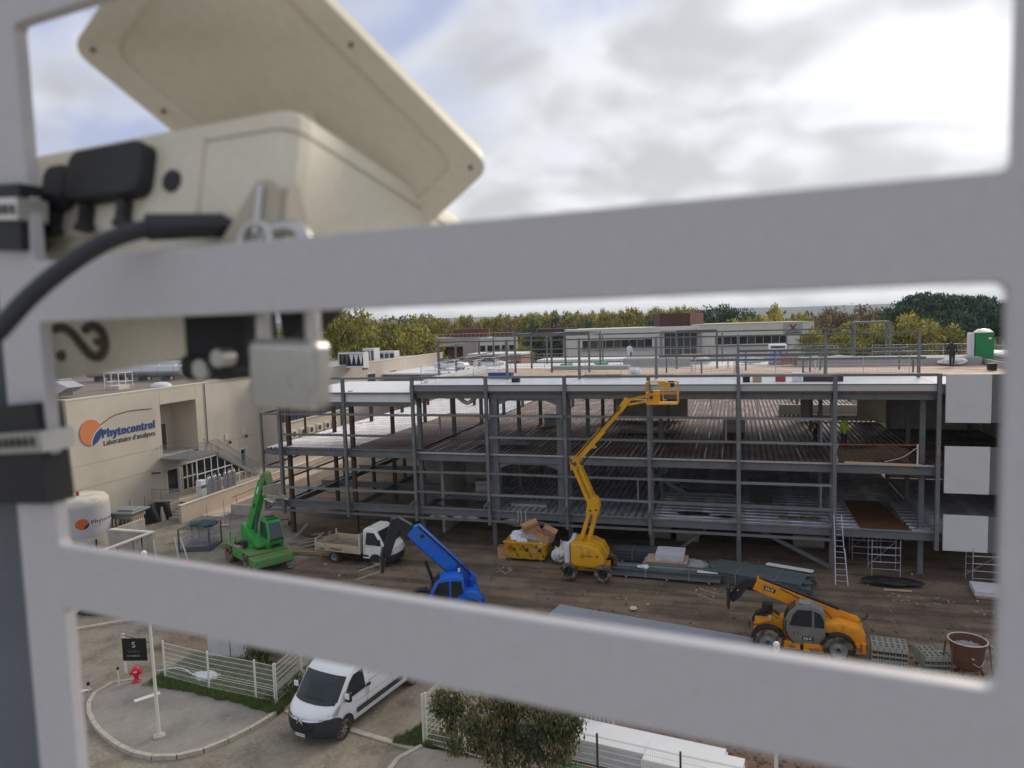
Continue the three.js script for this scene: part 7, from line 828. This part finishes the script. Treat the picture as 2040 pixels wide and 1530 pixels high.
// ---------------------------------------------------------------- buildings beyond
{
  const T = thing('office_building', 'long white office building with a red cross logo and ribbon windows', 'building', [-3, 0, -104.6], .3);
  const len1 = 51, y0 = 0, y1 = 12.35; const F2 = MAT.farWhite;
  // local x runs along the facade
  part(T, 'wall', [lo(0, 20, 10.0, y1, -14, 0)], F2); part(T, 'wall', [lo(0, 20, y0, 8.2, -14, 0)], F2); part(T, 'wall', [lo(0, 3.0, 8.2, 10, -14, 0)], F2); part(T, 'wall', [lo(17.5, 20, 8.2, 10, -14, 0)], F2); part(T, 'wall', [lo(27, len1, 9.9, y1 + .2, -14, 0)], F2); part(T, 'wall', [lo(27, len1, y0, 8.3, -14, 0)], F2); part(T, 'wall', [lo(27, 30.5, 8.3, 9.9, -14, 0)], F2); part(T, 'wall', [lo(45.5, len1, 8.3, 9.9, -14, 0)], F2); part(T, 'wall', [lo(20, 27, 11.6, y1, -14, -1)], F2);
  for (const [a, b, n] of [[3.0, 17.5, 9], [30.5, 45.5, 9]]) { for (let k = 0; k < n; k++) { const x0 = lerp(a, b, k / n) + .04, x1 = lerp(a, b, (k + 1) / n) - .04, w = part(T, 'window', [lo(x0, x1, 8.34, 9.86, -.5, -.35)], k % 3 === 1 ? MAT.glassBlue : MAT.glassDark); part(w, 'window_frame', [lo(x0 - .04, x0 + .06, 8.3, 9.9, -.34, -.1), lo(x0, x1, 8.3, 8.38, -.34, -.1)], MAT.farGrey); } part(T, 'sunshade', [lo(a - .3, b + .3, 8.0, 8.2, .01, .5)], MAT.farGrey); }
  const gz = part(T, 'glazed_entrance', [lo(20.05, 26.95, y0, 11.6, -1.2, -1)], MAT.glassBlue); for (let k = 0; k <= 5; k++) part(gz, 'mullion', [lo(20.05 + k * 1.36, 20.2 + k * 1.36, y0, 11.6, -1, -.8)], MAT.farGrey); part(gz, 'portal_frame', [lo(19.2, 27.6, 11.3, 11.62, -1, .8), lo(19.2, 19.5, y0, 11.3, -.5, .8), lo(27.3, 27.6, y0, 11.3, -.5, .8)], MAT.farGrey);
  part(T, 'penthouse', [lo(20.3, 29.6, y1, 15.1, -12, -6)], MAT.brownClad, 'dark red brown cladded rooftop room'); part(T, 'penthouse_end', [lo(26.8, 29.65, y1, 15.1, -6, -5.8)], M([.30, .15, .12], { rough: .8, var: .3, f: 'streak', tile: 2 })); part(T, 'penthouse', [lo(-6, 3, 11, 12.6, -16, -8)], MAT.brownClad); part(T, 'coping', [lo(27, len1, y1 + .2, y1 + .32, -14, .1)], MAT.cap);
  const logo = [[-1, 1], [-.55, 1], [0, .3], [.55, 1], [1, 1], [.28, 0], [1, -1], [.55, -1], [0, -.3], [-.55, -1], [-1, -1], [-.28, 0]]; part(T, 'logo_field', [lo(44.6, 48.6, 10.0, 12.4, .002, .05)], M([.42, .41, .40], { rough: .7 })); part(T, 'cross_logo', [place(ext(logo.map(p => [p[0] * .85, p[1] * .7]), .08), 46.6, 11.45, .05)], M([.26, .02, .035], { rough: .6 }), 'dark red cross shaped logo'); part(T, 'logo_lettering', [place(lettering('XACAPARTS', fontBold, 3.2, .05), 45.0, 10.2, .05)], M([.10, .05, .05], { rough: .6 }));
  const Q = thing('side_building', 'low beige grey building with a recessed loggia and red brown rooftop room', 'building', [-31, 0, -96], .3);
  part(Q, 'wall', [lo(0, 10.5, 9.6, 11.4, -8, 0)], MAT.farGrey); part(Q, 'wall', [lo(0, 1.6, 0, 9.6, -8, 0)], MAT.farGrey); part(Q, 'wall', [lo(7.6, 10.5, 0, 9.6, -8, 0)], MAT.farGrey); part(Q, 'wall', [lo(1.6, 7.6, 0, 6.6, -8, 0)], MAT.farBeige); part(Q, 'loggia_back', [lo(1.6, 7.6, 6.6, 9.6, -3, -2.8)], M([.24, .13, .09], { rough: .9, var: .2, tile: 2 })); part(Q, 'loggia_glass', [lo(1.8, 4.2, 7.6, 9.4, -2.78, -2.7)], MAT.glassDark); part(Q, 'wall', [lo(10.5, 19, 0, 11.2, -9, -.3)], MAT.farWhite); for (let k = 0; k < 5; k++) { const w = part(Q, 'window', [lo(11.2 + k * 1.5, 12.2 + k * 1.5, 8.4, 9.6, -.29, -.2)], MAT.glassDark); part(w, 'window_frame', [lo(11.15 + k * 1.5, 11.2 + k * 1.5, 8.35, 9.65, -.28, -.12)], MAT.farGrey); part(Q, 'window', [lo(11.2 + k * 1.5, 12.2 + k * 1.5, 5.6, 6.8, -.29, -.2)], MAT.glassDark); } part(Q, 'penthouse', [lo(5.5, 13, 11.4, 13.1, -7, -3)], M([.14, .045, .04], { rough: .8, var: .2, tile: 2 })); for (let k = 0; k < 22; k++) part(Q, 'roof_rail', [lo(k * .85, k * .85 + .06, 11.4, 12.2, -.4, -.34)], MAT.farGrey); part(Q, 'roof_rail', [lo(0, 18.6, 12.15, 12.23, -.4, -.34)], MAT.cap);
  for (const [x, z, w, h, d, m, lab] of [[40, -62, 26, 7.5, 10, MAT.farGrey, 'low grey workshop roof behind the construction roof'], [60, -52, 22, 9.0, 12, M([.07, .085, .10], { rough: .6, var: .2, tile: 4 }), 'dark blue grey shed beyond the green toilet'], [2, -62, 24, 8.6, 8, MAT.greyBoard, 'low grey flat building in front of the office'], [-12, -70, 9, 9.3, 6, M([.38, .20, .13], { rough: .9 }), 'small brick red building behind the vans']]) { const b = thing('low_building', lab, 'building', [x, 0, z]); part(b, 'wall', [lo(0, w, 0, h - .3, -d, 0)], m); part(b, 'roof', [lo(-.2, w + .2, h - .3, h, -d - .2, .2)], MAT.membrane); for (let k = 0; k < 6; k++) part(b, 'window', [lo(w * (k + .2) / 6, w * (k + .75) / 6, h - 2.6, h - 1.2, .001, .06)], MAT.glassDark); }
  // parked cars seen past the roof edge
  const cars = [[-5.5, -46, 0, MAT.white, 'white'], [-.4, -47, 0, MAT.insul, 'silver']]; cars.forEach(([x, z, r, m], i) => { const b = thing('parked_car', i === 1 ? 'silver parked car beyond the steel roof box' : 'white parked car beyond the left roof edge', 'car', [x, 8.4, z], r, 'cars parked on the far deck'); const D = (x, y, zn) => [x, y, zn * (.88 - Math.max(0, y - .9) * .25)]; part(b, 'body', [shellGeo([[-2.1, .3], [2.1, .3], [2.2, .6], [2.0, .85], [1.1, .95], [.5, 1.42], [-1.3, 1.45], [-2.0, .95], [-2.2, .8]], .05, D)], m); for (const s of [-1, 1]) { part(b, 'side_window', [sideExt([[.9, .95], [.45, 1.36], [-1.2, 1.38], [-1.6, .98]], .01, s, D)], MAT.glassDark); for (const wx of [-1.3, 1.3]) wheel(b, wx, .31, s * .78, .31, .2); } part(b, 'windscreen', [across([[1.05, .99], [.55, 1.39]], -.85, .85, 4, .006, D)], MAT.glassDark); });
  struct('parking_deck', [lo(-16, 8, 8.2, 8.39, -54, -40)], MAT.membrane); { const b = thing('parking_hall', 'low pale hall carrying the parking deck behind the left roof edge', 'building', [-15, 0, -53]); part(b, 'wall', [lo(0, 22, 0, 8.19, 0, 12)], MAT.farBeige); part(b, 'edge_band', [lo(-.3, 22.3, 7.6, 8.19, 12, 12.2)], MAT.farGrey); }
}
// ---------------------------------------------------------------- trees and hills
{
  const olive = [[.28, .265, .05], [.38, .335, .06], [.47, .40, .075], [.2, .215, .045]], gold = [[.50, .41, .075], [.41, .35, .07], [.31, .29, .065], [.58, .45, .09]], dark = [[.055, .10, .06], [.07, .12, .065], [.09, .14, .075]], mid = [[.18, .185, .06], [.24, .22, .065], [.30, .25, .08]], rust = [[.24, .165, .085], [.20, .145, .075], [.28, .19, .09]];
  const kinds = {
    broad: (c, s) => ({ cols: c, n: 300, m: 26, clump: .85, size: .26, shape: ell(1, 1, 1, 0, .45), h: 16.5, rx: 5.6, ry: 6.2, cy: 10 }),
    poplar: (c, s) => ({ cols: c, n: 230, m: 24, clump: .7, size: .36, h: 16, rx: 2.2, ry: 7.6, cy: 8.6 }),
    pine: (c, s) => ({ cols: c, n: 300, m: 24, clump: .75, size: .3, h: 17, rx: 4.2, ry: 7, cy: 9.5, cone: true }),
    umbrella: (c, s) => ({ cols: c, n: 420, m: 26, clump: .9, size: .34, h: 17, rx: 7.5, ry: 4.6, cy: 12.4, flat: .6 }),
    airy: (c, s) => ({ cols: c, n: 150, m: 18, clump: .6, size: .24, h: 15, rx: 3.8, ry: 5.4, cy: 9.6 }),
  };
  const proto = {};
  function tree(kind, cols, seed) { const k = kinds[kind](cols, seed), r0 = k.h * .018, lobes = []; const rr = rng(seed + 500); for (let i = 0; i < 7; i++) lobes.push([(rr() - .5) * 1.3, (rr() - .5) * 1.3, (rr() - .5) * 1.3, .42 + rr() * .25]);
    const shape = r => { for (;;) { const x = r() * 2 - 1, y = r() * 2 - 1, z = r() * 2 - 1; if (k.cone) { const w = (1 - (y + 1) / 2) * .95 + .08; if (Math.hypot(x, z) > w * (.75 + .25 * Math.sin(y * 14 + seed))) continue; return [x * k.rx, k.cy + y * k.ry, z * k.rx]; } if (kind === 'poplar') { const w = Math.sqrt(Math.max(0, 1 - y * y)) * (y > 0 ? .8 : 1); if (Math.hypot(x, z) > w || Math.hypot(x, z) < w * .35) continue; return [x * k.rx, k.cy + y * k.ry, z * k.rx]; } const d = x * x + y * y + z * z; let ok = false; for (const l of lobes) if (Math.hypot(x - l[0], y - l[1], z - l[2]) < l[3]) ok = true; if (d < .38) ok = ok || r() < .5; if (!ok || d > 1.1) continue; return [x * k.rx, k.cy + y * k.ry, z * k.rx]; } };
    return { crown: leafCloud({ seed, n: k.n, m: k.m, clump: k.clump, size: k.size, cols: k.cols, flat: k.flat, shape, minY: .4 }), trunk: merge(limbs(k.h * .92, k.rx * .8, kind === 'poplar' ? 3 : 8, seed + 9, r0, kind === 'umbrella' ? .8 : .95), MAT.bark) }; }
  const P = { bigOlive: tree('broad', olive, 901), olive2: tree('broad', olive.concat(mid), 907), midT: tree('broad', mid, 911), poplar: tree('poplar', gold, 921), poplar2: tree('poplar', gold.concat(olive), 925), pine: tree('pine', dark, 931), pine2: tree('pine', dark, 935), umb: tree('umbrella', dark, 941), airy: tree('airy', olive, 951), airyRust: tree('airy', rust, 955), darkB: tree('broad', dark, 961), gold: tree('broad', gold.concat(olive), 965) };
  const put = (p, name, label, x, z, s, sy, ry, group) => { const T = thing(name, label, 'tree', [x, 0, z], ry, group); T.scale.set(s, sy, s); const t = new THREE.Mesh(P[p].trunk, MAT.bark); t.name = 'trunk'; const c = new THREE.Mesh(P[p].crown, leafFar); c.name = 'crown'; T.add(t, c); };
  put('bigOlive', 'plane_tree', 'tall yellow green broad tree rising left of the office buildings', -27, -54, 1.3, 1.14, .4); put('olive2', 'plane_tree', 'wide green tree beside the tallest yellow green tree', -23, -66, 1.15, .95, 1.9); put('bigOlive', 'plane_tree', 'lower yellow green tree above the rooftop chillers', -21.5, -60, .95, .82, 3.3);
  [[-40, -92, 1.05, .94], [-34, -88, 1.0, .9], [-30, -84, .95, .86], [-46, -80, 1.2, 1.0], [-52, -100, 1.3, .98], [-27, -76, .85, .78], [-37, -110, 1.1, 1.0], [-36, -74, 1.1, .95], [-24.5, -80, .8, .76]].forEach(([x, z, s, sy], i) => put(i % 3 === 1 ? 'midT' : i % 3 ? 'gold' : 'olive2', 'broad_tree', i % 3 === 1 ? 'dark green tree in the wood behind the laboratory roof' : i % 3 ? 'yellowing tree in the wood behind the laboratory roof' : 'olive green tree in the wood behind the laboratory roof', x, z, s, sy, i * 1.7, 'trees behind the laboratory'));
  [[-40, -128], [-33, -132], [-26, -136]].forEach(([x, z], i) => put('airyRust', 'bare_tree', 'thin brownish tree behind the low beige building', x, z, 1, 1.02 - i * .03, i * 2.1, 'thin trees behind the beige building'));
  for (let k = 0; k < 46; k++) { const t = k / 45, x = -70 + 86 * t + Math.sin(k * 5) * 1.1, z = -198 - 28 * t + Math.cos(k * 3) * 3; put(k % 7 === 3 ? 'gold' : k % 2 ? 'poplar' : 'poplar2', 'poplar_tree', k % 7 === 3 ? 'round yellowing tree standing among the poplars' : 'golden green poplar in the long row behind the offices', x, z, k % 7 === 3 ? .8 : 1.05 + .25 * hash(k, 3, 5), .94 + .12 * hash(k, 1, 2) + .07 * t, k * 1.3, 'row of poplars'); }
  [[-15.5, -124, 1.05, .97, 'pine'], [-10.5, -126, 1.15, 1.03, 'pine2'], [-7.5, -128, .9, .9, 'pine'], [-3.2, -127, 1.1, .93, 'pine2'], [10.8, -142, 1.0, 1.0, 'pine'], [14.5, -146, .9, .95, 'pine2'], [22.5, -146, 1.2, 1.06, 'pine'], [26, -147, 1.1, 1.03, 'darkB'], [31, -143, .95, .97, 'darkB'], [18, -150, .85, 1.0, 'airy']].forEach(([x, z, s, sy, p], i) => put(p, p === 'airy' ? 'thin_tree' : 'pine_tree', p === 'airy' ? 'thin tree beside the red brown penthouse' : i < 4 ? 'dark pine standing before the poplar row' : 'dark evergreen behind the red brown penthouse', x, z, s, sy, i * 2.3, i < 4 ? 'pines before the poplars' : 'evergreens behind the penthouse'));
  [[34, -129, .9, .98, 'airy'], [38.6, -130, .85, 1.03, 'poplar2'], [36.5, -127, .8, .8, 'gold'], [42.5, -131, .8, .9, 'airy'], [30.5, -128, .75, .82, 'gold']].forEach(([x, z, s, sy, p], i) => put(p, 'autumn_tree', p === 'airy' ? 'thin yellow green tree behind the office cross logo' : p === 'gold' ? 'yellow brown tree behind the office roof' : 'slim upright tree behind the office roof', x, z, s, sy, i * 1.9, 'autumn trees behind the office'));
  [[56, -176, 1.25, 1.08], [66, -180, 1.35, 1.1], [60, -178, 1.0, .95]].forEach(([x, z, s, sy], i) => put('airyRust', 'bare_tree', 'brownish thinning tree rising behind the yellow trees', x, z, s * 1.25, sy, i * 1.2, 'thinning trees right of the office'));
  [[49, -89, 1.0, .79], [55.5, -91, 1.05, .85], [60, -94, .9, .78], [44.5, -96, .7, .72], [64, -99, .8, .74]].forEach(([x, z, s, sy], i) => put('bigOlive', 'yellow_tree', 'dense yellow green tree right of the office building', x, z, s, sy, i * 1.4 + .6, 'yellow trees right of the office'));
  [[72, -148, 1.1, 1.06], [80, -152, 1.05, 1.02], [86, -154, .95, 1.0], [77, -146, .85, .82], [92, -158, 1, .9], [70, -143, .7, .72]].forEach(([x, z, s, sy], i) => put('umb', 'umbrella_pine', 'dark umbrella pine in the large clump on the right', x, z, s, sy, i * 1.1, 'umbrella pines'));
  [[-12, -90], [-9, -92], [68, -84], [-24, -64], [82, -100]].forEach(([x, z], i) => put(i === 1 ? 'gold' : 'midT', 'small_tree', i === 1 ? 'small golden tree before the office wing' : 'small green tree between the far buildings', x, z, .42, .5 + .1 * (i % 2), i, 'small trees between buildings'));
  // far low woodland and ridge
  const r = rng(3), far = leafCloud({ seed: 971, n: 2600, m: 12, clump: 2.2, size: 1.5, cols: mid.concat(olive), shape: q => { const t = q(); return [-330 + 720 * t, 3 + q() * 9.5, -255 - 60 * q() - 30 * Math.sin(t * 9)]; } }); const w = mesh('far_woodland', far, leafFar, scene); w.userData = { kind: 'stuff', label: 'distant mixed woodland closing the horizon behind the poplars', category: 'woodland' };
  const ridge = (zc, h, seed, name, c) => { const n = 160, pos = []; const H = x => h * (.35 + .65 * fbm(x / 900 + 4, seed, 4, 0, seed)); for (let i = 0; i < n; i++) { const x0 = -5200 + i * 70, x1 = x0 + 70, a = H(x0), b = H(x1); const A = [x0, -5, zc + 700], A2 = [x1, -5, zc + 700], T0 = [x0, a, zc], T1 = [x1, b, zc], Bk = [x0, -5, zc - 900], B2 = [x1, -5, zc - 900]; pos.push(...A, ...A2, ...T1, ...A, ...T1, ...T0, ...T0, ...T1, ...B2, ...T0, ...B2, ...Bk); } const g = new THREE.BufferGeometry(); g.setAttribute('position', new THREE.Float32BufferAttribute(pos, 3)); g.computeVertexNormals(); struct(name, [g], c); };
  ridge(-5600, 78, 7, 'hills', M([.05, .065, .035], { rough: 1, var: .3, tile: 160 })); ridge(-4300, 44, 19, 'hills', M([.05, .065, .035], { rough: 1, var: .3, tile: 160 })); void r;
}
const SOLAR = { c: [29.6963, 14.6892, 42.3902], u: [0.5123, -0.6270, -0.5869], v: [-0.8181, -0.5642, -0.1113], n: [-0.2613, 0.5371, -0.8020], w: 0.3025, d: 0.1740 };
// ---------------------------------------------------------------- foreground: guard panel, mast, time-lapse camera housing
{
  const a = -0.13168, P = [29.94437, 14.5, 42.56927];
  // terrace that carries the panel (just below the picture)
  struct('roof_terrace', [lo(26, 35, 12.6, 13.0, 42.0, 47)], MAT.concGrey); struct('tower_wall', [lo(26.3, 34.7, 0, 12.6, 42.25, 46.7)], MAT.concGrey);
  const T = thing('guard_panel', 'grey painted steel guard panel with wide rectangular openings close to the lens', 'railing', P, a);
  const s = new THREE.Shape(); s.moveTo(-.462, -1.49); s.lineTo(.292, -1.49); s.lineTo(.292, .30); s.lineTo(-.462, .30); s.closePath();
  for (let k = 0; k < 8; k++) { const y1 = k === 0 ? .2405 : k === 1 ? .0115 : -.223 - (k - 2) * .232, y0 = k === 0 ? .0565 : k === 1 ? -.1735 : y1 - .182; if (y0 > -1.47) s.holes.push(rrect(-.4150, y0, .2350, y1, .008, THREE.Path)); }
  part(T, 'panel_sheet', [place(flat(new THREE.ExtrudeGeometry(s, { depth: .0085, bevelEnabled: true, bevelSize: .0012, bevelThickness: .0012, bevelSegments: 2, curveSegments: 8 })), 0, 0, -.0095)], MAT.rail);
  part(T, 'foot_plate', [B(.78, .012, .12, -.08, -1.494, -.004)], MAT.rail);
  // mast with rubber-lined hose clamps
  const mp = V(-.545, 0, -.042).applyAxisAngle(V(0, 1, 0), a).add(V(...P));
  const Q = thing('mast', 'dark round steel mast strapped beside the grey guard panel', 'mast', [mp.x, 13.0, mp.z], a);
  part(Q, 'tube', [place(flat(new THREE.CylinderGeometry(.040, .040, 2.2, 40)), 0, 1.1, 0)], MAT.mast); part(Q, 'foot', [place(flat(new THREE.CylinderGeometry(.07, .07, .015, 24)), 0, .0075, 0)], MAT.mast);
  // strap outline: hull round the mast and the panel's edge strip, in the panel's own frame
  const hull = (g, xr, zb) => { const p = [[xr + g, -.004 - g], [xr + g, zb + g]]; for (let k = 0; k < 24; k++) p.push([-.545 + Math.cos(k * .2618) * (.0425 + g), .042 + Math.sin(k * .2618) * (.0425 + g)]); p.sort((u, v) => u[0] - v[0] || u[1] - v[1]); const cr = (o, u, v) => (u[0] - o[0]) * (v[1] - o[1]) - (u[1] - o[1]) * (v[0] - o[0]), lo2 = [], up = []; for (const q of p) { while (lo2.length > 1 && cr(lo2.at(-2), lo2.at(-1), q) <= 0) lo2.pop(); lo2.push(q); } for (const q of p.slice().reverse()) { while (up.length > 1 && cr(up.at(-2), up.at(-1), q) <= 0) up.pop(); up.push(q); } return lo2.slice(0, -1).concat(up.slice(0, -1)); };
  const ring = (y0, y1, g, tilt, xr, zb) => { const sh = shp(hull(g + .0025, xr, zb)); sh.holes.push(new THREE.Path(hull(g, xr, zb).map(q => new THREE.Vector2(...q)))); const e = flat(new THREE.ExtrudeGeometry(sh, { depth: y1 - y0, bevelEnabled: false })); e.rotateX(-Math.PI / 2); e.translate(.47, 0, 0); e.rotateZ(tilt); e.translate(-.47, y0 - 14.5, 0); return e; };
  for (const [y0, y1, lab, tilt, xr, zb] of [[14.571, 14.622, 'rubber lined hose clamp round the mast beside the white housing', -.08, -.4195, .0098], [14.360, 14.442, 'wide rubber lined hose clamp low on the mast', .08, -.4130, .0135]]) {
    const C = thing('hose_clamp', lab, 'clamp', P, a, 'clamps on the mast');
    part(C, 'rubber_band', [ring(y0, y1, 0, tilt, xr, zb)], MAT.rubber);
    const h = (y1 - y0), cy = lerp(y0, y1, .62), b = part(C, 'steel_strap', [ring(cy - .0085, cy + .0085, .0028, tilt, xr, zb)], MAT.clamp);
    for (let k = 0; k < 9; k++) part(b, 'slot', [B(.0026, .0075, .0012, -.4195 - k * .0085, cy - 14.5 + (.057 - k * .0085) * tilt, .0098, 0, tilt + .2)], MAT.rubber);
  }
}
{ // housing: frame parallel to the panel, tipped 12 degrees away
  const a = -0.13168;
  const T = thing('camera_housing', 'cream white weatherproof camera housing with a tilted solar panel above it', 'camera', [29.75761, 14.66277, 42.48495], a);
  const H = new THREE.Group(); // local frame helper only for transforms
  const tip = g => { g.rotateX(-12 * R); return g; };
  // body: x from -.31 to 0, y from -.115 to 0, z from 0 (face towards us) to -.27
  const body = rrect(-.31, -.27, 0, 0, .022); // plan outline (x, z)
  const eg = flat(new THREE.ExtrudeGeometry(body, { depth: .097, bevelEnabled: true, bevelSize: .009, bevelThickness: .009, bevelSegments: 5, curveSegments: 12, bevelOffset: -.009 })); eg.rotateX(Math.PI / 2); eg.translate(0, -.009, 0); 
  // plan drawn in (x, y) with y = z after the turn
  { const p = eg.attributes.position; for (let i = 0; i < p.count; i++) p.setY(i, p.getY(i) * (1 - .55 * clamp(-p.getZ(i) / .27))); eg.computeVertexNormals(); }
  const bodyM = part(T, 'body', [tip(toCreasedNormals(eg, .6))], MAT.shell);
  part(bodyM, 'lid_seam', [tip(place(flat(new THREE.ExtrudeGeometry(rrect(-.3105, -.2705, .0005, .0005, .022), { depth: .0022, bevelEnabled: false, curveSegments: 12 })), 0, -.0165, 0, 0, 0, Math.PI / 2))], MAT.shellSeam);
  const cover = part(T, 'connector_cover', [tip(place(ext(rrect(-.084, -.014, 0, .024, .010), .012, .003), -.136, -.042, .002)), tip(place(ext(rrect(0, -.012, .026, .02, .009), .01, .003), -.254, -.046, .002))], MAT.darkPlug, 'dark rubber cover over the connectors');
  for (const x of [-.243, -.203, -.158]) part(cover, 'tab', [tip(B(.009, .02, .008, x, -.071, .008)), tip(B(.014, .005, .009, x + .006, -.081, .012))], MAT.darkPlug);
  part(T, 'connector_plate', [tip(place(ext(rrect(-.30, -.083, -.085, -.012, .008), .0028, .001), 0, 0, -.0008))], MAT.shell);
  for (const x of [-.112, -.2715]) part(T, 'screw_hole', [tip(place(flat(new THREE.CylinderGeometry(.0088, .0088, .004, 20)), x, -.048, .0035, 0, 0, Math.PI / 2))], MAT.darkPlug);
  part(T, 'corner_recess', [tip(place(ext([[-.052, -.105], [-.02, -.06], [-.008, -.06], [.0, -.066], [.0, -.105]], .004, .002), -.002, 0, .0)), tip(place(ext([[0, -.105], [0, -.066], [.01, -.06], [.035, -.105]], .003, .001), 0, 0, .001, Math.PI / 2))], MAT.shellSeam);
  part(T, 'lock_pin', [tip(rod([-.016, -.064, .008], [-.016, -.1, .008], .003)), tip(place(flat(new THREE.TorusGeometry(.014, .0036, 10, 28)), -.016, -.106, .008))], MAT.clamp);
  // solar panel
  const A = V(0, 0, 0), dep = {};
  const S = thing('solar_panel', 'cream backed solar panel tilted above the camera housing', 'solar panel', [0, 0, 0]);
  const c0 = SOLAR.c, ux = V(...SOLAR.u), uy = V(...SOLAR.v), un = V(...SOLAR.n), m4 = new THREE.Matrix4().makeBasis(ux, uy, un).setPosition(...c0);
  const W = SOLAR.w / 2, D = SOLAR.d / 2, put = g => { g.applyMatrix4(m4); return g; };
  part(S, 'tray', [put(flat(new THREE.ExtrudeGeometry(rrect(-W, -D, W, D, .013), { depth: .022, bevelEnabled: true, bevelSize: .002, bevelThickness: .002, bevelSegments: 3, curveSegments: 10 })))], MAT.shell);
  const rim = rrect(-W - .001, -D - .001, W + .001, D + .001, .013); rim.holes.push(rrect(-W + .02, -D + .016, W - .02, D - .016, .02, THREE.Path));
  part(S, 'rim', [put(place(flat(new THREE.ExtrudeGeometry(rim, { depth: .0015, bevelEnabled: true, bevelSize: .002, bevelThickness: .0012, bevelSegments: 3, curveSegments: 10 })), 0, 0, -.0042))], MAT.shell);
  part(S, 'cell_face', [put(place(ext(rrect(-W + .004, -D + .004, W - .004, D - .004, .016), .003), 0, 0, .0245))], MAT.glassDark);
  for (const [x, y] of [[-W + .01, -D + .01], [-W + .01, D - .01], [W - .01, D - .008], [W - .01, -D + .01], [0, D - .008], [0, -D + .008], [-W * .5, D - .008]]) part(S, 'screw', [put(place(flat(new THREE.CylinderGeometry(.0019, .0019, .002, 10)), x, y, -.006, 0, 0, Math.PI / 2))], MAT.rustSteel);
  part(S, 'hinge_arm', [bar([29.70, 14.655, 42.38], [c0[0], c0[1] - .004, c0[2]], .03, .02)], MAT.shell);
}
{ // mount plate, black joint, padlock and cable
  const a = -0.13168, P = [29.94437, 14.5, 42.56927], W = (s, y, o) => { const v = V(s, y, -o).applyAxisAngle(V(0, 1, 0), a).add(V(...P)); return [v.x, v.y, v.z]; };
  const M1 = thing('mounting_plate', 'cream mounting plate with a dark curled emblem behind the guard panel', 'bracket', P, a);
  part(M1, 'plate', [place(ext([[-.56, -.048], [-.3185, -.0195], [-.3150, .06], [-.56, .06]], .008, .0015), 0, 0, -.078)], MAT.shell);
  const c = [[-.5001, .0055], [-.485, .006], [-.4724, .0003], [-.4600, -.0114], [-.4475, -.0205], [-.4365, -.0195], [-.4297, -.0108], [-.4335, .0018], [-.4470, .0071], [-.4560, .0035]].map(p => V(p[0], p[1], -.068));
  part(M1, 'emblem', [flat(new THREE.TubeGeometry(new THREE.CatmullRomCurve3(c), 50, .0042, 8)), place(flat(new THREE.SphereGeometry(.0052, 10, 8)), -.4905, -.0195, -.068), tube([[-.4375, -.0095, -.068], [-.443, -.006, -.068]], .0028, 6, 6)], M([.09, .075, .05], { rough: .7 }));
  part(M1, 'stay', [B(.02, .02, .10, -.34, .055, -.12), B(.02, .12, .02, -.34, .1, -.16)], MAT.shell);
  const J = thing('swivel_joint', 'black swivel joint between the mounting plate and the padlock', 'bracket', P, a);
  part(J, 'block', [RB(.062, .09, .05, .008, -.296, .018, -.085), RB(.055, .022, .04, .008, -.302, -.03, -.075)], MAT.rubber); part(J, 'wedge', [place(ext([[0, 0], [.05, .035], [.05, .06], [-.01, .06]], .03, .002), -.226, -.01, -.10)], MAT.rubber); part(J, 'link', [B(.09, .02, .03, -.25, .07, -.09)], MAT.rubber); part(J, 'bolt', [rod([-.272, -.022, -.058], [-.272, -.022, -.044], .007, .007, 10), rod([-.298, -.031, -.056], [-.298, -.031, -.05], .008, .008, 10)], MAT.clamp);
  const L = thing('padlock', 'brushed steel padlock hanging below the upper rail of the guard panel', 'padlock', [...W(-.1925, -.033, .035)], a);
  part(L, 'case', [RB(.062, .05, .022, .007, 0, 0, 0, 0, -.04, 0, 4)], MAT.padlock); part(L, 'shackle', [tube([[-.0225, .02, 0], [-.0215, .05, 0], [-.0205, .085, 0], [-.012, .1, 0], [.003, .103, 0], [.016, .1, 0], [.0225, .085, 0], [.0228, .05, 0], [.0228, .02, 0]], .0058, 50, 12)], MAT.padlock); part(L, 'embossed_ring', [place(flat(new THREE.TorusGeometry(.0105, .0007, 6, 30)), .017, -.007, .0112)], MAT.clamp);
  const K = thing('power_cable', 'thick black power cable running from the mast to the camera housing', 'cable'); part(K, 'sheath', [tube([[29.565, 14.42, 42.62], [29.5921, 14.4845, 42.6149], [29.6059, 14.5049, 42.6036], [29.6155, 14.526, 42.5882], [29.6324, 14.5478, 42.5706], [29.6503, 14.5643, 42.5531], [29.6693, 14.5728, 42.536], [29.6964, 14.576, 42.5011], [29.716, 14.574, 42.4743]], .0064, 80, 14)], MAT.rubberSoft); part(K, 'plug', [rod([29.6675, 14.5735, 42.5375], [29.7, 14.5775, 42.4965], .0095, .0088, 18), rod([29.70, 14.5765, 42.4965], [29.735, 14.572, 42.458], .007, .005, 14)], MAT.rubberSoft);
}
scene.traverse(o => { if (o.isMesh) { o.castShadow = true; o.receiveShadow = true; } });
renderer.render(scene, camera);
